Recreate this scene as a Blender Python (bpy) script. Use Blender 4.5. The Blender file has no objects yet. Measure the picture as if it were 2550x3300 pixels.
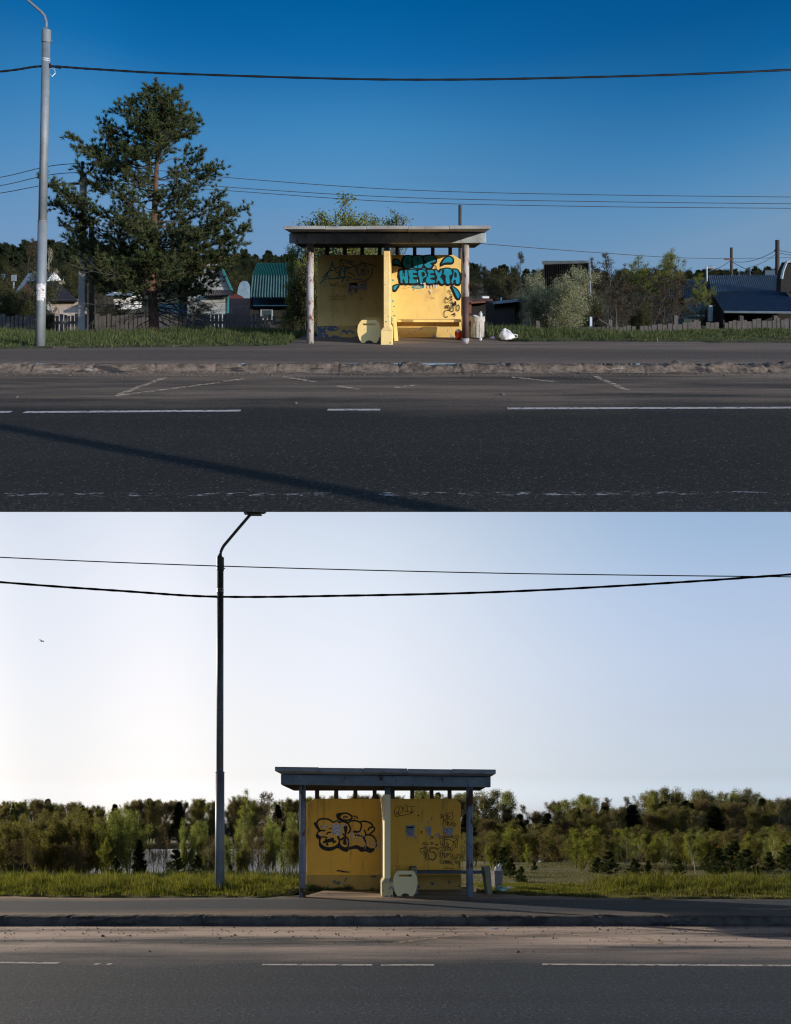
import bpy, math, random
import numpy as np
from mathutils import Vector

# ------------------------------------------------------------------ camera, sky, suns, exposure
# Two stops in two stacked views: a low road with a lake behind it, and above it a flat road sheared upward
# with depth, so that its view sits over the lower one.  Lengths in metres, eye at the origin, both look along +Y.
sc = bpy.context.scene
F = 2568.0          # focal length in photo pixels (photo is 2550 wide)
HL = 2640.0         # row of the level horizon (lower stop)
HU = 884.0          # row where the upper stop's own level horizon lies
DEPTH_SHEAR = (HL - HU) / F  # upward shear per metre of depth, lifting the upper stop over the lower
cam_data = bpy.data.cameras.new('camera')
cam = bpy.data.objects.new('camera', cam_data)
sc.collection.objects.link(cam)
cam.location = (0, 0, 0)
cam.rotation_euler = (math.radians(90), 0, 0)
cam_data.sensor_fit = 'HORIZONTAL'
cam_data.sensor_width = 36.0
cam_data.lens = 36.0 * F / 2550.0
cam_data.shift_y = (HL - 1650.0) / 2550.0
cam_data.clip_start = 0.1
cam_data.clip_end = 3000
sc.camera = cam

SUN_LOW = Vector((-0.85, 0.527, 0.28)).normalized()
w = bpy.data.worlds.new('World')
sc.world = w
w.use_nodes = True
nt = w.node_tree
for n in list(nt.nodes):
    nt.nodes.remove(n)
wo = nt.nodes.new('ShaderNodeOutputWorld')
bg = nt.nodes.new('ShaderNodeBackground')
sky = nt.nodes.new('ShaderNodeTexSky')
sky.sky_type = 'NISHITA'
sky.sun_disc = False
sky.sun_elevation = math.radians(15.6)
sky.sun_rotation = math.radians(-58)
sky.air_density = 1.0
sky.dust_density = 1.0
sky.ozone_density = 1.0
tc = nt.nodes.new('ShaderNodeTexCoord')
sp = nt.nodes.new('ShaderNodeSeparateXYZ')
nt.links.new(tc.outputs['Generated'], sp.inputs[0])
SKY_L = [(0.0000, (1.047, 1.327, 2.500)), (0.0151, (1.047, 1.327, 2.500)), (0.0528, (1.067, 1.086, 1.576)), (0.0829, (1.201, 1.113, 1.362)), (0.1275, (1.451, 1.228, 1.281)), (0.2000, (1.799, 1.451, 1.355)), (0.2694, (2.057, 1.650, 1.455)), (0.3285, (2.141, 1.741, 1.509)), (0.3659, (2.131, 1.741, 1.538)), (0.5269, (0.822, 1.044, 1.162)), (0.5539, (0.824, 1.052, 1.198)), (0.5813, (0.746, 1.075, 1.249)), (0.6107, (0.500, 1.021, 1.322)), (0.6428, (0.257, 0.907, 1.323)), (0.6780, (0.033, 0.598, 1.126)), (0.7037, (0.004, 0.473, 0.979)), (0.8600, (0.002, 0.237, 0.490)), (1.0000, (0.002, 0.213, 0.441))]
SKY_W = [(0.0000, (0.611, 0.844, 1.770)), (0.0140, (0.611, 0.844, 1.770)), (0.0489, (0.669, 0.756, 1.218)), (0.0767, (0.758, 0.788, 1.076)), (0.1181, (0.912, 0.871, 1.017)), (0.1856, (1.114, 1.019, 1.065)), (0.2506, (1.267, 1.155, 1.139)), (0.3064, (1.322, 1.221, 1.182)), (0.3419, (1.324, 1.227, 1.208)), (0.4977, (0.532, 0.746, 0.934)), (0.5243, (0.531, 0.771, 0.957)), (0.5516, (0.489, 0.785, 1.017)), (0.5809, (0.307, 0.731, 1.034)), (0.6134, (0.134, 0.623, 1.019)), (0.6493, (0.014, 0.407, 0.859)), (0.6757, (0.003, 0.312, 0.714)), (0.8600, (0.002, 0.156, 0.357)), (1.0000, (0.001, 0.140, 0.321))]
SKY_C = [(0.0000, (1.363, 1.684, 3.069)), (0.0156, (1.363, 1.684, 3.069)), (0.0544, (1.285, 1.287, 1.844)), (0.0854, (1.454, 1.314, 1.604)), (0.1313, (1.797, 1.468, 1.530)), (0.2058, (2.267, 1.764, 1.618)), (0.2769, (2.579, 1.998, 1.734)), (0.3373, (2.573, 2.053, 1.743)), (0.3754, (2.505, 1.974, 1.753)), (0.5382, (1.132, 1.361, 1.404)), (0.5653, (1.124, 1.345, 1.440)), (0.5927, (1.030, 1.364, 1.493)), (0.6220, (0.671, 1.305, 1.589)), (0.6540, (0.367, 1.170, 1.581)), (0.6888, (0.049, 0.740, 1.336)), (0.7142, (0.005, 0.595, 1.154)), (0.8600, (0.003, 0.297, 0.577)), (1.0000, (0.002, 0.268, 0.519))]
SKY_R = [(0.0000, (1.370, 1.778, 3.425)), (0.0143, (1.370, 1.778, 3.425)), (0.0500, (1.159, 1.264, 2.007)), (0.0785, (1.280, 1.250, 1.695)), (0.1207, (1.493, 1.330, 1.577)), (0.1897, (1.884, 1.598, 1.694)), (0.2559, (2.045, 1.783, 1.826)), (0.3126, (1.910, 1.794, 1.811)), (0.3487, (1.829, 1.756, 1.809)), (0.5060, (1.587, 1.745, 1.711)), (0.5328, (1.602, 1.770, 1.749)), (0.5601, (1.552, 1.788, 1.785)), (0.5895, (0.906, 1.605, 1.869)), (0.6219, (0.358, 1.249, 1.737)), (0.6576, (0.031, 0.775, 1.387)), (0.6838, (0.006, 0.595, 1.163)), (0.8600, (0.003, 0.298, 0.582)), (1.0000, (0.003, 0.268, 0.523))]
def sky_ramp(stops):          # how the evening air filters the clear-sky model, by height above the horizon
    r = nt.nodes.new('ShaderNodeValToRGB')
    el = r.color_ramp.elements
    el[0].position, el[0].color = stops[0][0], (*stops[0][1], 1)
    el[1].position, el[1].color = stops[-1][0], (*stops[-1][1], 1)
    for p, c in stops[1:-1]:
        el.new(p).color = (*c, 1)
    nt.links.new(sp.outputs['Z'], r.inputs[0])
    return r.outputs[0]
def span(a_, b_):             # 0 towards the west, 1 towards the east
    r = nt.nodes.new('ShaderNodeMapRange')
    r.interpolation_type = 'SMOOTHSTEP'
    r.inputs['From Min'].default_value = a_
    r.inputs['From Max'].default_value = b_
    nt.links.new(sp.outputs['X'], r.inputs['Value'])
    return r.outputs[0]
def mixc(f, a_, b_):
    x = nt.nodes.new('ShaderNodeMixRGB')
    nt.links.new(f, x.inputs[0]); nt.links.new(a_, x.inputs[1]); nt.links.new(b_, x.inputs[2])
    return x
west = mixc(span(-0.43, -0.24), sky_ramp(SKY_W), sky_ramp(SKY_L)).outputs[0]
blend = mixc(span(0.0, 0.38), mixc(span(-0.24, 0.0), west, sky_ramp(SKY_C)).outputs[0], sky_ramp(SKY_R))
mul = nt.nodes.new('ShaderNodeMixRGB')
mul.blend_type = 'MULTIPLY'
mul.inputs[0].default_value = 1
nt.links.new(sky.outputs[0], mul.inputs[1])
nt.links.new(blend.outputs[0], mul.inputs[2])
side = nt.nodes.new('ShaderNodeMapRange')    # unseen sky: dimmed at the sides, brightened behind the viewer as added fill light
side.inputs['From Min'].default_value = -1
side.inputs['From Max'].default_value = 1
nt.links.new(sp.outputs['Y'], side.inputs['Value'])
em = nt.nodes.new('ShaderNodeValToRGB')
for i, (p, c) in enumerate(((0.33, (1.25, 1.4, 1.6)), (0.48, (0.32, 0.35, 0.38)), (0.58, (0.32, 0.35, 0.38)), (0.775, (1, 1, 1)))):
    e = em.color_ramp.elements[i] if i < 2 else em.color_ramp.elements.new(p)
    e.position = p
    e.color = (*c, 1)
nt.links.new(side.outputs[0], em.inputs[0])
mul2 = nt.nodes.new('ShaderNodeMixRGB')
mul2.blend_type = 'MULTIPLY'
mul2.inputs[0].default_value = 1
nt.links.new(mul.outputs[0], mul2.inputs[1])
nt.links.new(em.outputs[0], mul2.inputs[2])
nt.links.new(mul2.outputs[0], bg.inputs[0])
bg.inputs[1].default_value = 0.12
nt.links.new(bg.outputs[0], wo.inputs[0])

COL = {}
for nm in ('upper_stop', 'lower_stop'):
    COL[nm] = bpy.data.collections.new(nm)
    sc.collection.children.link(COL[nm])

def sun(name, direction, strength, color, coll):
    d = bpy.data.lights.new(name, 'SUN')
    d.energy = strength
    d.angle = math.radians(0.5)
    d.color = color
    o = bpy.data.objects.new(name, d)
    sc.collection.objects.link(o)
    o.rotation_euler = Vector(direction).to_track_quat('Z', 'Y').to_euler()
    o.location = (0, 0, 60)
    o.light_linking.receiver_collection = coll      # the same evening sun as each road sees it: behind the
    o.light_linking.blocker_collection = coll       # viewer at the upper stop, ahead of him at the lower one
    return o
sun('sun_upper', (0.834, -0.551, 0.28 - DEPTH_SHEAR * 0.551), 5.0, (1.0, 0.91, 0.77), COL['upper_stop'])  # sun direction sheared along with the upper stop
sun('sun_lower', SUN_LOW, 5.0, (1.0, 0.84, 0.66), COL['lower_stop'])

sc.view_settings.view_transform = 'Standard'
sc.view_settings.look = 'None'
sc.view_settings.exposure = 0
sc.view_settings.gamma = 1
sc.cycles.max_bounces = 6
sc.cycles.use_denoising = True
sc.cycles.sample_clamp_indirect = 3.0
sc.cycles.pixel_filter_type = 'BLACKMAN_HARRIS'
sc.cycles.filter_width = 1.2

# ------------------------------------------------------------------ helpers
class Site:
    def __init__(s, depth_shear, horizon, coll):
        s.K, s.H, s.coll = depth_shear, horizon, coll
UP = Site(DEPTH_SHEAR, HU, COL['upper_stop'])  # flat ground and built things, all sheared upward with depth
LO = Site(0.0, HL, COL['lower_stop'])

def pt(site, px, py, D):
    return ((px - 1275) * D / F, D, (site.H - py) * D / F)

class M:
    def __init__(s):
        s.V, s.Fc, s.mi = [], [], []
    def add(s, vs, fs, mi=0):
        b = len(s.V)
        s.V += [tuple(v) for v in vs]
        s.Fc += [tuple(b + i for i in f) for f in fs]
        s.mi += [mi] * len(fs)
        return s
    def hexa(s, p, mi=0):   # p: bottom 4 (ccw), top 4
        return s.add(p, [(3, 2, 1, 0), (4, 5, 6, 7), (0, 1, 5, 4), (1, 2, 6, 5), (2, 3, 7, 6), (3, 0, 4, 7)], mi)
    def box(s, x0, x1, y0, y1, z0, z1, mi=0):
        return s.hexa([(x0, y0, z0), (x1, y0, z0), (x1, y1, z0), (x0, y1, z0), (x0, y0, z1), (x1, y0, z1), (x1, y1, z1), (x0, y1, z1)], mi)
    def prism(s, poly, y0, y1, mi=0, front_only=False):   # poly in (x, z), extruded along y
        n = len(poly)
        vs = [(x, y0, z) for x, z in poly] + [(x, y1, z) for x, z in poly]
        area = sum(poly[i][0] * poly[(i + 1) % n][1] - poly[(i + 1) % n][0] * poly[i][1] for i in range(n))
        if area < 0:
            vs = [(x, y0, z) for x, z in reversed(poly)] + [(x, y1, z) for x, z in reversed(poly)]
        fs = [tuple(range(n))]
        if not front_only:
            fs.append(tuple(reversed(range(n, 2 * n))))
        fs += [(i, n + i, n + (i + 1) % n, (i + 1) % n) for i in range(n)]
        return s.add(vs, fs, mi)
    def prismz(s, poly, z0, z1, mi=0):   # poly in (x, y) ccw
        n = len(poly)
        return s.add([(x, y, z0) for x, y in poly] + [(x, y, z1) for x, y in poly],
                     [tuple(reversed(range(n))), tuple(range(n, 2 * n))] + [(i, (i + 1) % n, n + (i + 1) % n, n + i) for i in range(n)], mi)
    def tube(s, path, rad, n=8, cap=True, mi=0):
        path = [Vector(p) for p in path]
        if not hasattr(rad, '__len__'):
            rad = [rad] * len(path)
        rings = []
        up = None
        for i, p in enumerate(path):
            d = (path[min(i + 1, len(path) - 1)] - path[max(i - 1, 0)]).normalized()
            if up is None:
                up = Vector((0, 0, 1)) if abs(d.z) < 0.9 else Vector((1, 0, 0))
            u = d.cross(up).normalized()
            v = u.cross(d).normalized()
            up = v
            rings.append([p + (u * math.cos(a) + v * math.sin(a)) * rad[i] for a in (2 * math.pi * k / n for k in range(n))])
        vs = [q for r in rings for q in r]
        fs = []
        for i in range(len(path) - 1):
            for k in range(n):
                a, b = i * n + k, i * n + (k + 1) % n
                fs.append((a, b, b + n, a + n))
        if cap:
            fs.append(tuple(reversed(range(n))))
            fs.append(tuple(range((len(path) - 1) * n, len(path) * n)))
        return s.add(vs, fs, mi)
    def lathe(s, cx, cy, prof, n=24, mi=0):
        return s.tube2(cx, cy, prof, n, mi)
    def tube2(s, cx, cy, prof, n, mi):
        vs, fs = [], []
        for r, z in prof:
            vs += [(cx + r * math.cos(2 * math.pi * k / n), cy + r * math.sin(2 * math.pi * k / n), z) for k in range(n)]
        for i in range(len(prof) - 1):
            for k in range(n):
                a, b = i * n + k, i * n + (k + 1) % n
                fs.append((a, b, b + n, a + n))
        return s.add(vs, fs, mi)
    def quad(s, a, b, c, d, mi=0):
        return s.add([a, b, c, d], [(0, 1, 2, 3)], mi)
    def corr(s, p00, p10, p11, p01, n, amp, mi=0, thick=0.02):   # corrugated sheet, ribs run from bottom edge to top edge
        p00, p10, p11, p01 = map(Vector, (p00, p10, p11, p01))
        nrm = (p10 - p00).cross(p01 - p00).normalized()
        k = n * 4
        vs, fs = [], []
        for i in range(k + 1):
            t = i / k
            off = nrm * amp * math.sin(2 * math.pi * t * n)
            vs += [p00.lerp(p10, t) + off, p01.lerp(p11, t) + off]
        for i in range(k):
            fs.append((2 * i, 2 * i + 2, 2 * i + 3, 2 * i + 1))
        m = len(vs)
        vs += [v - nrm * thick for v in vs]
        fs += [tuple(m + q for q in reversed(f)) for f in fs]
        return s.add(vs, fs, mi)

def mesh_np(name, V, Q=None, T=None, mats=(), mi=None, smooth=False):
    me = bpy.data.meshes.new(name)
    V = np.asarray(V, np.float32)
    Q = np.zeros((0, 4), np.int32) if Q is None else np.asarray(Q, np.int32)
    T = np.zeros((0, 3), np.int32) if T is None else np.asarray(T, np.int32)
    nl = Q.size + T.size
    me.vertices.add(len(V))
    me.vertices.foreach_set('co', V.ravel())
    me.loops.add(nl)
    me.loops.foreach_set('vertex_index', np.concatenate([Q.ravel(), T.ravel()]).astype(np.int32))
    me.polygons.add(len(Q) + len(T))
    me.polygons.foreach_set('loop_start', np.concatenate([np.arange(len(Q)) * 4, Q.size + np.arange(len(T)) * 3]).astype(np.int32))
    if mi is not None:
        me.polygons.foreach_set('material_index', np.asarray(mi, np.int32))
    if smooth:
        me.polygons.foreach_set('use_smooth', np.ones(len(Q) + len(T), bool))
    me.update(calc_edges=True)
    for m in mats:
        me.materials.append(m)
    return me

ORG = {}
def tag(o, label=None, cat=None, group=None, kind=None):
    if label: o['label'] = label
    if cat: o['category'] = cat
    if group: o['group'] = group
    if kind: o['kind'] = kind
    return o
def wpos(site, p):
    return (p[0], p[1], p[2] + site.K * p[1])
def thing(name, label, cat, org, site, group=None):
    o = bpy.data.objects.new(name, None)
    o.empty_display_size = 0.1
    site.coll.objects.link(o)
    o.location = wpos(site, org)
    ORG[o.name] = (org, site)
    return tag(o, label, cat, group)
def mk(name, m, mats, org, site, smooth=False, bevel=0):
    K = site.K
    vs = [(x - org[0], y - org[1], z - org[2] + K * (y - org[1])) for x, y, z in m.V]  # upper stop: vertices raised in proportion to their depth
    me = bpy.data.meshes.new(name)
    me.from_pydata(vs, [], m.Fc)
    if not isinstance(mats, (list, tuple)): mats = [mats]
    for q in mats: me.materials.append(q)
    if len(mats) > 1: me.polygons.foreach_set('material_index', m.mi)
    if smooth: me.polygons.foreach_set('use_smooth', [True] * len(me.polygons))
    me.update()
    o = bpy.data.objects.new(name, me)
    site.coll.objects.link(o)
    if bevel:
        b = o.modifiers.new('bevel', 'BEVEL')
        b.width = bevel; b.segments = 2; b.limit_method = 'ANGLE'
    return o
def part(name, m, mats, parent, smooth=False, bevel=0, label=None):
    org, site = ORG[parent.name]
    o = mk(name, m, mats, org, site, smooth, bevel)
    o.parent = parent
    ORG[o.name] = (org, site)
    if label: o['label'] = label
    return o
def solo(name, label, cat, m, mats, org, site, group=None, smooth=False, bevel=0, kind=None):
    o = mk(name, m, mats, org, site, smooth, bevel)
    o.location = wpos(site, org)
    ORG[o.name] = (org, site)
    return tag(o, label, cat, group, kind)

# ------------------------------------------------------------------ materials
def pm(name, c1, c2=None, scale=6, rough=0.85, bump=0.0, bscale=40, spec=0.3, metal=0.0, stretch=(1, 1, 1), blot=None, detail=6, contrast=(0.35, 0.65), coords='Object', speck=None, speck2=None):
    """two-tone noise colour; blot = list of (colour, scale, threshold, softness, stretch) of chips, rust or dirt"""
    m = bpy.data.materials.new(name)
    m.use_nodes = True
    t = m.node_tree; N = t.nodes; L = t.links
    b = N['Principled BSDF']
    b.inputs['Roughness'].default_value = rough
    b.inputs['Metallic'].default_value = metal
    b.inputs['Specular IOR Level'].default_value = spec
    if coords == 'World':
        co = N.new('ShaderNodeNewGeometry').outputs['Position']
    else:
        co = N.new('ShaderNodeTexCoord').outputs['Object']
    def mapped(st):
        mp = N.new('ShaderNodeMapping'); mp.inputs['Scale'].default_value = st
        L.new(co, mp.inputs['Vector']); return mp.outputs[0]
    def noise(sc_, st, det=detail):
        n = N.new('ShaderNodeTexNoise'); n.inputs['Scale'].default_value = sc_; n.inputs['Detail'].default_value = det
        n.inputs['Roughness'].default_value = 0.6
        L.new(mapped(st), n.inputs['Vector']); return n.outputs[0]
    def rng(v, a, b_):
        r = N.new('ShaderNodeMapRange'); r.inputs['From Min'].default_value = a; r.inputs['From Max'].default_value = b_
        L.new(v, r.inputs['Value']); return r.outputs[0]
    def mix(f, a, bb):
        x = N.new('ShaderNodeMixRGB'); L.new(f, x.inputs[0])
        if isinstance(a, tuple): x.inputs[1].default_value = (*a, 1)
        else: L.new(a, x.inputs[1])
        if isinstance(bb, tuple): x.inputs[2].default_value = (*bb, 1)
        else: L.new(bb, x.inputs[2])
        return x.outputs[0]
    c2 = c2 or tuple(v * 0.8 for v in c1)
    col = mix(rng(noise(scale, stretch), *contrast), c1, c2)
    m['dummy'] = 0
    del m['dummy']
    for bl in (blot or []):
        bc, bs, th, sf = bl[:4]
        st = bl[4] if len(bl) > 4 else (1, 1, 1)
        col = mix(rng(noise(bs, st, 8), th, th + sf), col, bc)
    if speck:
        for (cc, ss, th) in speck:
            v = N.new('ShaderNodeTexVoronoi'); v.inputs['Scale'].default_value = ss
            L.new(co, v.inputs['Vector'])
            sx = N.new('ShaderNodeSeparateColor'); L.new(v.outputs['Color'], sx.inputs[0])
            col = mix(rng(sx.outputs[0], th, th + 0.02), col, cc)
    if isinstance(col, tuple): b.inputs['Base Color'].default_value = (*col, 1)
    else: L.new(col, b.inputs['Base Color'])
    if bump:
        bn = N.new('ShaderNodeBump'); bn.inputs['Strength'].default_value = bump; bn.inputs['Distance'].default_value = 0.02
        L.new(noise(bscale, stretch, 4), bn.inputs['Height'])
        L.new(bn.outputs[0], b.inputs['Normal'])
    m['tmp'] = 1; del m['tmp']
    return m

def leafmat(name, c1, c2, trans=0.35, tcol=None, rough=0.7):
    m = bpy.data.materials.new(name)
    m.use_nodes = True
    t = m.node_tree; N = t.nodes; L = t.links
    N.remove(N['Principled BSDF'])
    out = N['Material Output']
    g = N.new('ShaderNodeNewGeometry')
    mx = N.new('ShaderNodeMixRGB'); mx.inputs[1].default_value = (*c1, 1); mx.inputs[2].default_value = (*c2, 1)
    L.new(g.outputs['Random Per Island'], mx.inputs[0])
    d = N.new('ShaderNodeBsdfPrincipled'); d.inputs['Roughness'].default_value = rough; d.inputs['Specular IOR Level'].default_value = 0.2
    L.new(mx.outputs[0], d.inputs['Base Color'])
    tr = N.new('ShaderNodeBsdfTranslucent')
    tm = N.new('ShaderNodeMixRGB'); tm.blend_type = 'MULTIPLY'; tm.inputs[0].default_value = 1
    L.new(mx.outputs[0], tm.inputs[1]); tm.inputs[2].default_value = (*(tcol or (1.3, 1.3, 0.7)), 1)
    L.new(tm.outputs[0], tr.inputs[0])
    ms = N.new('ShaderNodeMixShader'); ms.inputs[0].default_value = trans
    L.new(d.outputs[0], ms.inputs[1]); L.new(tr.outputs[0], ms.inputs[2])
    L.new(ms.outputs[0], out.inputs[0])
    return m

def roadmat(name, base, dust, bands, big=0.5, speckle=0.5, tracks=True):
    """asphalt with stones; bands = [(y0, y1, fade, amount)] where wind and tyres leave sand"""
    m = bpy.data.materials.new(name)
    m.use_nodes = True
    t = m.node_tree; N = t.nodes; L = t.links
    b = N['Principled BSDF']; b.inputs['Roughness'].default_value = 0.9; b.inputs['Specular IOR Level'].default_value = 0.25
    pos = N.new('ShaderNodeNewGeometry').outputs['Position']
    def mapping(s):
        mp = N.new('ShaderNodeMapping'); mp.inputs['Scale'].default_value = s; L.new(pos, mp.inputs[0]); return mp.outputs[0]
    def noise(s, st=(1, 1, 1), det=6, ro=0.6):
        n = N.new('ShaderNodeTexNoise'); n.inputs['Scale'].default_value = s; n.inputs['Detail'].default_value = det; n.inputs['Roughness'].default_value = ro
        L.new(mapping(st), n.inputs['Vector']); return n.outputs[0]
    def mr(v, a, c, lo=0.0, hi=1.0):
        r = N.new('ShaderNodeMapRange'); r.inputs['From Min'].default_value = a; r.inputs['From Max'].default_value = c
        r.inputs['To Min'].default_value = lo; r.inputs['To Max'].default_value = hi
        L.new(v, r.inputs['Value']); return r.outputs[0]
    def math_(op, a, c):
        x = N.new('ShaderNodeMath'); x.operation = op
        for i, q in enumerate((a, c)):
            if isinstance(q, (int, float)): x.inputs[i].default_value = q
            else: L.new(q, x.inputs[i])
        return x.outputs[0]
    def mix(f, a, c):
        x = N.new('ShaderNodeMixRGB'); L.new(f, x.inputs[0])
        for i, q in ((1, a), (2, c)):
            if isinstance(q, tuple): x.inputs[i].default_value = (*q, 1)
            else: L.new(q, x.inputs[i])
        return x.outputs[0]
    fine = noise(30, det=5, ro=0.8)
    col = mix(mr(fine, 0.36, 0.66), tuple(v * (1 - speckle) for v in base), tuple(v * (1 + speckle) for v in base))
    wear = mr(noise(0.9, (0.10, 1.3, 1)), 0.38, 0.62)
    col = mix(math_('MULTIPLY', wear, big), col, tuple(v * 0.62 for v in base))
    v = N.new('ShaderNodeTexVoronoi'); v.inputs['Scale'].default_value = 75; L.new(pos, v.inputs['Vector'])
    sx = N.new('ShaderNodeSeparateColor'); L.new(v.outputs['Color'], sx.inputs[0])
    col = mix(mr(sx.outputs[0], 0.955, 0.985, 0, 0.35), col, (0.26, 0.26, 0.26))
    sxyz = N.new('ShaderNodeSeparateXYZ'); L.new(pos, sxyz.inputs[0])
    wob = mr(noise(0.5, (0.5, 1, 1)), 0, 1, -1.0, 1.0)
    yy = math_('ADD', sxyz.outputs['Y'], wob)
    patch = noise(1.1, (0.22, 1.5, 1), 8, 0.65)
    for (y0, y1, fd, amt) in bands:
        f = math_('MULTIPLY', mr(yy, y0 - fd, y0 + fd), mr(yy, y1 - fd, y1 + fd, 1, 0))
        f = math_('MULTIPLY', f, mr(patch, 0.36, 0.62, 0.04, amt))
        f = math_('MULTIPLY', f, mr(fine, 0.25, 0.6, 0.5, 1.0))
        col = mix(f, col, dust)
    L.new(col, b.inputs['Base Color'])
    bn = N.new('ShaderNodeBump'); bn.inputs['Strength'].default_value = 0.8; bn.inputs['Distance'].default_value = 0.02
    L.new(noise(26, det=6, ro=0.8), bn.inputs['Height']); L.new(bn.outputs[0], b.inputs['Normal'])
    return m

def faded(name, col, under, scale, th, soft=0.1, stretch=(1, 1, 1)):
    """worn paint: bare patches are see-through to the asphalt beneath"""
    m = pm(name, col, tuple(v * 0.85 for v in col), 8, 0.8)
    t = m.node_tree; N = t.nodes; L = t.links
    out = N['Material Output']; b = N['Principled BSDF']
    pos = N.new('ShaderNodeNewGeometry').outputs['Position']
    mp = N.new('ShaderNodeMapping'); mp.inputs['Scale'].default_value = stretch; L.new(pos, mp.inputs[0])
    n = N.new('ShaderNodeTexNoise'); n.inputs['Scale'].default_value = scale; n.inputs['Detail'].default_value = 8; n.inputs['Roughness'].default_value = 0.75
    L.new(mp.outputs[0], n.inputs['Vector'])
    r = N.new('ShaderNodeMapRange'); r.inputs['From Min'].default_value = th; r.inputs['From Max'].default_value = th + soft
    L.new(n.outputs[0], r.inputs['Value'])
    tr = N.new('ShaderNodeBsdfTransparent')
    ms = N.new('ShaderNodeMixShader'); L.new(r.outputs[0], ms.inputs[0]); L.new(tr.outputs[0], ms.inputs[1]); L.new(b.outputs[0], ms.inputs[2])
    L.new(ms.outputs[0], out.inputs[0])
    return m
# ------------------------------------------------------------------ palette
Y1, Y2 = (0.84, 0.62, 0.25), (0.78, 0.56, 0.21)
M_yel = pm('yellow_paint', (0.88, 0.62, 0.23), (0.82, 0.56, 0.19), 3, 0.8, 0.25, 60, 0.25, blot=[((0.72, 0.49, 0.17), 7, 0.57, 0.12, (1, 1, 0.12)), ((0.35, 0.33, 0.32), 9, 0.735, 0.01), ((0.55, 0.38, 0.14), 2.5, 0.56, 0.25)])
M_yel2 = pm('yellow_paint_chipped', (0.84, 0.62, 0.27), (0.76, 0.54, 0.22), 4, 0.85, 0.35, 45, 0.2, blot=[((0.20, 0.17, 0.15), 14, 0.63, 0.02), ((0.40, 0.42, 0.46), 6, 0.65, 0.02)])
M_plinth = pm('yellow_plinth_peeling', (0.58, 0.40, 0.13), (0.50, 0.34, 0.12), 3, 0.85, 0.4, 30, 0.2, blot=[((0.10, 0.14, 0.20), 3.2, 0.50, 0.03, (1, 1, 1.6)), ((0.30, 0.30, 0.30), 8, 0.66, 0.02)])
M_plinth_r = pm('yellow_plinth_worn', (0.72, 0.50, 0.16), (0.60, 0.42, 0.16), 3, 0.85, 0.4, 30, 0.2, blot=[((0.28, 0.29, 0.31), 6, 0.62, 0.02)])
M_yel_lo = pm('ochre_paint', (0.93, 0.53, 0.085), (0.88, 0.48, 0.07), 3, 0.8, 0.25, 60, 0.25, blot=[((0.60, 0.35, 0.08), 7, 0.55, 0.10, (1, 1, 0.12)), ((0.66, 0.42, 0.13), 2.5, 0.55, 0.25), ((0.2, 0.18, 0.16), 30, 0.76, 0.01)])
M_fin_lo = pm('cream_yellow_paint', (0.84, 0.76, 0.48), (0.78, 0.70, 0.43), 4, 0.85, 0.3, 45, 0.2, blot=[((0.22, 0.26, 0.30), 9, 0.70, 0.01)])
M_finbase_lo = pm('cream_paint_flaking', (0.58, 0.48, 0.25), (0.50, 0.41, 0.22), 4, 0.85, 0.4, 30, 0.2, blot=[((0.13, 0.19, 0.26), 7, 0.54, 0.02)])
M_plinth_lo = pm('ochre_plinth', (0.55, 0.36, 0.10), (0.46, 0.30, 0.09), 3, 0.85, 0.4, 30, 0.2, blot=[((0.10, 0.14, 0.17), 5, 0.60, 0.03)])
M_conc = pm('roof_concrete', (0.34, 0.33, 0.31), (0.24, 0.235, 0.23), 2.5, 0.9, 0.4, 35, 0.2, blot=[((0.10, 0.095, 0.09), 6, 0.56, 0.2, (0.6, 1, 2.2)), ((0.22, 0.12, 0.07), 9, 0.70, 0.05)])
M_beam = pm('beam_concrete', (0.40, 0.45, 0.48), (0.27, 0.31, 0.34), 3, 0.9, 0.3, 35, 0.2, blot=[((0.05, 0.045, 0.045), 7, 0.58, 0.12, (1.5, 1, .6)), ((0.28, 0.27, 0.26), 11, 0.66, 0.04)])
M_conc_lo = pm('roof_concrete_blue', (0.36, 0.42, 0.50), (0.27, 0.32, 0.39), 2.5, 0.9, 0.4, 35, 0.2, blot=[((0.10, 0.10, 0.11), 6, 0.56, 0.2, (0.6, 1, 2.2))])
M_bench_lo = pm('bench_cream_paint', (0.78, 0.68, 0.40), (0.72, 0.62, 0.36), 3, 0.85, 0.3, 40, 0.2, blot=[((0.16, 0.20, 0.24), 9, 0.735, 0.02)])
M_branch = pm('pine_branch_bark', (0.10, 0.065, 0.045), (0.055, 0.04, 0.032), 14, 0.9)
M_beam_lo = pm('beam_concrete_blue', (0.22, 0.30, 0.37), (0.15, 0.20, 0.25), 3, 0.9, 0.3, 35, 0.2, blot=[((0.05, 0.045, 0.045), 7, 0.60, 0.1, (1.5, 1, .6)), ((0.16, 0.09, 0.06), 9, 0.66, 0.05)])
M_dark = pm('dark_soffit', (0.035, 0.030, 0.028), (0.02, 0.018, 0.018), 6, 0.9)  # near-black base colour over the whole ceiling
M_slabjoint = pm('slab_joint', (0.08, 0.075, 0.07))
M_col_l = pm('post_paint_rusting', (0.42, 0.40, 0.41), (0.34, 0.32, 0.33), 4, 0.7, 0.4, 60, 0.3, blot=[((0.16, 0.075, 0.045), 9, 0.55, 0.05, (1, 1, .5)), ((0.09, 0.05, 0.035), 15, 0.62, 0.03)])
M_col_r = pm('post_paint_brown', (0.10, 0.055, 0.045), (0.075, 0.04, 0.035), 5, 0.6, 0.3, 60, 0.3, blot=[((0.38, 0.34, 0.33), 10, 0.68, 0.02, (1, 1, .5))])
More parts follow.
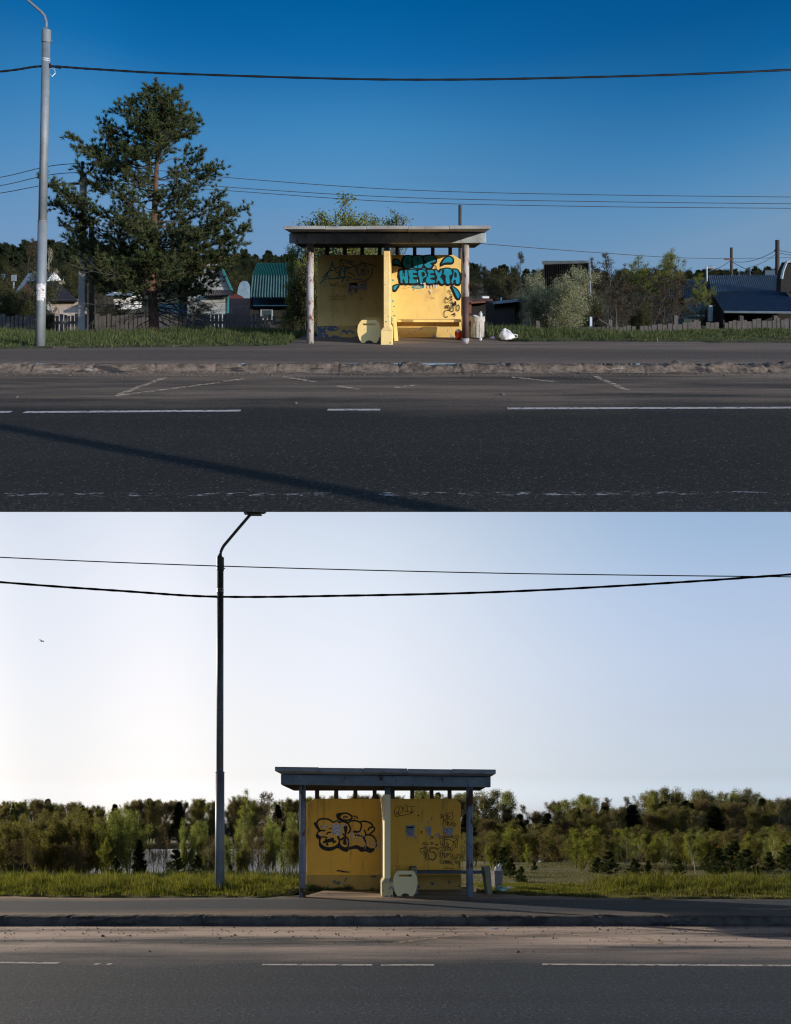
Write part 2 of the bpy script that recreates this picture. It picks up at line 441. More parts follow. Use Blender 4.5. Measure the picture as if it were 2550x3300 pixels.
M_col_blue = pm('post_paint_blue_grey', (0.22, 0.26, 0.33), (0.16, 0.19, 0.25), 4, 0.6, 0.4, 60, 0.3, blot=[((0.10, 0.055, 0.04), 6, 0.56, 0.03, (1, 1, .5)), ((0.30, 0.31, 0.30), 11, 0.66, 0.02)])
M_post = pm('wall_post_paint', (0.10, 0.07, 0.06), (0.07, 0.05, 0.045), 5, 0.8, 0.3, 40)
M_galv = pm('galvanised_steel', (0.22, 0.25, 0.28), (0.15, 0.18, 0.21), 3, 0.62, 0.1, 60, 0.4, 0.25, blot=[((0.62, 0.63, 0.64), 22, 0.70, 0.02), ((0.22, 0.23, 0.25), 7, 0.62, 0.1, (1, 1, .4))])
M_galv_lo = pm('weathered_steel', (0.23, 0.29, 0.35), (0.17, 0.22, 0.27), 3, 0.55, 0.1, 60, 0.4, 0.3, blot=[((0.07, 0.06, 0.06), 12, 0.68, 0.03)])
M_band = pm('bright_band', (0.75, 0.76, 0.78), None, 5, 0.35, 0, 40, 0.5, 0.5)
M_cable = pm('black_cable', (0.012, 0.012, 0.014), None, 20, 0.5)
M_wire = pm('grey_wire', (0.05, 0.055, 0.065), None, 20, 0.5)
M_poleconc = pm('pole_concrete', (0.34, 0.32, 0.29), (0.24, 0.225, 0.21), 5, 0.9, 0.3, 50)
M_polewood = pm('pole_wood', (0.085, 0.065, 0.050), (0.05, 0.04, 0.034), 8, 0.9, 0.3, 50, stretch=(6, 6, 1))
M_plank = pm('grey_planks', (0.13, 0.115, 0.105), (0.065, 0.058, 0.054), 9, 0.9, 0.3, 60, stretch=(6, 6, 0.8))
M_plank_d = pm('dark_planks', (0.030, 0.026, 0.024), (0.012, 0.011, 0.010), 9, 0.9, 0.3, 60, stretch=(6, 6, 0.8))
M_barkpine = pm('pine_bark', (0.15, 0.07, 0.042), (0.06, 0.04, 0.032), 14, 0.9, 0.8, 30, stretch=(1, 1, .4))
M_bark = pm('grey_bark', (0.10, 0.085, 0.07), (0.05, 0.042, 0.036), 12, 0.9, 0.5, 30)
M_barkred = pm('reddish_twigs', (0.15, 0.085, 0.055), (0.08, 0.05, 0.035), 12, 0.9)
M_birch = pm('birch_bark', (0.62, 0.60, 0.55), (0.30, 0.28, 0.26), 7, 0.8, blot=[((0.04, 0.04, 0.04), 9, 0.64, 0.03, (.6, .6, 2))])
L_pine = leafmat('pine_needles', (0.015, 0.032, 0.015), (0.095, 0.115, 0.038), 0.2)
L_young = leafmat('young_pine_needles', (0.022, 0.045, 0.020), (0.075, 0.10, 0.032), 0.25)
L_shoot = leafmat('pine_candles', (0.45, 0.24, 0.10), (0.60, 0.36, 0.15), 0.3)
L_spring = leafmat('spring_leaves', (0.13, 0.17, 0.04), (0.28, 0.29, 0.08), 0.5)
L_willow = leafmat('willow_leaves', (0.15, 0.20, 0.07), (0.30, 0.34, 0.14), 0.5)
L_olive = leafmat('olive_leaves', (0.10, 0.105, 0.045), (0.22, 0.21, 0.095), 0.5)
L_brownish = leafmat('brown_buds', (0.12, 0.10, 0.065), (0.24, 0.20, 0.12), 0.4)
L_blossom = leafmat('pale_blossom', (0.09, 0.11, 0.05), (0.46, 0.46, 0.32), 0.3)
L_dark = leafmat('dark_leaves', (0.012, 0.022, 0.013), (0.045, 0.060, 0.028), 0.2)
L_oliveU = leafmat('olive_leaves_painted_shade', (0.024, 0.030, 0.014), (0.10, 0.10, 0.042), 0.3)  # olive leaves darkened: deeper shade of the upper gardens put into the colour
L_brownU = leafmat('brown_buds_painted_shade', (0.045, 0.034, 0.022), (0.12, 0.09, 0.055), 0.25)  # darker copy of the brown buds, upper-level shade put into the colour
M_barkU = pm('bark_painted_shade', (0.06, 0.05, 0.042), (0.03, 0.026, 0.022), 12, 0.9)  # grey bark darkened likewise, the shade is in the colour
L_grass = leafmat('grass_blades', (0.035, 0.06, 0.010), (0.24, 0.24, 0.055), 0.45)
L_grassU = leafmat('grass_blades_upper', (0.016, 0.036, 0.010), (0.12, 0.14, 0.05), 0.25)
L_dry = leafmat('dry_straw', (0.20, 0.15, 0.08), (0.34, 0.27, 0.16), 0.2)
M_soilU = pm('verge_soil', (0.060, 0.062, 0.026), (0.030, 0.036, 0.015), 2, 1.0, 0.5, 20, coords='World', blot=[((0.16, 0.12, 0.085), 1.2, 0.56, 0.1)])
M_meadow = pm('meadow_turf', (0.15, 0.15, 0.055), (0.095, 0.10, 0.036), 1.5, 1.0, 0.8, 14, coords='World', blot=[((0.13, 0.10, 0.06), 0.6, 0.53, 0.2), ((0.05, 0.065, 0.02), 7, 0.52, 0.1)])
M_roadU = roadmat('asphalt_upper', (0.0235, 0.024, 0.0215), (0.27, 0.20, 0.15), [(9.8, 12.4, 0.6, 0.85), (12.3, 14.5, 0.35, 1.0)], 0.65, 0.8)
M_roadL = roadmat('asphalt_lower', (0.036, 0.049, 0.062), (0.62, 0.51, 0.45), [(9.4, 12.9, 0.8, 1.0), (10.6, 12.9, 0.5, 0.9)], 0.55, 0.75)
M_paveU = roadmat('pavement_upper', (0.115, 0.090, 0.074), (0.27, 0.20, 0.155), [(12.9, 13.9, 0.3, 0.9), (15.9, 19.5, 0.5, 0.7)], 0.6, 0.55)
M_paveL = roadmat('pavement_lower', (0.055, 0.072, 0.095), (0.50, 0.36, 0.24), [(14.9, 17.6, 0.4, 0.9), (12, 13, .3, .5)], 0.6, 0.6)
M_kerbU = pm('broken_kerb', (0.24, 0.18, 0.135), (0.085, 0.065, 0.052), 7, 0.95, 0.9, 16, coords='World', blot=[((0.045, 0.04, 0.038), 3.2, 0.56, 0.05, (.5, 1, 2)), ((0.27, 0.235, 0.20), 2.6, 0.63, 0.02, (1.2, 1, 4))])
M_kerbL = pm('worn_kerb', (0.105, 0.10, 0.095), (0.050, 0.05, 0.05), 4, 0.95, 0.9, 16, coords='World', blot=[((0.03, 0.03, 0.032), 3.2, 0.54, 0.06, (.4, 1, 2)), ((0.05, 0.07, 0.02), 3, 0.66, 0.03)])
M_white = faded('road_paint_white', (0.52, 0.49, 0.47), None, 14, 0.38, 0.10)
M_whitef = faded('road_paint_faint', (0.50, 0.50, 0.50), None, 16, 0.53, 0.12, (.5, 1, 1))
M_ylw = faded('road_paint_yellow', (0.66, 0.52, 0.38), None, 10, 0.42, 0.2)
M_black = pm('spray_black', (0.012, 0.012, 0.014), (0.02, 0.02, 0.022), 8, 0.6)
M_teal = pm('spray_teal', (0.010, 0.25, 0.42), (0.018, 0.30, 0.46), 3, 0.5, blot=[((0.06, 0.36, 0.33), 6, 0.64, 0.03), ((0.45, 0.42, 0.2), 12, 0.72, 0.01)])
M_tealtag = pm('spray_teal_tag', (0.04, 0.22, 0.22), (0.03, 0.17, 0.17), 8, 0.6)
M_paper = pm('torn_paper', (0.66, 0.64, 0.66), (0.42, 0.40, 0.43), 10, 0.8, blot=[((0.14, 0.14, 0.15), 22, 0.56, 0.04, (1, 1, 3))])
M_paperb = pm('torn_paper_blue', (0.42, 0.44, 0.52), (0.26, 0.28, 0.34), 10, 0.8, blot=[((0.12, 0.12, 0.14), 20, 0.56, 0.04, (1, 1, 3))])
M_chalk = pm('pale_marker', (0.55, 0.50, 0.45), None, 8, 0.8)
M_bin = pm('bin_concrete', (0.50, 0.48, 0.43), (0.34, 0.32, 0.29), 5, 0.9, 0.4, 40, blot=[((0.16, 0.14, 0.12), 12, 0.60, 0.05, (2, 2, .5))])
M_bin_lo = pm('bin_concrete_grey', (0.24, 0.24, 0.25), (0.17, 0.17, 0.18), 5, 0.9, 0.4, 40)
M_red = pm('red_plastic', (0.48, 0.02, 0.02), (0.36, 0.015, 0.015), 9, 0.35, 0.6, 18, 0.5)
M_bag = pm('white_plastic', (0.80, 0.78, 0.78), (0.64, 0.62, 0.64), 7, 0.4, 0.7, 14, 0.5, blot=[((0.75, 0.36, 0.22), 4.2, 0.66, 0.02)])
M_bagg = pm('green_plastic', (0.05, 0.30, 0.24), (0.45, 0.55, 0.55), 6, 0.4, 0.6, 14, 0.5)
M_lilac = pm('lilac_wrapper', (0.45, 0.30, 0.62), (0.7, 0.65, 0.75), 30, 0.4)
M_bottle = pm('bottle_plastic', (0.62, 0.66, 0.70), (0.45, 0.50, 0.55), 14, 0.15, 0.3, 30, 0.7)
M_cap = pm('blue_cap', (0.03, 0.16, 0.42), None, 14, 0.4)
M_blueseat = pm('bench_rail_blue', (0.075, 0.10, 0.135), (0.05, 0.065, 0.09), 8, 0.6)
M_brick = pm('whitewashed_brick', (0.42, 0.36, 0.31), (0.28, 0.23, 0.19), 5, 0.9, 0.5, 20)
M_slate = pm('brown_slate_roof', (0.19, 0.155, 0.135), (0.12, 0.095, 0.085), 3, 0.9, 0.3, 20)
M_brownwall = pm('brown_boards', (0.13, 0.055, 0.03), (0.07, 0.035, 0.022), 9, 0.9, stretch=(6, 6, .8))
M_redwall = pm('red_boards', (0.17, 0.035, 0.02), (0.10, 0.022, 0.015), 9, 0.9, stretch=(6, 6, .8))
M_whitewall = pm('white_siding', (0.70, 0.70, 0.68), (0.58, 0.58, 0.57), 6, 0.8)
M_zinc = pm('zinc_roof', (0.16, 0.21, 0.27), (0.12, 0.16, 0.20), 3, 0.5, spec=0.4)
M_greywood = pm('weathered_siding', (0.34, 0.35, 0.34), (0.17, 0.18, 0.18), 3, 0.9, 0.3, 20, stretch=(.6, .6, 9), contrast=(.42, .58))
M_tealtrim = pm('teal_trim', (0.03, 0.16, 0.18), (0.02, 0.12, 0.14), 5, 0.7)
M_greenroof = pm('green_sheet_roof', (0.008, 0.075, 0.064), (0.006, 0.055, 0.047), 3, 0.5, spec=0.4)
M_greensheet = pm('green_grey_sheet', (0.06, 0.13, 0.135), (0.035, 0.075, 0.08), 2, 0.55, spec=0.4, stretch=(1, 1, 1))
M_pinkwall = pm('pinkish_wall', (0.20, 0.125, 0.105), (0.16, 0.10, 0.085), 12, 0.9)
M_blackmetal = pm('tarred_sheet', (0.028, 0.022, 0.022), (0.014, 0.012, 0.012), 3, 0.55, spec=0.4)
M_blueroof = pm('slate_blue_roof', (0.075, 0.105, 0.145), (0.05, 0.07, 0.10), 2.5, 0.55, spec=0.45)
M_roofR = pm('grey_blue_roof', (0.14, 0.18, 0.22), (0.09, 0.12, 0.15), 2.5, 0.6, spec=0.4)
M_poly = pm('greenhouse_film', (0.20, 0.27, 0.32), (0.13, 0.18, 0.22), 3, 0.3, spec=0.5)
M_glassd = pm('dark_window', (0.05, 0.08, 0.10), None, 4, 0.15, spec=0.7)
M_frame = pm('window_frame', (0.35, 0.42, 0.46), None, 5, 0.7)
M_rusty = pm('rusty_metal', (0.20, 0.075, 0.04), (0.12, 0.05, 0.03), 8, 0.8)
M_bluepaint = pm('blue_paint', (0.02, 0.07, 0.14), (0.015, 0.05, 0.10), 5, 0.7)
M_bird = pm('bird_feathers', (0.05, 0.05, 0.05), None, 5, 0.8)
M_lens = pm('lamp_glass', (0.15, 0.16, 0.18), None, 5, 0.2)
M_olddoor = pm('dull_cream_paint', (0.25, 0.25, 0.18), (0.18, 0.18, 0.14), 5, 0.85, 0.3, 40)
M_stone = pm('pebble', (0.17, 0.14, 0.12), (0.10, 0.085, 0.075), 20, 0.9)

# ------------------------------------------------------------------ terrain
def ip(v, xs, ys):
    return float(np.interp(v, xs, ys))
def sstep(v, a, b):
    t = min(1, max(0, (v - a) / (b - a))); return t * t * (3 - 2 * t)
def gU(x, y):
    z = ip(y, [16, 20, 22, 27, 60, 400], [-1.49, -1.46, -1.65, -2.5, -2.8, -2.8])
    return z + 0.05 * math.sin(x * .9 + y * .6) * sstep(y, 17, 21)
def gL(x, y):
    l = ip(y, [15, 18, 30, 66, 74, 128, 136, 400], [-1.5, -1.5, -2.2, -4.9, -5.6, -5.6, -4.6, -3.0])
    r = ip(y, [15, 18, 28, 58, 74, 128, 136, 400], [-1.5, -1.5, -1.65, -3.1, -5.6, -5.6, -4.4, -3.0])
    rr = ip(y, [15, 18, 28, 60, 400], [-1.5, -1.5, -1.65, -3.2, -3.2])
    a = sstep(x, -2, 6); z = l * (1 - a) + r * a
    b = sstep(x, 24 + 0.05 * y, 32 + 0.05 * y); z = z * (1 - b) + rr * b
    return z + 0.05 * math.sin(x * .8 + y * .5) * sstep(y, 17, 22)
def yU(x):   # where the upper pavement meets the verge
    if x < -2.3: y = ip(x, [-9, -2.3], [15.9, 16.75])
    elif x < 2.2: y = 19.3
    else: y = ip(x, [2.2, 2.7, 9], [18.6, 17.9, 17.4])
    return y + 0.08 * math.sin(x * 3.1) + 0.05 * math.sin(x * 7.7)
def yL(x):
    if x < -2.1: y = ip(x, [-8, -2.6, -2.1], [15.35, 15.05, 15.7])
    elif x < 1.7: y = 17.2
    else: y = ip(x, [1.7, 2.0, 3.5, 4.6, 9], [16.6, 16.0, 15.5, 15.0, 14.85])
    return y + 0.07 * math.sin(x * 3.3) + 0.04 * math.sin(x * 8.1)

def grid(name, site, xf, ys, zf, mat, nx=80):
    V, Q = [], []
    for y in ys:
        x0, x1 = xf(y)
        for i in range(nx + 1):
            x = x0 + (x1 - x0) * i / nx
            V.append((x, y, zf(x, y) + site.K * y))
    for j in range(len(ys) - 1):
        for i in range(nx):
            a = j * (nx + 1) + i
            Q.append((a, a + 1, a + nx + 2, a + nx + 1))
    me = mesh_np(name, V, Q, mats=[mat], smooth=True)
    o = bpy.data.objects.new(name, me)
    site.coll.objects.link(o)
    o['kind'] = 'structure'
    return o
fan = lambda y: (-(14 + y * 1.1), 14 + y * 1.1)
for site, y0, y1, kb, rm, pv, kmat, gf, yf, gm in (
        (UP, 5.364, 13.0, 13.0, M_roadU, M_paveU, M_kerbU, gU, yU, M_soilU),
        (LO, -12.0, 12.0, 12.0, M_roadL, M_paveL, M_kerbL, gL, yL, M_meadow)):
    grid('road', site, lambda y: (-45, 45), [y0, (y0 + y1) / 2, kb - .1, kb + 0.8], lambda x, y: -1.6, rm, 10)
    ys = list(np.linspace(kb + 0.24, 20.2, 26))
    grid('pavement', site, lambda y: (-45, 45), ys, lambda x, y: -1.48 - 0.012 * sstep(y, kb, kb + .6) + 0.004 * math.sin(x * 2 + y) - .2 * sstep(y - yf(x), .02, .35), pv, 120)
    # ground starts under the pavement and comes up through it along the ragged edge
    V = []; Q = []
    nx = 420; js = [0, 0.12, 0.3, 0.7, 1.3, 2.2, 3.5, 5, 7, 9, 12, 16, 21, 27, 34, 42, 52, 64, 76, 90, 110, 130, 145, 170, 220, 320, 560]
    for j in js:
        for i in range(nx + 1):
            t = i / nx * 2 - 1
            xx = t * (12 + 30 * abs(t) ** 2)
            y = yf(xx) + j
            sp_ = 1 + max(0, j - 3) * 0.035
            x = xx * sp_
            z = gf(x, y) if j > 0 else -1.56
            if 0 < j < 0.2: z = -1.466
            V.append((x, y, z + site.K * y))
    for j in range(len(js) - 1):
        for i in range(nx):
            a = j * (nx + 1) + i
            Q.append((a, a + 1, a + nx + 2, a + nx + 1))
    me = mesh_np('ground', V, Q, mats=[gm], smooth=True)
    o = bpy.data.objects.new('ground', me); site.coll.objects.link(o); o['kind'] = 'structure'
    # kerb: crumbling edge, stones with dirt between
    rg = np.random.default_rng(5 if site is UP else 9)
    nx = 1800; prof = [(-0.14, -1.604), (-0.05, -1.592), (0.0, -1.56), (0.03, -1.52), (0.055, -1.485), (0.10, -1.472), (0.18, -1.47), (0.26, -1.474), (0.36, -1.50)]
    xs = np.linspace(-22, 22, nx + 1)
    def smooth_noise(n, k):
        a = rg.normal(0, 1, n // k + 3); return np.interp(np.arange(n), np.arange(len(a)) * k, a)
    n1, n2, n3 = smooth_noise(nx + 1, 40), smooth_noise(nx + 1, 9), smooth_noise(nx + 1, 3)
    stone = (smooth_noise(nx + 1, 42) > 0.0).astype(float)
    if site is LO: stone[:] = 1
    V = []; Q = []
    for k, (dy, z) in enumerate(prof):
        jit = rg.normal(0, 1, nx + 1)
        for i in range(nx + 1):
            rough = 1.0 if stone[i] < 0.5 else 0.3
            gapx = 1 if (i % 41) > 1 else 0
            yy = kb + dy * (1 + 0.25 * n1[i]) + (0.03 * n2[i] + 0.016 * n3[i]) * rough + 0.006 * jit[i] * rough
            zz = z + (0.012 * n2[i] + 0.010 * n3[i] + 0.007 * jit[i]) * rough * (0 if k in (0, 8) else 1)
            if stone[i] < 0.5 and 2 < k < 8: zz -= 0.03 * (1 - (k - 2) / 6)
            if not gapx and 1 < k < 7: zz -= 0.02
            V.append((xs[i], yy, zz + site.K * yy))
    for j in range(len(prof) - 1):
        for i in range(nx):
            a = j * (nx + 1) + i
            Q.append((a, a + 1, a + nx + 2, a + nx + 1))
    me = mesh_np('kerb', V, Q, mats=[kmat], smooth=False)
    o = bpy.data.objects.new('kerb', me); site.coll.objects.link(o); o['kind'] = 'structure'
# lake
m = M(); m.box(-160, 60, 55, 133, -5.3, -5.0)
water = bpy.data.materials.new('water'); water.use_nodes = True
b = water.node_tree.nodes['Principled BSDF']; b.inputs['Base Color'].default_value = (0.05, 0.075, 0.09, 1); b.inputs['Roughness'].default_value = 0.12
bn = water.node_tree.nodes.new('ShaderNodeBump'); bn.inputs['Strength'].default_value = 0.35; bn.inputs['Distance'].default_value = 0.12
nn = water.node_tree.nodes.new('ShaderNodeTexNoise'); nn.inputs['Scale'].default_value = 2.2; nn.inputs['Detail'].default_value = 4
gg = water.node_tree.nodes.new('ShaderNodeNewGeometry'); water.node_tree.links.new(gg.outputs['Position'], nn.inputs['Vector'])
water.node_tree.links.new(nn.outputs[0], bn.inputs['Height']); water.node_tree.links.new(bn.outputs[0], b.inputs['Normal'])
lake = solo('water', None, None, m, water, (0, 90, -5.0), LO); lake['kind'] = 'structure'

# road paint, each line a thin sheet on the asphalt
def gpt(site, px, py, z=-1.6):
    D = -z * F / (py - site.H)
    return ((px - 1275) * D / F, D)
def paint(site, name, pairs, width, mat, label, dz=0.004):
    for k, (a, b_) in enumerate(pairs):
        p, q = Vector(gpt(site, *a)), Vector(gpt(site, *b_))
        d = (q - p).normalized(); nrm = Vector((-d.y, d.x)) * width / 2
        n = max(2, int((q - p).length / 0.3)); V = []; Q = []
        for i in range(n + 1):
            c = p.lerp(q, i / n)
            for s in (-1, 1):
                v = c + nrm * s
                V.append((v.x, v.y, -1.6 + dz + site.K * v.y))
        for i in range(n): Q.append((2 * i, 2 * i + 1, 2 * i + 3, 2 * i + 2))
        Q = [tuple(reversed(f)) if (nrm.cross(d) if hasattr(nrm, 'cross') else 0) < 0 else f for f in Q]
        o = bpy.data.objects.new(name, mesh_np(name, V, Q, mats=[mat])); site.coll.objects.link(o)
        o['kind'] = 'structure'
paint(UP, 'road_marking', [((-60, 1329), (36, 1328)), ((78, 1329), (776, 1324)), ((1056, 1321), (1226, 1321)), ((1636, 1317), (2750, 1314))], 0.115, M_white, '')
paint(UP, 'road_marking', [((-300, 1597), (2900, 1589))], 0.09, M_whitef, '')
paint(UP, 'road_marking', [((529, 1218), (385, 1272)), ((370, 1277), (710, 1233)), ((720, 1230), (800, 1220)), ((914, 1215), (1016, 1231)), ((1084, 1244), (1156, 1255)), ((1652, 1216), (1790, 1231)), ((1917, 1212), (2020, 1258)), ((1275, 1250), (1340, 1241))], 0.10, M_ylw, '', 0.005)
paint(LO, 'road_marking', [((-200, 3102), (190, 3105)), ((305, 3108), (322, 3108)), ((345, 3108), (360, 3108)), ((845, 3110), (1200, 3111)), ((1228, 3111), (1400, 3111)), ((1748, 3109), (2750, 3114))], 0.085, M_white, '')
paint(LO, 'road_marking', [((551, 2988), (500, 3003)), ((1275, 3040), (1530, 3008)), ((1820, 3010), (2135, 3043)), ((2137, 3044), (2065, 3018)), ((2420, 3016), (2300, 3000))], 0.10, M_ylw, '', 0.005)

# ------------------------------------------------------------------ graffiti and paper on walls
def cat_rom(P, closed=False, sub=4):
    P = [Vector(p) for p in P]
    if len(P) < 3: return P
    n = len(P); out = []
    for i in range(n if closed else n - 1):
        a = P[(i - 1) % n] if closed or i > 0 else P[i]
        b_, c = P[i], P[(i + 1) % n]
        d = P[(i + 2) % n] if closed or i + 2 < n else c
        for k in range(sub):
            t = k / sub
            out.append(0.5 * ((2 * b_) + (c - a) * t + (2 * a - 5 * b_ + 4 * c - d) * t * t + (3 * b_ - 3 * c + d - a) * t ** 3))
    if not closed: out.append(P[-1])
    return out
class Art:
    """paint laid on a wall facing the viewer: coordinates are photo crops (origin, scale), thickness under a millimetre per layer"""
    def __init__(s, site, yw, ox, oy, sc_):
        s.site, s.y, s.ox, s.oy, s.s = site, yw, ox, oy, sc_
        s.layer = 0.002
    def P(s, x, y):
        px, py = s.ox + x * s.s, s.oy + y * s.s
        return ((px - 1275) * s.y / F, (s.site.H - py) * s.y / F)
    def fill(s, m, pts, smooth=True, dx=0, dy=0):
        pts = [(x + dx, y + dy) for x, y in pts]
        q = cat_rom(pts, True) if smooth else [Vector(p) for p in pts]
        poly = [s.P(v.x, v.y) for v in q]
        m.prism(poly, s.y - s.layer, s.y - s.layer + 0.0001)
        s.layer += 0.00018
    def line(s, m, pts, wd, closed=False, smooth=True, dx=0, dy=0, taper=False):
        pts = [(x + dx, y + dy) for x, y in pts]
        q = cat_rom(pts, closed) if smooth else [Vector(p) for p in pts]
        if closed: q = q + [q[0], q[1]]
        ww = 1.2 * wd * s.s * s.y / F / 2
        q = [Vector(s.P(v.x, v.y)) for v in q]
        L_, R_ = [], []
        n = len(q)
        for i, c in enumerate(q):
            d = q[min(i + 1, n - 1)] - q[max(i - 1, 0)]
            if d.length < 1e-9: d = Vector((1, 0))
            d.normalize(); nr = Vector((-d.y, d.x))
            k = 1.0
            if taper: k = 0.35 + 0.65 * math.sin(math.pi * min(1, max(0, i / (n - 1))))
            elif i in (0, n - 1): k = 0.6
            L_.append(c + nr * ww * k); R_.append(c - nr * ww * k)
        vs, fs = [], []
        for i in range(n):
            yy = s.y - s.layer - 0.00012 * i / n
            vs += [(L_[i].x, yy, L_[i].y), (R_[i].x, yy, R_[i].y)]
        for i in range(n - 1): fs.append((2 * i, 2 * i + 2, 2 * i + 3, 2 * i + 1))
        m.add(vs, fs)
        s.layer += 0.00018
    def dot(s, m, x, y, r):
        s.fill(m, [(x + r * math.cos(a), y + r * math.sin(a)) for a in (k * math.pi / 5 for k in range(10))])
# ------------------------------------------------------------------ the two shelters
def shelter(site, name, label, c):
    """c holds the measured plan: depths of eave, front beam, columns, back wall and heights over the eye"""
    cx, yw = c['cx'], c['yw']
    zg = -1.48
    root = thing(name, label, 'bus shelter', (cx, c['yc'], zg), site)
    tl = lambda x: -c['tilt'] * (x - cx)
    hw = c['roofw'] / 2
    m = M()          # slab: five cast panels side by side, tipped up a little towards the road
    for k in range(5):
        xa, xb = cx - hw + 2 * hw * k / 5 + 0.003, cx - hw + 2 * hw * (k + 1) / 5 - 0.003
        y0, y1 = c['ys'], yw + 0.25
        zt0, zb0 = c['zs1'], c['zs0']; zt1, zb1 = c['zb1'] + 0.07, c['zb1'] + 0.002
        dz = (0.004, -0.003, 0.002, -0.004, 0.003)[k]
        m.hexa([(xa, y0, zb0 + tl(xa) + dz), (xb, y0, zb0 + tl(xb) + dz), (xb, y1, zb1 + tl(xb)), (xa, y1, zb1 + tl(xa)),
                (xa, y0, zt0 + tl(xa) + dz), (xb, y0, zt0 + tl(xb) + dz), (xb, y1, zt1 + tl(xb)), (xa, y1, zt1 + tl(xa))])
    roof = part('roof', m, c['mroof'], root, bevel=0.008)
    m = M(); fw = c['beamw'] / 2; bw = c['backw'] / 2; y0, y1 = c['yf'], yw + 0.16
    za = c['zf0']; zb_ = c['zb1']
    xs = (cx - fw, cx + fw, cx + bw, cx - bw)
    m.hexa([(xs[0], y0, za + tl(xs[0])), (xs[1], y0, za + tl(xs[1])), (xs[1], y0 + 0.16, za + tl(xs[1])), (xs[0], y0 + 0.16, za + tl(xs[0])),
            (xs[0], y0, c['zf1'] + tl(xs[0])), (xs[1], y0, c['zf1'] + tl(xs[1])), (xs[1], y0 + 0.16, c['zf1'] + tl(xs[1])), (xs[0], y0 + 0.16, c['zf1'] + tl(xs[0]))])
    part('front_beam', m, c['mbeam'], root, bevel=0.01)
    m = M()
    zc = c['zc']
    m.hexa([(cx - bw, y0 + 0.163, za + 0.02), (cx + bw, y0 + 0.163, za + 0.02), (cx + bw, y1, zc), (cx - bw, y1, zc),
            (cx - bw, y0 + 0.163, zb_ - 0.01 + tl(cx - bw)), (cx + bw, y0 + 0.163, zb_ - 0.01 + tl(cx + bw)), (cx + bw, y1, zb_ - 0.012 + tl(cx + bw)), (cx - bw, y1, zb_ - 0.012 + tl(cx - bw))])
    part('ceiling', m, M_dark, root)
    for k, (x, mat, lb) in enumerate(c['cols']):
        m = M(); zt = za + tl(x) + 0.005
        m.tube([(x, c['yc'], zg - 0.05), (x, c['yc'], zt)], c['cr'], 20, mi=0)
        if lb and 'brown' in lb:   # lower length in old brown paint, upper length pale
            m = M(); zz = -0.48
            m.tube([(x, c['yc'], zz), (x, c['yc'], zt)], c['cr'], 20, mi=0)
            m.tube([(x, c['yc'], zg + 0.10), (x, c['yc'], zz)], c['cr'], 20, mi=1)
            m.tube([(x, c['yc'], zg - 0.05), (x, c['yc'], zg + 0.10)], c['cr'], 20, mi=0)
            part('post', m, [mat, M_col_r], root, smooth=True, label=lb)
        else:
            part('post', m, mat, root, smooth=True, label=lb)
    for x in c['posts']:
        m = M(); m.box(x - c['pw'] / 2, x + c['pw'] / 2, yw + 0.04, yw + 0.04 + c['pw'], c['zw'] - 0.01, zc + 0.03)
        part('wall_post', m, M_post, root)
    # back wall panels with cut corners, each on a thicker plinth
    for k, (xa, xb, ca, cb, mt, pm_) in enumerate(c['walls']):
        m = M(); z1, z0 = c['zw'], c['zp'] - 0.01
        m.prism([(xa, z0), (xb, z0), (xb, z1 - cb[1]), (xb - cb[0], z1), (xa + ca[0], z1), (xa, z1 - ca[1])], yw, yw + 0.14)
        part('wall_panel', m, mt, root, bevel=0.008)
        m = M(); m.box(xa - 0.012, xb + 0.012, yw - 0.03, yw + 0.17, zg - 0.08, c['zp'])
        part('plinth', m, pm_, root, bevel=0.012)
    # fin between the bays, running back to the wall
    (fa, fb), (ga, gb) = c['finf'], c['finb']
    yfn, zt = c['yfn'], c['zfn']
    m = M(); zj = c['zbase']
    m.hexa([(fa, yfn, zj), (fb, yfn, zj), (gb, yw - 0.004, zj), (ga, yw - 0.004, zj),
            (fa, yfn, zt), (fb, yfn, zt), (gb, yw - 0.004, zt - c.get('findrop', 0)), (ga, yw - 0.004, zt - c.get('findrop', 0))])
    part('fin_wall', m, c['mfin'], root, bevel=0.01)
    m = M(); e = c['be']
    m.hexa([(fa - e, yfn - 0.04, zg - 0.06), (fb + e, yfn - 0.04, zg - 0.06), (gb + 0.03, yw - 0.034, zg - 0.06), (ga - 0.03, yw - 0.034, zg - 0.06),
            (fa - e, yfn - 0.04, zj - 0.07), (fb + e, yfn - 0.04, zj - 0.07), (gb + 0.03, yw - 0.034, zj - 0.07), (ga - 0.03, yw - 0.034, zj - 0.07)])
    m.hexa([(fa - e, yfn - 0.04, zj - 0.069), (fb + e, yfn - 0.04, zj - 0.069), (gb + 0.028, yw - 0.036, zj - 0.069), (ga - 0.028, yw - 0.036, zj - 0.069),
            (fa + 0.004, yfn + 0.004, zj + 0.003), (fb - 0.004, yfn + 0.004, zj + 0.003), (gb - .004, yw - 0.04, zj + 0.003), (ga + .004, yw - 0.04, zj + 0.003)])
    part('fin_base', m, c['mbase'], root, bevel=0.012)
    m = M(); m.tube([((fa + fb) / 2, yfn + 0.45, zt - 0.3), ((fa + fb) / 2, yfn + 0.45, za + 0.03)], 0.062, 14)
    part('post_stub', m, M_col_blue, root, smooth=True)
    return root

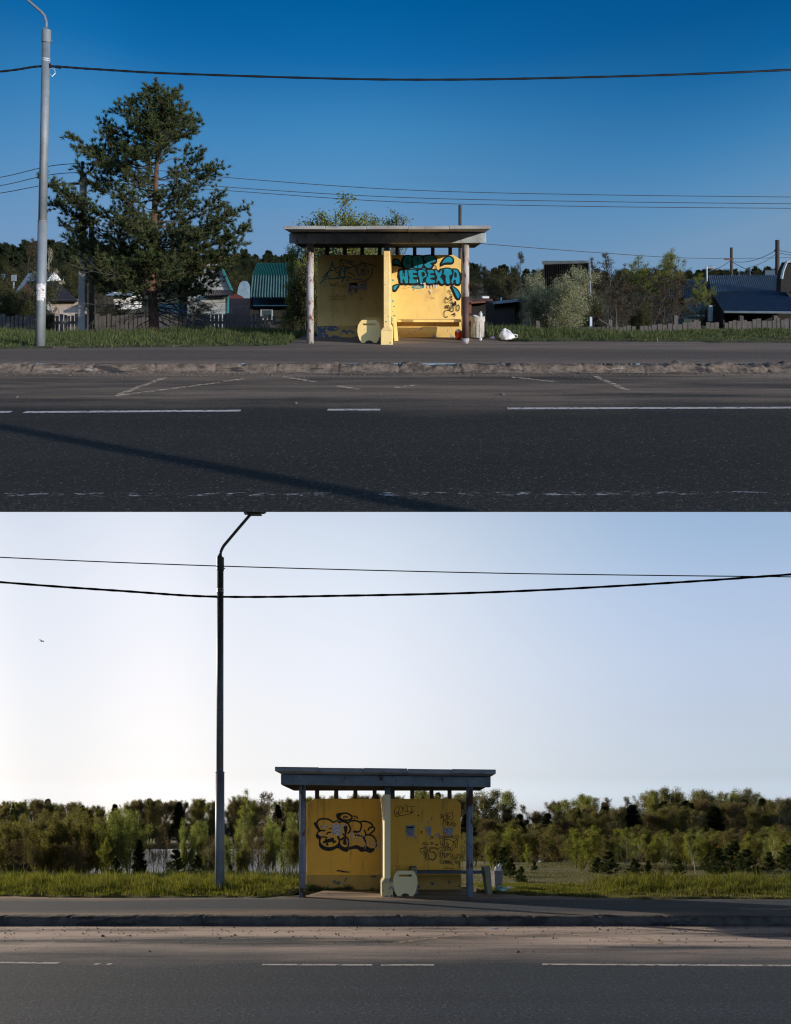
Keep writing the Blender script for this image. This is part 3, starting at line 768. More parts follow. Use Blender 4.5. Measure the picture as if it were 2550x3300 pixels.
ux = lambda px, D: (px - 1275) * D / F
YW = 18.9
upper = shelter(UP, 'bus_shelter', 'yellow concrete bus shelter with teal bubble graffiti, on the upper roadside before the houses', dict(
    cx=-0.17, yw=YW, yc=17.25, ys=16.3, yf=17.1, roofw=4.24, beamw=4.23, backw=4.12, tilt=-0.002,
    zs1=0.995, zs0=0.925, zf1=0.885, zf0=0.672, zb1=0.86, zc=0.635, zw=0.462, zp=-1.22,
    cols=[(ux(1000, 17.25), M_col_l, 'pale roof post speckled with rust'), (ux(1501, 17.25), M_col_l, 'roof post pale above and brown below')], cr=0.077,
    posts=[ux(v, YW) for v in (1054, 1111.5, 1167, 1224, 1280, 1337, 1395.6, 1452)], pw=0.086,
    walls=[(ux(1023.8, YW), ux(1250, YW), (0.07, 0.07), (0, 0), M_yel, M_plinth), (ux(1257, YW), ux(1486, YW), (0.04, 0.04), (0.18, 0.11), M_yel, M_plinth_r)],
    yfn=16.95, zfn=0.50, zbase=-1.12, finf=(ux(1236.6, 16.95), ux(1256.6, 16.95)), finb=(ux(1245, YW), ux(1264, YW)), be=0.06,
    mroof=M_conc, mbeam=M_beam, mfin=M_yel2, mbase=M_yel2))
YL = 16.9
lower = shelter(LO, 'bus_shelter', 'ochre concrete bus shelter with black outlined graffiti, on the lower roadside before the lake', dict(
    cx=-0.185, yw=YL, yc=15.28, ys=14.5, yf=15.1, roofw=4.03, beamw=3.98, backw=3.98, tilt=0.0125,
    zs1=0.925, zs0=0.845, zf1=0.825, zf0=0.630, zb1=0.80, zc=0.608, zw=0.432, zp=-1.19,
    cols=[(ux(975, 15.28), M_col_blue, 'blue grey roof post streaked with rust, left'), (ux(1514, 15.28), M_col_blue, 'blue grey roof post with dark stains, right')], cr=0.066,
    posts=[ux(v, YL) for v in (1021, 1083, 1145, 1207.4, 1266, 1329, 1391.5, 1450)], pw=0.085,
    walls=[(ux(988.5, YL), ux(1227, YL), (0.16, 0.10), (0.03, 0.04), M_yel_lo, M_plinth_lo), (ux(1232, YL), ux(1485.6, YL), (0, 0), (0.12, 0.10), M_yel_lo, M_plinth_lo)],
    yfn=15.3, zfn=0.475, zbase=-1.14, finf=(ux(1239, 15.3), ux(1259, 15.3)), finb=(ux(1227, YL), ux(1247, YL)), be=0.05, findrop=0.03,
    mroof=M_conc_lo, mbeam=M_beam_lo, mfin=M_fin_lo, mbase=M_finbase_lo))
def wall_of(root, i):
    return [o for o in root.children if o.name.startswith('wall_panel')][i]
wU = sorted([o for o in upper.children if o.name.startswith('wall_panel')], key=lambda o: o.data.vertices[0].co.x)
wL = sorted([o for o in lower.children if o.name.startswith('wall_panel')], key=lambda o: o.data.vertices[0].co.x)

# --- bubble lettering on the upper right panel
A = Art(UP, YW, 1230, 800, 0.1718)
letters = [
 [(410,200),(440,150),(520,135),(565,160),(578,200),(562,260),(568,300),(550,350),(500,375),(440,365),(405,320),(395,260)],
 [(585,170),(610,140),(680,135),(740,145),(780,190),(785,260),(780,330),(750,370),(690,380),(620,370),(590,320),(575,250)],
 [(790,175),(830,140),(920,130),(990,145),(1025,200),(1020,250),(980,265),(925,280),(955,310),(940,355),(880,378),(820,350),(797,300),(815,280),(850,268),(800,222)],
 [(340,405),(365,390),(398,395),(408,450),(432,452),(440,405),(470,398),(495,412),(500,480),(512,580),(508,640),(470,662),(432,650),(420,592),(402,590),(410,645),(380,660),(352,640),(345,560),(332,480)],
 [(500,412),(560,398),(640,405),(672,430),(678,462),(600,470),(602,486),(668,500),(688,530),(660,545),(605,548),(602,568),(680,590),(705,625),(680,652),(580,662),(520,655),(505,620),(522,560),(502,490)],
 [(682,420),(740,398),(820,410),(866,460),(852,535),(800,562),(782,620),(765,678),(725,665),(708,610),(702,560),(680,490)],
 [(832,428),(900,396),(965,402),(1000,440),(985,468),(925,476),(930,490),(1000,505),(1000,545),(930,560),(935,575),(1010,595),(1022,635),(960,662),(860,658),(822,610),(842,550),(868,500)],
 [(990,402),(1030,400),(1065,430),(1088,450),(1112,398),(1150,390),(1166,430),(1145,490),(1112,535),(1150,580),(1175,640),(1140,672),(1098,650),(1072,608),(1045,655),(1020,640),(1022,590),(1040,545),(1010,480)],
 [(1150,402),(1200,375),(1290,378),(1345,420),(1335,480),(1285,520),(1292,600),(1292,655),(1245,672),(1205,645),(1195,570),(1198,520),(1150,475)],
 [(1322,405),(1370,388),(1430,402),(1460,460),(1475,560),(1470,655),(1425,672),(1390,655),(1385,600),(1362,600),(1352,655),(1320,665),(1305,620),(1325,540),(1340,480)],
]
drops = [[(215,250),(250,208),(310,212),(345,260),(372,330),(320,300),(270,298),(225,290)],
 [(1120,302),(1150,240),(1200,178),(1270,152),(1330,175),(1347,230),(1320,268),(1250,270),(1180,277),(1140,295)],
 [(220,765),(225,715),(270,688),(325,682),(295,735),(255,785)],
 [(1315,712),(1380,740),(1440,800),(1472,870),(1455,940),(1412,920),(1378,850),(1342,770)]]
mb, mt_, mb2 = M(), M(), M()
for L_ in letters[:3] + letters[3:] + drops:
    A.line(mb, L_, 44, closed=True, dx=-8, dy=12)
A.fill(mb, [(400,200),(700,150),(1000,180),(980,330),(900,370),(500,370),(400,300)])
A.fill(mb, [(345,420),(800,420),(1450,430),(1455,640),(900,640),(360,640)])
fills = []
for L_ in letters + drops:
    q = M(); A.fill(q, L_); fills.append(q)
for P_ in ([(550,372),(640,392),(600,400),(556,392)], [(760,385),(820,380),(815,400),(775,402)]):
    q = M(); A.fill(q, P_); part('paint_dot', q, M_teal, wU[1])
A.line(mt_, [(590,720),(680,702),(772,718),(770,738),(680,745),(592,738)], 16, closed=True)
for x, y, r in ((212,598,20),(208,990,20),(236,1087,13),(238,1257,14),(203,1182,10),(206,1320,12),(206,1355,8)):
    q = M(); A.dot(q, x, y, r); part('paint_dot', q, M_teal, wU[1])
outl = []
for L_, q in zip(letters + drops, fills):
    nv, nf = len(q.V), len(q.Fc)
    A.line(q, L_, 13, closed=True)
    q.mi[nf:] = [1] * (len(q.Fc) - nf)
    part('bubble_letter' if len(outl) < len(letters) else 'paint_drop', q, [M_teal, M_black], wU[1]); outl.append(1)
for L_ in ([(505,195),(472,235),(478,285),(545,268)], [(682,182),(674,232),(692,252)], [(690,292),(684,378)], [(818,292),(850,268)],
           [(1130,490),(1150,470)], [(408,452),(405,520)], [(436,520),(440,455)], [(1100,350),(1122,318)], [(1232,150),(1215,178)]):
    q = M(); A.line(q, L_, 13); part('letter_stroke', q, M_black, wU[1])
for L_, wd, cl in (([(772,455),(800,470),(798,510),(778,515)], 22, True), ([(1385,455),(1398,480),(1402,530),(1388,535),(1382,490)], 18, True), ([(800,560),(808,600),(800,640),(790,668)], 40, False), ([(985,340),(1000,318),(1022,340),(1030,385)], 9, False)):
    q = M(); A.line(q, L_, wd, closed=cl); part('letter_stroke', q, M_black, wU[1])
if 0: A.line(mb2, [(772,455),(800,470),(798,510),(778,515)], 22, closed=True)
if 0: A.line(mb2, [(1385,455),(1398,480),(1402,530),(1388,535),(1382,490)], 18, closed=True)
if 0: A.line(mb2, [(800,560),(808,600),(800,640),(790,668)], 40)
if 0: A.line(mb2, [(985,340),(1000,318),(1022,340),(1030,385)], 9)
part('shadow_spray', mb, M_black, wU[1])
part('teal_spray', mt_, M_teal, wU[1])
m = M()
for L_, wd in (([(1258,828),(1250,800),(1275,790),(1292,812),(1280,845),(1310,868),(1325,900),(1310,935)], 8), ([(1215,915),(1190,955),(1195,1000),(1215,1025),(1240,1010)], 9),
    ([(1212,905),(1232,960),(1245,925)], 8), ([(1245,935),(1252,965),(1270,930)], 8), ([(1278,922),(1280,955)], 8), ([(1290,900),(1310,960),(1330,1010),(1340,1060)], 10),
    ([(1290,900),(1310,895),(1312,925),(1298,940)], 8), ([(1165,965),(1170,985)], 7), ([(1165,1000),(1178,1018)], 7), ([(1338,862),(1345,890)], 7), ([(1255,1000),(1290,975),(1345,943)], 8),
    ([(1190,1135),(1212,1068),(1228,1130),(1250,1060),(1268,1145)], 11), ([(1255,1110),(1290,1160),(1300,1060)], 10), ([(1268,1020),(1310,1022),(1340,1040)], 10), ([(1318,1020),(1330,1110),(1290,1130)], 10),
    ([(1338,1040),(1350,1150),(1330,1190),(1270,1160),(1200,1168),(1172,1220),(1185,1275),(1220,1297),(1248,1268)], 10), ([(1350,1080),(1362,1015),(1378,1080),(1392,985),(1405,1150),(1440,1170),(1462,1110),(1440,1055),(1435,1090)], 11),
    ([(1308,1255),(1382,1210),(1345,1245),(1382,1240),(1365,1285)], 11)):
    A.line(m, L_, wd)
for L_ in ([(418,700),(438,716)], [(445,700),(458,716)], [(405,742),(425,748),(440,738)], [(460,748),(540,730)], [(932,920),(995,925)], [(932,942),(1015,948)], [(540,1172),(556,1165)], [(835,912),(840,922)]):
    A.line(m, L_, 5)
part('marker_tag', m, M_black, wU[1])
M_scrap = pm('white_paper_scrap', (0.74, 0.70, 0.70))
rg = random.Random(4)
for (x, y, w_, h_) in ((672,608,14,30),(745,660,12,16),(815,690,24,60),(880,720,22,40),(935,725,18,40),(985,710,14,50),(1030,740,18,70),(940,820,26,60),(905,800,14,26),(630,768,12,20),(770,790,8,18),(790,660,14,20)):
    m = M()
    for k in range(3):
        a, b_ = x + rg.uniform(-w_, w_) * .6, y + rg.uniform(-h_, h_) * .4
        A.fill(m, [(a - w_ * rg.uniform(.2, .6), b_ - h_ * .4), (a + w_ * rg.uniform(.2, .6), b_ - h_ * .5), (a + w_ * .4, b_ + h_ * rg.uniform(.1, .5)), (a - w_ * .3, b_ + h_ * .5)], smooth=False)
    part('paper_scrap', m, M_scrap, wU[1])


# --- teal tag and paper remains on the shaded upper left panel
A = Art(UP, YW, 1000, 800, 0.1718)
m = M()
for L_, wd in (([(175,668),(260,585),(340,450),(400,320),(418,250),(430,330),(480,400)], 18), ([(225,560),(330,445),(400,415),(445,425)], 16), ([(320,440),(305,500),(340,550),(420,575),(520,545),(570,470),(560,430)], 16),
    ([(330,520),(405,515)], 14), ([(470,390),(530,350),(600,335),(690,350),(740,400)], 15), ([(480,400),(490,450),(540,480),(580,545),(650,530)], 15), ([(545,380),(600,375),(590,410),(540,415),(560,470)], 14),
    ([(620,370),(690,390),(660,430),(600,440)], 14), ([(640,380),(650,450),(640,540),(590,640)], 18), ([(660,370),(760,360),(840,345),(880,400),(820,420)], 14), ([(700,440),(780,480),(850,530)], 15),
    ([(545,315),(575,200),(600,270),(625,305)], 14), ([(575,205),(680,235),(790,245),(760,275),(650,268)], 14), ([(740,290),(850,325),(960,290),(1060,290),(1160,315),(1240,365)], 14), ([(940,240),(1000,300),(1070,365)], 14),
    ([(960,280),(930,340),(870,380),(900,470),(915,530)], 14), ([(1160,365),(1165,460),(1110,560),(1010,615),(890,635)], 15), ([(270,600),(275,650),(255,740)], 7), ([(280,570),(360,590)], 12), ([(490,575),(560,560),(640,545),(720,540),(790,570)], 14), ([(785,820),(780,900)], 10)):
    A.line(m, L_, wd)
part('teal_tag', m, M_tealtag, wU[0])
m = M()
for L_, wd in (([(355,670),(375,650),(385,710),(405,670),(425,715),(440,665)], 5), ([(455,640),(450,720)], 5), ([(440,680),(470,675),(465,720)], 5), ([(485,650),(480,725)], 5), ([(480,640),(530,650),(500,690),(540,715)], 5),
    ([(520,700),(690,695)], 5), ([(540,700),(545,740)], 4), ([(570,700),(565,745)], 4), ([(590,700),(610,745),(630,700),(640,750)], 4), ([(655,700),(690,720),(650,760)], 4), ([(300,718),(360,722)], 4),
    ([(350,900),(375,890),(385,920),(400,885)], 4), ([(410,890),(412,930),(440,930)], 4), ([(450,870),(460,930),(500,880),(480,935)], 4), ([(490,860),(550,860)], 4), ([(520,870),(520,920),(560,915)], 4), ([(580,900),(600,890),(605,915),(582,915),(580,900)], 4), ([(620,885),(660,880),(640,910),(665,930),(620,935)], 4), ([(360,940),(400,960),(660,960)], 4)):
    A.line(m, L_, wd)
for x, y, r in ((962,935,11),(958,958,7),(1235,1025,11),(365,590,6)): A.dot(m, x, y, r)
part('marker_tag', m, M_black, wU[0])
m = M()
for P_ in ([(945,390),(990,385),(985,480),(1050,480),(1055,500),(1000,508),(950,495)], [(990,385),(1030,390),(1030,440),(1000,430)], [(725,650),(885,640),(888,760),(880,850),(835,845),(820,770),(780,765),(750,860),(718,855)],
           [(890,690),(1050,630),(1055,780),(990,770),(895,765)], [(800,570),(975,570),(970,590),(810,600)], [(670,580),(720,575),(725,610),(680,612)], [(625,658),(695,656),(695,668),(630,672)], [(1070,400),(1100,400),(1100,490),(1085,470)]):
    A.fill(m, P_, smooth=False)
part('torn_notice', m, pm('notice_grey_blue', (0.40, 0.41, 0.45), (0.22, 0.23, 0.26), 10, blot=[((0.22, 0.15, 0.05), 18, 0.54, 0.03)]), wU[0])
m = M()
A.fill(m, [(740,655),(880,640),(885,700),(790,690),(745,690)], smooth=False)
part('notice_print', m, M_black, wU[0])

# --- black piece on the lower left panel
A = Art(LO, YL, 970, 2550, 0.1718)
m = M()
B = [([(370,745),(330,690),(300,620),(310,570),(350,530),(430,518),(520,530),(580,565),(610,590)], 16), ([(610,590),(660,560),(700,565),(715,600)], 14), ([(720,600),(760,572),(830,580),(890,620),(925,690),(920,750),(870,800)], 16),
     ([(460,745),(400,738),(330,760),(310,800),(335,840),(385,865)], 15), ([(378,862),(440,858),(500,880)], 14), ([(378,865),(352,930),(370,990),(430,1040),(520,1065),(620,1050),(700,1000),(722,940),(715,880),(690,830)], 16),
     ([(520,702),(600,700)], 14), ([(478,820),(505,780),(570,770)], 14), ([(890,600),(940,558),(1020,555),(1100,580),(1135,630),(1120,720),(1090,760),(1040,755),(980,752)], 16), ([(1100,580),(1180,565),(1260,580),(1320,610),(1345,660),(1290,690),(1255,740)], 16),
     ([(1335,670),(1380,690),(1370,740),(1310,790),(1290,820)], 15), ([(1180,725),(1215,780),(1210,830),(1180,880)], 14), ([(1210,825),(1290,820),(1360,850),(1405,920),(1420,1000),(1390,1060)], 16), ([(980,770),(1040,770),(1060,800),(1010,830)], 14),
     ([(1010,830),(1090,830),(1160,860),(1210,940),(1220,1000),(1190,1050)], 16), ([(855,850),(890,920),(890,1010),(860,1062),(800,1060),(740,1015),(715,960)], 16), ([(770,790),(800,810),(820,850)], 14), ([(690,850),(720,900),(770,905),(810,860)], 20),
     ([(415,970),(470,935),(545,905),(605,890),(600,930),(665,952)], 20), ([(465,890),(480,960),(505,1022)], 20), ([(510,900),(512,945),(600,930),(612,985)], 18),
     ([(975,462),(1010,475),(1018,500),(1008,530)], 9), ([(1010,462),(1050,475),(1065,500),(1055,530)], 9), ([(890,1060),(960,1045),(1040,1020)], 14),
     ([(725,490),(750,440),(820,412),(890,425),(945,460),(958,500),(920,535),(840,545),(770,530),(728,495)], 16)]
for L_, wd in B: A.line(m, L_, wd * 1.65)
for P_ in ([(240,600),(300,590),(330,680),(375,745),(340,750),(290,700)], [(275,830),(310,800),(335,845),(385,865),(350,910),(300,880)], [(335,970),(355,960),(400,1030),(520,1068),(640,1050),(700,1010),(740,1020),(860,1068),(960,1050),(1040,1010),(1130,1040),(1190,1050),(1240,1030),(1310,1070),(1385,1065),(1370,1120),(1300,1160),(1210,1130),(1130,1140),(1060,1090),(990,1085),(900,1105),(870,1140),(780,1120),(690,1070),(600,1110),(500,1122),(400,1090),(345,1030)],
           [(660,460),(680,420),(740,405),(815,405),(750,440),(728,490),(770,530),(860,548),(880,600),(760,570),(690,530)], [(785,485),(810,465),(860,465),(885,485),(860,505),(810,505)],
           [(805,670),(840,645),(870,660),(875,720),(855,800),(850,900),(858,1000),(800,1000),(790,950),(815,880),(820,780),(808,720)],
           [(665,1503),(690,1480),(740,1482),(820,1500),(910,1510),(915,1525),(820,1525),(730,1508)]):
    A.fill(m, P_)
part('black_spray_piece', m, M_black, wL[0])
m = M(); A.fill(m, [(815,486),(830,478),(850,480),(858,488),(840,494),(820,493)])
part('eye_centre', m, M_yel_lo, wL[0])
m = M()
A.fill(m, [(585,615),(700,612),(780,640),(885,620),(880,650),(790,660),(770,700),(780,800),(770,838),(640,835),(582,790)], smooth=False)
A.fill(m, [(370,655),(430,645),(515,650),(510,690),(430,682),(375,695)], smooth=False); A.fill(m, [(412,620),(435,615),(432,632),(415,630)], smooth=False); A.fill(m, [(520,600),(535,605),(532,622)], smooth=False)
A.fill(m, [(362,780),(372,790),(372,825),(364,822)], smooth=False); A.fill(m, [(552,845),(560,845),(560,890),(553,888)], smooth=False)
part('torn_notice', m, M_paper, wL[0])
m = M()
for L_ in ([(890,950),(960,870),(975,775),(940,790),(930,840),(985,890)], [(1060,780),(1045,850),(1060,980)], [(1055,800),(1120,800),(1110,850),(1065,850)], [(1190,810),(1150,870),(1160,950),(1110,1050)], [(1200,810),(1210,900)],
           [(1205,1090),(1220,980),(1275,880),(1290,990)], [(1205,1000),(1310,1000)], [(1340,900),(1310,960),(1320,1040),(1380,1000),(1390,910),(1345,895)], [(1380,1080),(1420,960),(1440,1000),(1475,980),(1445,1110)], [(1040,850),(1100,940)]):
    A.line(m, L_, 11)
part('pale_scrawl', m, M_chalk, wL[0])
# --- thin black tags and notices on the shaded lower right panel
A = Art(LO, YL, 1230, 2550, 0.1718)
m = M()
for L_ in ([(275,300),(240,380),(250,450),(290,482),(340,460),(430,450),(520,430),(590,400),(600,370)], [(275,300),(350,290),(385,300),(410,370)], [(420,290),(390,380),(350,400)], [(440,265),(470,262),(500,400)], [(440,300),(440,340)], [(490,290),(630,285)], [(575,300),(565,340),(600,380)], [(270,410),(310,400),(320,430),(275,435),(270,410)], [(340,320),(320,400),(350,455)], [(430,370),(480,385),(520,375)], [(540,375),(545,410),(565,375),(570,410)],
           [(1095,455),(1140,425),(1110,510),(1150,470),(1165,540)], [(1170,440),(1160,530),(1220,525),(1215,455),(1175,450)], [(1210,390),(1245,470),(1235,545)], [(1240,440),(1320,385),(1335,450),(1345,500),(1300,540),(1255,500),(1290,465),(1310,480)], [(1150,640),(1160,560),(1200,555),(1205,640)], [(1200,560),(1235,570),(1235,650)], [(1250,550),(1245,650),(1290,640),(1255,600),(1285,570)], [(1310,560),(1300,655)], [(1370,555),(1305,605),(1375,640)], [(1310,600),(1400,615),(1350,680)], [(1345,640),(1320,665)],
           [(1075,865),(1165,845),(1180,870),(1180,1000),(1145,1005),(1150,880),(1085,900),(1078,865)], [(1160,845),(1310,845),(1310,870),(1190,870),(1185,905),(1270,910),(1340,950),(1350,1000),(1300,1050),(1200,1040)], [(1100,920),(1110,1000),(1180,1040)], [(1330,845),(1440,840),(1435,870),(1415,1050),(1380,1040),(1395,980),(1360,970),(1355,940),(1395,930),(1400,880),(1340,880),(1330,845)], [(1160,770),(1215,830)], [(1255,770),(1258,850)], [(1330,810),(1290,850)], [(1200,1000),(1235,975),(1265,1020),(1200,1022)],
           [(715,1085),(830,1050),(850,1055),(885,1270),(830,1270),(815,1130),(745,1150),(720,1085)], [(740,1085),(825,1075),(845,1260)], [(770,1180),(830,1165)], [(770,1200),(835,1180)], [(905,1060),(1010,1055),(1010,1075),(920,1080),(920,1120),(980,1130),(1025,1180),(1020,1250),(960,1300),(900,1270)], [(905,1060),(905,1140),(970,1150),(1005,1200),(995,1260),(950,1285),(900,1250)], [(1020,1080),(1060,1065),(1050,1110),(1030,1090)], [(1065,1075),(1135,1060),(1140,1240),(1110,1240),(1100,1090)],
           [(1145,1055),(1210,1050),(1170,1115),(1225,1110)], [(1245,1055),(1230,1090),(1260,1110),(1270,1075),(1245,1055)], [(1285,1060),(1310,1130),(1350,1055)],
           [(1065,1130),(1090,1240)], [(1065,1180),(1130,1170)], [(1150,1200),(1180,1160),(1185,1250),(1230,1180),(1215,1160)], [(1240,1160),(1235,1250)], [(1240,1165),(1270,1165),(1260,1200),(1240,1205)], [(1285,1160),(1305,1300)], [(1290,1170),(1340,1190),(1310,1230),(1360,1260),(1310,1290)], [(1370,1190),(1390,1290),(1440,1160)], [(1400,1240),(1450,1250)], [(1455,1190),(1490,1200),(1470,1290),(1460,1420)], [(1460,1200),(1490,1260)],
           [(1140,1280),(1100,1300),(1105,1350),(1150,1350),(1150,1310),(1125,1315)], [(1175,1290),(1170,1350),(1200,1350),(1200,1290)], [(1220,1290),(1225,1360),(1255,1290),(1250,1360)], [(1275,1300),(1270,1370),(1310,1340),(1280,1325)], [(1330,1300),(1320,1360),(1355,1400)], [(1370,1290),(1400,1360),(1420,1300),(1450,1370)],
           [(1170,1450),(1230,1440),(1300,1445),(1360,1465)], [(765,1000),(800,960),(850,975),(870,1000),(820,1005),(780,985)], [(905,910),(940,850),(975,870),(940,880)], [(915,965),(960,970),(935,1000),(930,975)], [(975,970),(1010,975)], [(1010,1000),(1060,995),(1020,1020),(1060,1030)], [(950,850),(945,905)]):
    A.line(m, L_, 9)
part('marker_tag', m, M_black, wL[1])
m = M()
for P_ in ([(450,640),(640,635),(620,700),(615,830),(655,850),(650,890),(630,900),(610,850),(480,850),(470,830),(450,760)], [(480,855),(500,860),(495,900),(475,900)], [(1190,670),(1240,690),(1340,685),(1335,760),(1310,825),(1240,830),(1200,790),(1165,735)],
           [(925,480),(940,480),(940,560),(925,560)], [(962,490),(970,490),(970,550),(962,545)], [(800,680),(930,650),(932,830),(900,845),(860,800),(840,730)], [(860,570),(895,570),(890,600),(865,600)], [(1045,790),(1090,790),(1095,850),(1060,850)], [(1005,800),(1030,805),(1020,850),(1003,845)], [(705,570),(730,570),(725,590),(708,588)], [(1025,850),(1045,850),(1040,880)], [(930,620),(940,620),(938,665)]):
    A.fill(m, P_, smooth=False)
part('torn_notice', m, M_paperb, wL[1])
m = M(); A.fill(m, [(465,665),(615,660),(600,690),(500,700),(468,690)], smooth=False)
for k in range(9): A.line(m, [(470, 715 + k * 12), (600 + (k % 3) * 6, 715 + k * 12)], 4, smooth=False)
A.fill(m, [(1205,725),(1222,705),(1240,728)], smooth=False)
A.fill(m, [(670,455),(700,440),(715,468),(690,465)], smooth=False); A.fill(m, [(740,745),(765,745),(755,800),(742,800)], smooth=False)
part('notice_print', m, M_black, wL[1])
# streaks on the fin side of the upper shelter
m = M()

# ------------------------------------------------------------------ benches
def barrel(m, cxp, w_, h_, y0, t, zg=-1.48, slot=True):
    """bench end slab with swelling sides, a slot near the top and an arch cut at the foot"""
    pts = []
    hw = w_ / 2
    side = [(0.62, 0.0), (0.80, 0.12), (0.93, 0.32), (1.0, 0.52), (0.95, 0.75), (0.80, 0.90), (0.62, 1.0)]
    outer_r = [(cxp + hw * a, zg + h_ * b_) for a, b_ in side]
    outer_l = [(cxp - hw * a, zg + h_ * b_) for a, b_ in reversed(side)]
    arch = [(cxp - hw * 0.34 * math.cos(a), zg + h_ * 0.115 * math.sin(a)) for a in (math.pi * k / 8 for k in range(9))]
    zs0, zs1 = zg + h_ * 0.77, zg + h_ * 0.85
    # strips: left column, right column, bottom middle, top middle around the slot
    sl, sr = cxp - hw * 0.52, cxp + hw * 0.52
    def xat(z, sgn):
        zz = (z - zg) / h_
        return cxp + sgn * hw * float(np.interp(zz, [b_ for a, b_ in side], [a for a, b_ in side]))
    if slot:
        low = [p for p in outer_r if p[1] < zs0 - 1e-6] + [(xat(zs0, 1), zs0), (xat(zs0, -1), zs0)] + [p for p in outer_l if p[1] < zs0 - 1e-6] + arch
        m.prism(low, y0, y0 + t)
        m.prism([(xat(zs0, -1), zs0), (sl, zs0), (sl, zs1), (xat(zs1, -1), zs1)], y0, y0 + t)
        m.prism([(sr, zs0), (xat(zs0, 1), zs0), (xat(zs1, 1), zs1), (sr, zs1)], y0, y0 + t)
        top = [(xat(zs1, -1), zs1), (xat(zs1, 1), zs1)] + [p for p in outer_r if p[1] > zs1 + 1e-6] + [p for p in outer_l if p[1] > zs1 + 1e-6]
        m.prism(top, y0, y0 + t)
    else:
        m.prism(outer_r + outer_l + arch, y0, y0 + t)
b1 = thing('bench_end', 'pair of rounded yellow concrete bench ends in the shaded bay of the upper shelter', 'bench', (ux(1190, 17.2), 17.2, -1.48), UP)
m = M(); barrel(m, ux(1190, 17.2), 0.51, 0.495, 17.2, 0.09); part('end_slab', m, M_yel2, b1)
m = M(); barrel(m, ux(1200, 18.4), 0.50, 0.495, 18.35, 0.09, slot=False); part('end_slab', m, M_yel, b1)
b2 = thing('bench', 'yellow plank bench on slanted supports under the teal lettering', 'bench', (ux(1370, 18.2), 18.3, -1.48), UP)
m = M(); m.box(ux(1283, 18.1), ux(1487, 18.1), 18.08, 18.24, -1.085, -1.03); m.box(ux(1283, 18.1), ux(1487, 18.1), 18.27, 18.43, -1.085, -1.032); part('seat', m, M_yel, b2, bevel=0.006)
m = M(); m.box(ux(1279, 18.2), ux(1482, 18.2), 18.30, 18.36, -1.20, -1.09); part('rail', m, M_yel, b2, bevel=0.005)
for xa, xb, xc, xd in ((1266, 1277, 1271, 1284), (1487, 1493, 1491, 1495)):
    m = M(); m.hexa([(ux(xc, 17.9), 17.9, -1.50), (ux(xd, 17.9), 17.9, -1.50), (ux(xd, 18.45), 18.45, -1.50), (ux(xc, 18.45), 18.45, -1.50),
                     (ux(xa, 17.9), 17.98, -0.955), (ux(xb, 17.9), 17.98, -0.955), (ux(xb, 18.45), 18.5, -0.955), (ux(xa, 18.45), 18.5, -0.955)])
    part('support', m, M_yel, b2, bevel=0.008)
b3 = thing('bench_end', 'rounded cream concrete bench end with a slot, beside the fin of the lower shelter', 'bench', (ux(1306, 15.3), 15.3, -1.48), LO)
m = M(); barrel(m, ux(1306.5, 15.28), 0.475, 0.49, 15.28, 0.09); part('end_slab', m, M_bench_lo, b3)
m = M(); barrel(m, ux(1293, 16.3), 0.52, 0.53, 16.3, 0.09, slot=False); part('end_slab', m, M_yel_lo, b3)
b4 = thing('bench', 'long bench rail on leaning supports, reaching past the right post of the lower shelter', 'bench', (ux(1450, 16.0), 16.0, -1.48), LO)
m = M(); m.box(ux(1340, 16.0), ux(1566, 16.0), 15.96, 16.02, -1.095, -1.04); m.box(ux(1340, 16.0), ux(1566, 16.0), 16.12, 16.34, -1.09, -1.045); part('seat_rail', m, M_blueseat, b4, bevel=0.006)
for a, b_, c, d in ((1326, 1344, 1330, 1349), (1560, 1580, 1572, 1588)):
    m = M(); m.hexa([(ux(c, 15.85), 15.85, -1.5), (ux(d, 15.85), 15.85, -1.5), (ux(d - 3, 16.4), 16.4, -1.5), (ux(c - 10, 16.4), 16.4, -1.5),
                     (ux(a, 15.9), 15.9, -0.965), (ux(b_, 15.9), 15.9, -0.965), (ux(b_ - 3, 16.4), 16.4, -0.965), (ux(a - 10, 16.4), 16.4, -0.965)])
    part('support', m, M_olddoor, b4, bevel=0.008)

# ------------------------------------------------------------------ bins, bags, litter
def crumple(name, label, cat, site, c, rx, ry, rz, mat, seed, floor, n=26, rough=0.28):
    rg = np.random.default_rng(seed)
    ph = rg.uniform(0, 6.28, (8, 3)); fr = rg.integers(1, 5, (8, 3))
    V, Q = [], []
    for i in range(n + 1):
        th = math.pi * i / n
        for j in range(n * 2):
            a = 2 * math.pi * j / (n * 2)
            s = 1 + sum(rough / (k + 1.5) * math.sin(fr[k][0] * th + ph[k][0]) * math.sin(fr[k][1] * a + ph[k][1]) for k in range(8)) + rg.normal(0, 0.025)
            x, y, z = math.sin(th) * math.cos(a) * rx * s, math.sin(th) * math.sin(a) * ry * s, math.cos(th) * rz * s
            V.append((c[0] + x, c[1] + y, max(c[2] + z, floor)))
    m = M(); w2 = n * 2
    m.add(V, [(i * w2 + j, i * w2 + (j + 1) % w2, (i + 1) * w2 + (j + 1) % w2, (i + 1) * w2 + j) for i in range(n) for j in range(w2)])
    return m
yB = 19.0
bin1 = thing('litter_bin', 'pale concrete litter bin beside the brown roof post, heaped with bottles', 'litter bin', (ux(1540, yB), yB, -1.48), UP)
bx = ux(1539.5, yB)
m = M(); m.lathe(bx, yB, [(0.0, -1.50), (0.150, -1.50), (0.160, -1.10), (0.1605, -1.10), (0.145, -1.10), (0.13, -1.45), (0.0, -1.45)], 28)
part('drum', m, M_bin, bin1, smooth=False)
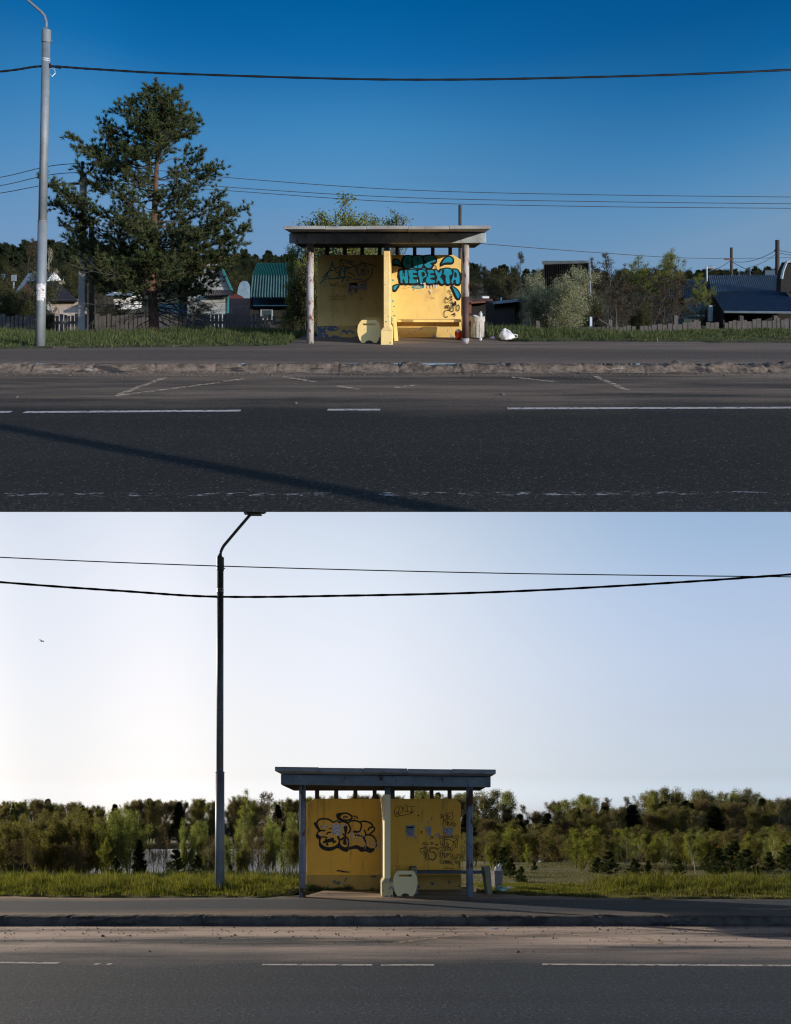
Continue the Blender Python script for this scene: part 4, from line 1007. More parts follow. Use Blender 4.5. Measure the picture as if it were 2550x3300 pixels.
m = M(); m.lathe(bx, yB, [(0.160, -1.125), (0.176, -1.12), (0.178, -1.06), (0.172, -1.0), (0.150, -1.0), (0.148, -1.09)], 28)
part('rim', m, M_bin, bin1, smooth=False)
m = M()
for a in range(14):
    an = a * 2 * math.pi / 14
    m.box(bx + 0.155 * math.cos(an) - .006, bx + 0.155 * math.cos(an) + .006, yB + 0.155 * math.sin(an) - .008, yB + 0.155 * math.sin(an) + .008, -1.49, -1.13)
part('rib', m, M_bin, bin1)
def bottle(name, label, site, p, ln, r, tilt, group=None, cap=M_cap, mat=M_bottle):
    t = thing(name, label, 'bottle', p, site, group)
    d = Vector((math.sin(tilt), 0, math.cos(tilt))); P0 = Vector(p)
    m = M(); m.tube([P0, P0 + d * 0.02, P0 + d * ln * .62, P0 + d * ln * .80, P0 + d * ln * .93], [r * .85, r, r, r * .75, r * .35], 14)
    part('bottle_body', m, mat, t, smooth=True)
    m = M(); m.tube([P0 + d * ln * .93, P0 + d * ln], r * .38, 10); part('cap', m, cap, t)
    return t
bottle('plastic_bottle', 'clear upturned bottle standing highest out of the pale bin', UP, (ux(1549, yB), yB, -1.04), 0.16, 0.042, 0.05, cap=M_bottle)
bottle('plastic_bottle', 'crushed bottle with a blue cap lying across the pale bin', UP, (ux(1541, yB), yB - .06, -1.015), 0.14, 0.028, -1.25)
bottle('drink_can', 'small reddish can at the left edge of the pale bin', UP, (ux(1528, yB), yB - .03, -1.02), 0.08, 0.022, -1.3, cap=M_rusty, mat=M_rusty)
o = solo('carrier_bag', 'torn red bag of rubbish between the bench and the brown post', 'bag', crumple('', '', '', UP, (ux(1478, 18.2), 18.2, -1.38), 0.085, 0.08, 0.10, M_red, 3, -1.485), M_red, (ux(1478, 18.2), 18.2, -1.48), UP, smooth=True)
o = solo('foil_wrapper', 'silvery foil poking out of the red rubbish bag', 'litter', crumple('', '', '', UP, (ux(1477, 18.15), 18.14, -1.285), 0.045, 0.03, 0.035, M_band, 8, -1.4, 12, 0.4), M_bottle, (ux(1477, 18.15), 18.15, -1.3), UP, smooth=True)
wb = thing('carrier_bag', 'full white carrier bag with a faded orange print lying in the roadside grass', 'bag', (ux(1635, 18.0), 18.0, -1.47), UP)
mm = crumple('', '', '', UP, (ux(1632, 18.0), 18.0, -1.385), 0.165, 0.12, 0.13, M_bag, 12, -1.475)
part('bag_body', mm, M_bag, wb, smooth=True)
m = M(); m.tube([(ux(1648, 18.0), 17.95, -1.40), (ux(1658, 18.0), 17.93, -1.345), (ux(1667, 18.0), 17.93, -1.37), (ux(1665, 18.0), 17.94, -1.42), (ux(1652, 18.0), 17.95, -1.44)], 0.012, 8)
part('bag_handle', m, M_bag, wb, smooth=True)
solo('sweet_wrapper', 'small lilac wrapper in the grass left of the white bag', 'litter', crumple('', '', '', UP, (ux(1589, 18.1), 18.1, -1.44), 0.045, 0.03, 0.025, M_lilac, 5, -1.48, 8, .5), M_lilac, (ux(1589, 18.1), 18.1, -1.47), UP)
solo('paper_scrap', 'crumpled pale scrap below the pale concrete bin', 'litter', crumple('', '', '', UP, (ux(1549, 17.7), 17.7, -1.44), 0.03, 0.03, 0.03, M_bag, 6, -1.48, 8, .5), M_bag, (ux(1549, 17.7), 17.7, -1.47), UP)
yC = 17.3
bin2 = thing('litter_bin', 'grey tapered litter bin behind the leaning bench support, topped by a white bottle', 'litter bin', (ux(1602, yC), yC, -1.50), LO)
m = M(); m.lathe(ux(1602, yC), yC, [(0.0, -1.55), (0.105, -1.55), (0.130, -1.17), (0.12, -1.17), (0.10, -1.5), (0.0, -1.5)], 6); part('drum', m, M_bin_lo, bin2)
m = M(); m.lathe(ux(1602, yC), yC, [(0.125, -1.18), (0.139, -1.18), (0.141, -1.115), (0.12, -1.115), (0.12, -1.17)], 6); part('rim', m, M_bin_lo, bin2)
bottle('plastic_bottle', 'large white bottle with blue cap leaning in the grey tapered bin', LO, (ux(1607, yC), yC, -1.17), 0.22, 0.045, 0.16)
bottle('plastic_bottle', 'small crumpled bottle left of the big one in the grey tapered bin', LO, (ux(1599, yC), yC, -1.16), 0.15, 0.030, 0.05, cap=M_bottle)
mm = crumple('', '', '', LO, (ux(1616, 16.2), 16.2, -1.42), 0.125, 0.09, 0.05, M_bagg, 21, -1.49)
solo('carrier_bag', 'flattened green and white bag lying right of the leaning bench support', 'bag', mm, M_bagg, (ux(1616, 16.2), 16.2, -1.48), LO, smooth=True)
solo('paper_scrap', 'white scrap of paper in the grass right of the green bag', 'litter', crumple('', '', '', LO, (ux(1644, 16.6), 16.6, -1.43), 0.055, 0.03, 0.022, M_bag, 15, -1.49, 8, .5), M_bag, (ux(1644, 16.6), 16.6, -1.48), LO)
solo('flat_bottle', 'flattened pale bottle lying at the foot of the lower kerb', 'litter', crumple('', '', '', LO, (ux(1594, 11.6), 11.6, -1.59), 0.05, 0.02, 0.012, M_bagg, 17, -1.598, 8, .4), M_bottle, (ux(1594, 11.6), 11.6, -1.6), LO)
for site, (px, py), r, lb in ((UP, (1619, 1273), .03, 'single stone on the upper bus lay-by near the road line'), (UP, (953, 1301), .022, 'small brown stone by the edge line of the upper road'), (UP, (54, 1281), .02, 'tiny stone at the far left of the upper lay-by'),
                              (LO, (331, 3019), .025, 'dark stone on the sandy left end of the lower lay-by'), (LO, (757, 3015), .018, 'dark clod on the lower lay-by left of the shelter'), (LO, (708, 3025), .018, 'flat clod lying on the lower lay-by sand'), (LO, (1669, 3070), .025, 'small stone near the lower road line right of the shelter')):
    x, y = gpt(site, px, py)
    solo('stone', lb, 'stone', crumple('', '', '', site, (x, y, -1.6 + r * .4), r, r, r * .6, M_stone, int(px), -1.6, 7, .3), M_stone, (x, y, -1.6), site)

# ------------------------------------------------------------------ lamps, poles and wires
def lamp_post(label, site, base, top, zcap, zsleeve, r0, r1, mat, arm, head, band_z, mband):
    t = thing('street_lamp', label, 'street lamp', (base[0], base[1], -1.5), site)
    def ax(z):
        k = (z - base[2]) / (zcap - base[2])
        return (base[0] + (top - base[0]) * k, base[1], z)
    m = M(); m.tube([ax(base[2] - .1), ax(zsleeve)], [r0, r0 * .95], 24); m.tube([ax(zsleeve), ax(zsleeve + 0.02)], [r0 * 1.04, r0 * .9], 24)
    m.tube([ax(zsleeve + 0.02), ax(zcap - 0.25)], [r1 * 1.06, r1], 24)
    part('pole', m, mat, t, smooth=True)
    m = M(); m.tube([ax(zcap - 0.26), ax(zcap)], r1 * 1.15, 20); m.tube([ax(zcap), ax(zcap + 0.1)], [r1 * .9, 0.02], 3)
    m.tube([ax(zcap - .22), (ax(zcap)[0] + r1 * 1.5, base[1], zcap - .22)], 0.012, 6)
    part('pole_cap', m, mat, t)
    m = M(); m.tube(arm, 0.030, 10); part('arm', m, mat, t, smooth=True)
    if head: 
        h = head; m = M()
        m.hexa([(h[0] - .17, h[1] - .1, h[2]), (h[0] + .25, h[1] - .1, h[2] + .02), (h[0] + .25, h[1] + .1, h[2] + .02), (h[0] - .17, h[1] + .1, h[2]),
                (h[0] - .12, h[1] - .07, h[2] + .10), (h[0] + .42, h[1] - .05, h[2] + .16), (h[0] + .42, h[1] + .05, h[2] + .16), (h[0] - .12, h[1] + .07, h[2] + .10)])
        o = part('lamp_head', m, mat, t, bevel=0.02)
        m = M(); m.box(h[0] - .1, h[0] + .2, h[1] - .07, h[1] + .07, h[2] - .03, h[2] - .003); part('lamp_glass', m, M_lens, o, bevel=.01)
    for z in band_z:
        m = M(); m.tube([ax(z - .011), ax(z + .011)], r1 * 1.09, 20); part('band', m, mband, t)
    return t, ax
D = 16.45
def UPp(px, py, D=D): return pt(UP, px, py, D)
def LOp(px, py, D=16.4): return pt(LO, px, py, D)
zc_ = (884 - 96) / F * D
l1, ax1 = lamp_post('tall galvanised street lamp post with a torn white notice, left of the pine', UP, (ux(129.5, D), D, -1.48), ux(149.5, D), zc_, (884 - 713) / F * D, 0.098, 0.080, M_galv,
    [UPp(149.5, 98), UPp(149, 70), UPp(143, 50), UPp(133, 38), UPp(83, -5), UPp(50, -34), UPp(0, -80)], UPp(-40, -115), [(884 - 190) / F * D, (884 - 196) / F * D], M_band)
m = M()
for (a, b_, c, d) in ((117, 145, 914, 934), (116, 144, 936, 952), (118, 138, 953, 968), (128, 144, 940, 962)):
    xs = [a + (b_ - a) * k / 4 for k in range(5)]
    for k in range(4):
        def q(px, py): 
            X = ux(px, D - .1); cx_ = ax1((884 - py) / F * D)[0]; rr = 0.1; dx = max(-.97, min(.97, (X - cx_) / rr))
            return (cx_ + dx * .101, D - .101 * math.sqrt(1 - dx * dx), (884 - py) / F * (D - .1))
        j = 3 * ((k * 7) % 3 - 1)
        m.quad(q(xs[k], d + j), q(xs[k + 1], d - j), q(xs[k + 1], c + j), q(xs[k], c - j))
part('torn_notice', m, M_paper, l1)
l2, ax2 = lamp_post('dark street lamp post with a long raised arm, left of the lower shelter', LO, (ux(708.3, 16.4), 16.4, -1.48), ux(710, 16.4), (2640 - 1797) / F * 16.4, (2640 - 2490) / F * 16.4, 0.096, 0.068, M_galv_lo,
    [LOp(710, 1810), LOp(711, 1780), LOp(716, 1768), LOp(722, 1758), LOp(765, 1707), LOp(809, 1656)], LOp(812, 1655), [(2640 - 1900) / F * 16.4, (2640 - 1907) / F * 16.4], M_band)
# the next lamp along stands behind the viewer and throws its long shadow over the upper road
lamp_post('street lamp post behind the viewer, seen only by its shadow on the upper road', UP, (9.2, -0.45, -1.6), 9.2, 7.0, 1.3, 0.115, 0.10, M_galv, [(9.2, -.45, 7.0), (9.2, -.45, 7.6), (9.5, .6, 8.4)], (9.5, .7, 8.4), [], M_band)

def wire(name, label, site, pts, r, mat, twist=False, group=None, y=16.4):
    P = [Vector(p) for p in pts]
    q = cat_rom(P, sub=18)
    q = [Vector(p) for p in q]
    m = M()
    if twist:
        rads = [r * (1 + 0.14 * math.sin(i * 1.9)) for i in range(len(q))]
        m.tube(q, rads, 8)
    else:
        m.tube(q, r, 6)
    return solo(name, label, 'cable', m, mat, tuple(pts[0]), site, group)
wire('overhead_cable', 'thick twisted black cable crossing the blue sky from the galvanised lamp post', UP, [UPp(-900, 300), UPp(-400, 262), UPp(0, 230), UPp(138, 213), UPp(300, 222), UPp(600, 238), UPp(1275, 256), UPp(1900, 248), UPp(2550, 224), UPp(3400, 170)], 0.023, M_cable, True)
m = M(); m.tube([UPp(159, 215), UPp(165, 212), UPp(175, 214), UPp(196, 219)], 0.02, 8); m.tube([UPp(160, 205), UPp(162, 218)], .03, 8)
part('clamp', m, M_cable, l1)
m = M(); m.tube([UPp(162, 220), UPp(176, 222), UPp(178, 236), UPp(168, 246), UPp(160, 238)], 0.008, 6); part('spare_loop', m, M_band, l1)
wire('overhead_cable', 'thick twisted black cable sagging across the pale sky behind the dark lamp post', LO, [LOp(-900, 1800), LOp(0, 1876), LOp(400, 1905), LOp(700, 1923), LOp(1100, 1920), LOp(1600, 1908), LOp(2100, 1882), LOp(2550, 1851), LOp(3300, 1790)], 0.023, M_cable, True)
wire('overhead_wire', 'thin single wire high across the pale sky, above the thick cable', LO, [LOp(-900, 1750), LOp(0, 1796), LOp(700, 1824), LOp(1500, 1845), LOp(2000, 1853), LOp(2550, 1859), LOp(3300, 1866)], 0.011, M_wire)
for k, (a, b_, nm) in enumerate((((-300, 620), (0, 571), 'topmost'), ((-300, 648), (0, 598), 'middle'), ((-300, 672), (0, 622), 'lowest'))):
    yy = (527, 556, 588)[k]
    rr = ((700, 569), (1275, 610), (1900, 627), (2700, 636)) if k == 0 else ((700, 600), (1275, 635), (1900, 649), (2700, 658)) if k == 1 else ((700, 612), (1275, 650), (1900, 665), (2700, 672))
    wire('power_line', f'{nm} of the three thin power lines running behind the pine over the upper shelter', UP, [UPp(*a, 21.5), UPp(*b_, 21.5), UPp(265, yy, 21.5)] + [UPp(*r_, 24) for r_ in rr], 0.0105, M_wire)
pole = thing('power_pole', 'square pale concrete power pole half hidden by the left side of the pine', 'power pole', pt(UP, 266, 1090, 21.5), UP)
m = M(); x, y, _ = pt(UP, 266, 900, 21.5)
m.hexa([(x - .095, y - .09, -1.75), (x + .095, y - .09, -1.75), (x + .095, y + .09, -1.75), (x - .095, y + .09, -1.75), (x - .055, y - .06, 2.75), (x + .095, y - .06, 2.75), (x + .095, y + .06, 2.75), (x - .055, y + .06, 2.75)])
part('pole_shaft', m, M_poleconc, pole, bevel=.01)
m = M(); m.box(x - .02, x + .02, y - .02, y + .02, 2.7, 2.95); m.lathe(x, y, [(.0, 2.93), (.04, 2.93), (.05, 2.97), (.03, 2.99), (.05, 3.02), (.03, 3.05), (.0, 3.06)], 12); part('insulator', m, M_cable, pole)
m = M(); m.box(x - .35, x + .45, y - .03, y + .03, 2.42, 2.47); part('crossarm', m, M_rusty, pole)
def simple_pole(label, px, ptop, D, r, zb, group=None, mat=M_polewood, lean=0.0):
    p = pt(UP, px, ptop, D)
    t = thing('utility_pole', label, 'utility pole', (p[0], D, zb), UP, group)
    m = M(); m.tube([(p[0] - lean, D, zb), (p[0], D, p[2])], [r * 1.15, r], 10); part('pole_shaft', m, mat, t, smooth=True)
    return t, p
simple_pole('dark wooden pole just right of the square concrete pole, behind the pine', 295, 700, 24, .075, -2.4)
simple_pole('brown wooden pole rising behind the right end of the upper shelter roof', 1483, 660, 24, .05, -2.4)
t, pA = simple_pole('short dark pole left of the tallest one above the blue sheet roof', 2358, 797, 42, .07, -2.7)
m = M(); m.box(pA[0] - .35, pA[0] + .1, 41.95, 42.05, pt(UP, 0, 838, 42)[2], pt(UP, 0, 833, 42)[2]); part('crossarm', m, M_rusty, t)
t, pB = simple_pole('tallest dark pole at the right, above the blue sheet roof', 2506, 773, 40, .10, -2.7)
m = M(); m.tube([pt(UP, 2496, 808, 40), pt(UP, 2506, 800, 40), pt(UP, 2500, 822, 40)], .04, 6); part('bracket', m, M_rusty, t)
wire('power_line', 'thin wire from the end of the upper shelter roof to the right edge', UP, [UPp(1540, 784, 30), UPp(1900, 812, 32), UPp(2250, 832, 38), UPp(2620, 829, 44)], .014, M_wire)
wire('service_wire', 'slack wire between the two dark poles at the right', UP, [UPp(2358, 843, 41), UPp(2400, 844, 41), UPp(2450, 832, 40.5), UPp(2500, 808, 40)], .014, M_wire)
wire('service_wire', 'wire dropping left from the short dark pole to the antenna house', UP, [UPp(2355, 840, 41), UPp(2320, 862, 38), UPp(2280, 876, 36)], .014, M_wire)
wire('service_wire', 'wire dropping right from the short dark pole to the roof ridge', UP, [UPp(2362, 845, 41), UPp(2400, 865, 38), UPp(2440, 880, 36)], .014, M_wire)
wire('service_wire', 'slanting wire from the tallest dark pole down to the left', UP, [UPp(2500, 820, 40), UPp(2460, 845, 38), UPp(2405, 866, 36)], .012, M_wire)
wire('service_wire', 'upper of the two wires leaving the tallest dark pole for the right edge', UP, [UPp(2508, 806, 40), UPp(2560, 815, 40), UPp(2640, 822, 40)], .014, M_wire)
wire('service_wire', 'lower of the two wires leaving the tallest dark pole for the right edge', UP, [UPp(2508, 814, 40), UPp(2560, 824, 40), UPp(2640, 834, 40)], .014, M_wire)
wire('service_wire', 'upper thin wire left of the square concrete pole under the power lines', UP, [UPp(170, 785, 28), UPp(215, 771, 27), UPp(262, 757, 26)], .012, M_wire)
wire('service_wire', 'lower thin wire left of the square concrete pole under the power lines', UP, [UPp(205, 785, 28), UPp(235, 773, 27), UPp(262, 764, 26)], .012, M_wire)
# a bird far out in the pale sky
m = M(); c = Vector(pt(LO, 136, 2067, 60))
m.tube([c + Vector((-.16, 0, .0)), c + Vector((-.05, 0, .01)), c + Vector((.08, 0, .02)), c + Vector((.17, 0, .03))], [.01, .035, .03, .008], 8)
m.add([c + Vector(v) for v in ((-.03, -.02, .03), (.06, -.02, .03), (.0, -.30, .07), (-.10, -.42, .03), (-.03, .02, .03), (.06, .02, .03), (.0, .30, .07), (-.10, .42, .03), (.01, 0, .05))], [(0, 1, 2, 3), (4, 7, 6, 5), (0, 8, 1), (4, 5, 8)])
solo('bird', 'tiny dark bird gliding in the pale sky left of the dark lamp post', 'bird', m, M_bird, tuple(c), LO)
# ------------------------------------------------------------------ fences and houses (upper place)
def fence(name, label, pts, htop, slat_w, gap, mat, seed, posts=2.5, depth_under=1.0):
    """pickets along a polyline of (x, y, ztop)"""
    rg = random.Random(seed)
    t = thing(name, label, 'fence', (pts[0][0], pts[0][1], pts[0][2] - htop), UP)
    m = M(); mp = []; rails = []
    nxt = 0
    for (a, b_) in zip(pts[:-1], pts[1:]):
        a, b_ = Vector(a), Vector(b_); L_ = (Vector((b_.x, b_.y)) - Vector((a.x, a.y))).length
        d = (b_ - a) / L_; s = 0.0
        while s < L_:
            w_ = slat_w * rg.uniform(.8, 1.15); p = a + d * s; q = a + d * min(L_, s + w_)
            zt = p.z + rg.uniform(-.05, .03); tl = rg.uniform(-.012, .012); z0 = p.z - htop
            if rg.random() > 0.03:
                dy = rg.uniform(-.008, .008)
                m.hexa([(p.x, p.y - .012 + dy, z0), (q.x, q.y - .012 + dy, z0), (q.x, q.y + .012 + dy, z0), (p.x, p.y + .012 + dy, z0),
                        (p.x + tl, p.y - .012 + dy, zt), (q.x + tl, q.y - .012 + dy, zt + rg.uniform(-.015, .015)), (q.x + tl, q.y + .012 + dy, zt), (p.x + tl, p.y + .012 + dy, zt)])
            s += w_ + gap * rg.uniform(.6, 1.5)
        mm = M()
        for hz in (0.25, htop - 0.3):
            mm.hexa([(a.x, a.y + .016, a.z - hz - .04), (b_.x, b_.y + .016, b_.z - hz - .04), (b_.x, b_.y + .06, b_.z - hz - .04), (a.x, a.y + .06, a.z - hz - .04),
                     (a.x, a.y + .016, a.z - hz + .04), (b_.x, b_.y + .016, b_.z - hz + .04), (b_.x, b_.y + .06, b_.z - hz + .04), (a.x, a.y + .06, a.z - hz + .04)])
        rails.append(mm)
        k = 0
        while k * posts < L_:
            p = a + d * (k * posts); mq = M(); mq.box(p.x - .06, p.x + .06, p.y + .065, p.y + .18, p.z - htop - .2, p.z + rg.uniform(.0, .12)); mp.append(mq); k += 1
    part('picket_panel', m, mat, t)
    for r_ in rails: part('rail', r_, mat, t)
    for q in mp: part('post', q, M_plank, t)
    return t
fence('picket_fence', 'weathered grey picket fence behind the pine and the left grass verge', [(-15, 25.5, -1.30), (-5.2, 24.5, -1.23), (-1.6, 24.2, -1.25)], 1.35, .10, .035, M_plank, 3)
fence('picket_fence', 'low grey picket fence along the right grass verge, rising to the right edge', [(4.6, 22.5, -1.52), (6.0, 22.3, -1.46), (8.4, 22.2, -1.34), (14, 22.0, -1.05)], 1.25, .11, .018, M_plank, 7, posts=2.8)

def U(px, py, D): return Vector(pt(UP, px, py, D))
def hquad(m, a, b_, c, d, th=0.08, mi=0):   # slab from four corners, thickness backwards
    a, b_, c, d = map(Vector, (a, b_, c, d)); n = (b_ - a).cross(d - a).normalized() * th
    if n.y < 0: n = -n
    m.hexa([a, b_, b_ + n, a + n, d, c, c + n, d + n], mi)
def wallpx(m, site, px0, px1, pt_, pb, D, depth, mi=0):
    a = pt(site, px0, pb, D); b_ = pt(site, px1, pt_, D)
    m.box(a[0], b_[0], D, D + depth, a[2], b_[2], mi)
def window(root_part, px0, px1, pt_, pb, D, mf=None, mg=None):
    a = pt(UP, px0, pb, D); b_ = pt(UP, px1, pt_, D)
    m = M(); f = 0.06
    m.box(a[0], b_[0], D - .04, D - .003, a[2], a[2] + f); m.box(a[0], b_[0], D - .04, D - .003, b_[2] - f, b_[2])
    m.box(a[0], a[0] + f, D - .038, D - .003, a[2] + f, b_[2] - f); m.box(b_[0] - f, b_[0], D - .038, D - .003, a[2] + f, b_[2] - f)
    w_ = part('window', m, mf or M_frame, root_part)
    m = M(); m.box(a[0] + f, b_[0] - f, D - .02, D - .006, a[2] + f, b_[2] - f); part('pane', m, mg or M_glassd, w_)
z3 = lambda x, y: (x * .5036, 750 + y * .5036)     # crop of the left houses
z4 = lambda x, y: (1550 + x * .5924, 750 + y * .5924)   # crop of the right houses
# brown-roofed brick house
h = thing('brick_house', 'low whitewashed brick house with a brown corrugated roof behind the left fence', 'house', pt(UP, 190, 1060, 33), UP)
m = M(); wallpx(m, UP, *[z3(318, 0)[0], z3(500, 0)[0]], 965, 1070, 33.2, .5); part('brick_wall', m, M_brick, h)
m = M(); a = U(*z3(172, 312), 36.5); b_ = U(*z3(366, 309), 36.5); c = U(*z3(503, 436), 33.0); d = U(*z3(293, 438), 33.0)
m.corr(d, c, b_, a, 22, .035); part('roof', m, M_slate, h)
m = M(); e = U(*z3(40, 425), 33.3)
g = [U(*z3(60, 440), 33.4), U(*z3(293, 440), 33.2), U(*z3(172, 316), 36.4)]
m.add(g + [v + Vector((0, .15, -.02)) for v in g], [(0, 1, 2), (5, 4, 3), (0, 3, 4, 1), (1, 4, 5, 2), (2, 5, 3, 0)]); part('gable', m, M_brownwall, h)
m = M(); m.corr(U(*z3(-60, 462), 32.6), U(*z3(232, 458), 32.6), U(*z3(225, 432), 33.3), U(*z3(-60, 438), 33.3), 26, .03); part('lean_to_roof', m, M_slate, h)
m = M(); wallpx(m, UP, -40, z3(232, 0)[0], 982, 1070, 33.1, .5); part('board_wall', m, M_redwall, h)
# small white gabled house
h = thing('house', 'small white gabled house with a zinc blue roof behind the brown roof', 'house', pt(UP, 130, 1020, 52), UP)
m = M(); hquad(m, U(*z3(95, 380), 50), U(*z3(300, 380), 50), U(*z3(338, 256), 53), U(*z3(182, 258), 53), .12); part('roof', m, M_zinc, h)
m = M(); g = [U(*z3(296, 313), 50.4), U(*z3(376, 305), 50.4), U(*z3(341, 256), 50.4)]
m.add(g + [v + Vector((0, .4, 0)) for v in g], [(0, 1, 2), (5, 4, 3), (0, 3, 4, 1), (1, 4, 5, 2), (2, 5, 3, 0)])
wallpx(m, UP, z3(300, 0)[0], z3(365, 0)[0], z3(0, 313)[1], 1000, 50.45, .5); gp = part('wall', m, M_whitewall, h)
window(gp, z3(326, 0)[0], z3(338, 0)[0], z3(0, 292)[1], z3(0, 308)[1], 50.4)
m = M(); hquad(m, U(*z3(465, 373), 44), U(*z3(492, 385), 44), U(*z3(492, 379), 44), U(*z3(468, 371), 44), .3); solo('board', 'short white board showing between the brown roof and the concrete pole', 'board', m, M_whitewall, tuple(U(*z3(480, 380), 44)), UP)
# weathered gable house
h = thing('wooden_house', 'weathered grey board house with teal trim and a steep gable, right of the pine', 'house', pt(UP, 700, 1060, 36), UP)
m = M(); g = [U(*z3(1200, 368), 36.2), U(*z3(1482, 366), 36.2), U(*z3(1402, 200), 36.2), U(*z3(1330, 200), 36.2)]
m.add(g + [v + Vector((0, .35, 0)) for v in g], [(0, 1, 2, 3), (7, 6, 5, 4), (0, 4, 5, 1), (1, 5, 6, 2), (2, 6, 7, 3), (3, 7, 4, 0)]); part('gable', m, M_greywood, h)
m = M(); hquad(m, U(*z3(1476, 366), 36.0), U(*z3(1490, 372), 36.0), U(*z3(1412, 196), 36.0), U(*z3(1400, 200), 36.0), .15); part('gable_trim', m, M_tealtrim, h)
m = M(); m.corr(U(*z3(1310, 402), 35.2), U(*z3(1500, 396), 35.2), U(*z3(1470, 366), 36.1), U(*z3(1320, 368), 36.1), 16, .03); part('lean_to_roof', m, M_slate, h)
m = M(); wallpx(m, UP, z3(1200, 0)[0], z3(1452, 0)[0], z3(0, 400)[1], 1062, 35.6, .5); wp = part('wall', m, M_greywood, h)
m = M(); wallpx(m, UP, z3(1452, 0)[0], z3(1461, 0)[0], z3(0, 398)[1], 1062, 35.55, .2); wallpx(m, UP, z3(1300, 0)[0], z3(1451, 0)[0], z3(0, 400)[1], z3(0, 408)[1], 35.5, .1); part('corner_trim', m, M_tealtrim, h)
m = M(); wallpx(m, UP, z3(1020, 0)[0], z3(1290, 0)[0], z3(0, 455)[1], 1062, 35.9, .5); part('extension_wall', m, M_bluepaint, h)
m = M(); hquad(m, U(*z3(1455, 412), 40), U(*z3(1560, 412), 40), U(*z3(1520, 392), 42), U(*z3(1455, 386), 42), .1); solo('shed_roof', 'small rusty red roof between the weathered gable and the green barn', 'roof', m, M_redwall, tuple(U(*z3(1500, 400), 41)), UP)
m = M(); wallpx(m, UP, z3(1460, 0)[0], z3(1636, 0)[0], z3(0, 420)[1], 1062, 38, .3); solo('garden_wall', 'pinkish brown wall between the weathered house and the green barn', 'wall', m, M_pinkwall, tuple(U(780, 1062, 38)), UP)
t = thing('pipe_rail', 'thin metal rail in front of the pinkish brown wall', 'rail', tuple(U(780, 1062, 36.8)), UP)
m = M(); m.tube([U(*z3(1480, 480), 36.8), U(*z3(1636, 466), 36.8)], .03, 6); part('bar', m, M_galv, t)
for x in (1482, 1580): m = M(); m.tube([U(*z3(x, 540), 36.8), U(*z3(x, 472), 36.8)], .03, 6); part('upright', m, M_galv, t)
m = M(); a, b_ = U(*z3(1540, 418), 44), U(*z3(1610, 418), 44)
pts = [(a.x + (b_.x - a.x) * (1 - math.cos(k * math.pi / 10)) / 2, a.z + .95 * math.sin(k * math.pi / 10)) for k in range(11)]
m.prism(pts, 43, 44); solo('greenhouse', 'rounded film greenhouse behind the pinkish wall', 'greenhouse', m, M_poly, (a.x, 44, a.z), UP)
# green barn
h = thing('barn', 'tall green metal barn with a steep ribbed roof, left of the shelter', 'barn', pt(UP, 900, 1060, 36), UP)
m = M(); m.corr(U(812, 889, 36), U(1000, 889, 36), U(990, 848, 38), U(828, 848, 38), 34, .03); part('upper_roof', m, M_greenroof, h)
m = M(); m.corr(U(806, 958, 35.2), U(1004, 958, 35.2), U(1000, 888, 36.02), U(813, 888, 36.02), 22, .055); part('lower_roof', m, M_greensheet, h)
m = M(); wallpx(m, UP, 812, 1000, 957, 1065, 36.3, .5); wallpx(m, UP, 806, 814, 920, 1060, 36.2, .2); wp = part('wall', m, M_plank_d, h)
m = M(); wallpx(m, UP, 816, 960, 962, 986, 35.9, .2); part('awning', m, M_bluepaint, h)
m = M(); wallpx(m, UP, 962, 1000, 880, 1020, 35.9, .25); part('side_wall', m, M_whitewall, h)
window(wp, 840, 880, 995, 1030, 36.3)
m = M(); wallpx(m, UP, z3(728, 0)[0], z3(845, 0)[0], z3(0, 380)[1], z3(0, 490)[1], 32, 1.2); hh = thing('outbuilding', 'small white outbuilding glimpsed through the lower branches of the pine', 'shed', tuple(U(400, 1000, 32)), UP); part('wall', m, M_whitewall, hh)
m = M(); hquad(m, U(*z3(670, 388), 31.7), U(*z3(850, 388), 31.7), U(*z3(830, 374), 33), U(*z3(690, 374), 33), .08); part('roof', m, M_zinc, hh)
m = M(); m.tube([U(*z3(86, 385), 45), U(*z3(88, 285), 45)], .05, 8); t = thing('lamp_pole', 'thin pale pole with a small box, left of the galvanised lamp post', 'pole', tuple(U(*z3(86, 385), 45)), UP); part('pole_shaft', m, M_galv, t)
m = M(); a = U(*z3(88, 292), 45); m.box(a.x - .1, a.x + .12, 44.9, 45.1, a.z - .15, a.z + .2); part('box', m, M_galv, t)

# tarred tall shed
h = thing('tall_shed', 'tall black shed of vertical tarred sheets with a pale roof edge, right of the shelter', 'shed', pt(UP, 1850, 1040, 34), UP)
m = M(); m.corr(U(*z4(345, 420), 34), U(*z4(596, 420), 34), U(*z4(588, 164), 34), U(*z4(342, 172), 34), 24, .06); part('sheet_wall', m, M_blackmetal, h)
m = M(); m.hexa([U(*z4(333, 172), 34.0), U(*z4(590, 165), 34.0), U(*z4(590, 165), 37), U(*z4(333, 172), 37), U(*z4(333, 155), 33.9), U(*z4(560, 150), 33.9), U(*z4(586, 152), 37), U(*z4(350, 152), 37)])
part('roof', m, M_roofR, h)
m = M(); m.tube([U(*z4(590, 165), 33.85), U(*z4(597, 395), 33.85)], .05, 6); part('drain_pipe', m, M_galv, h)
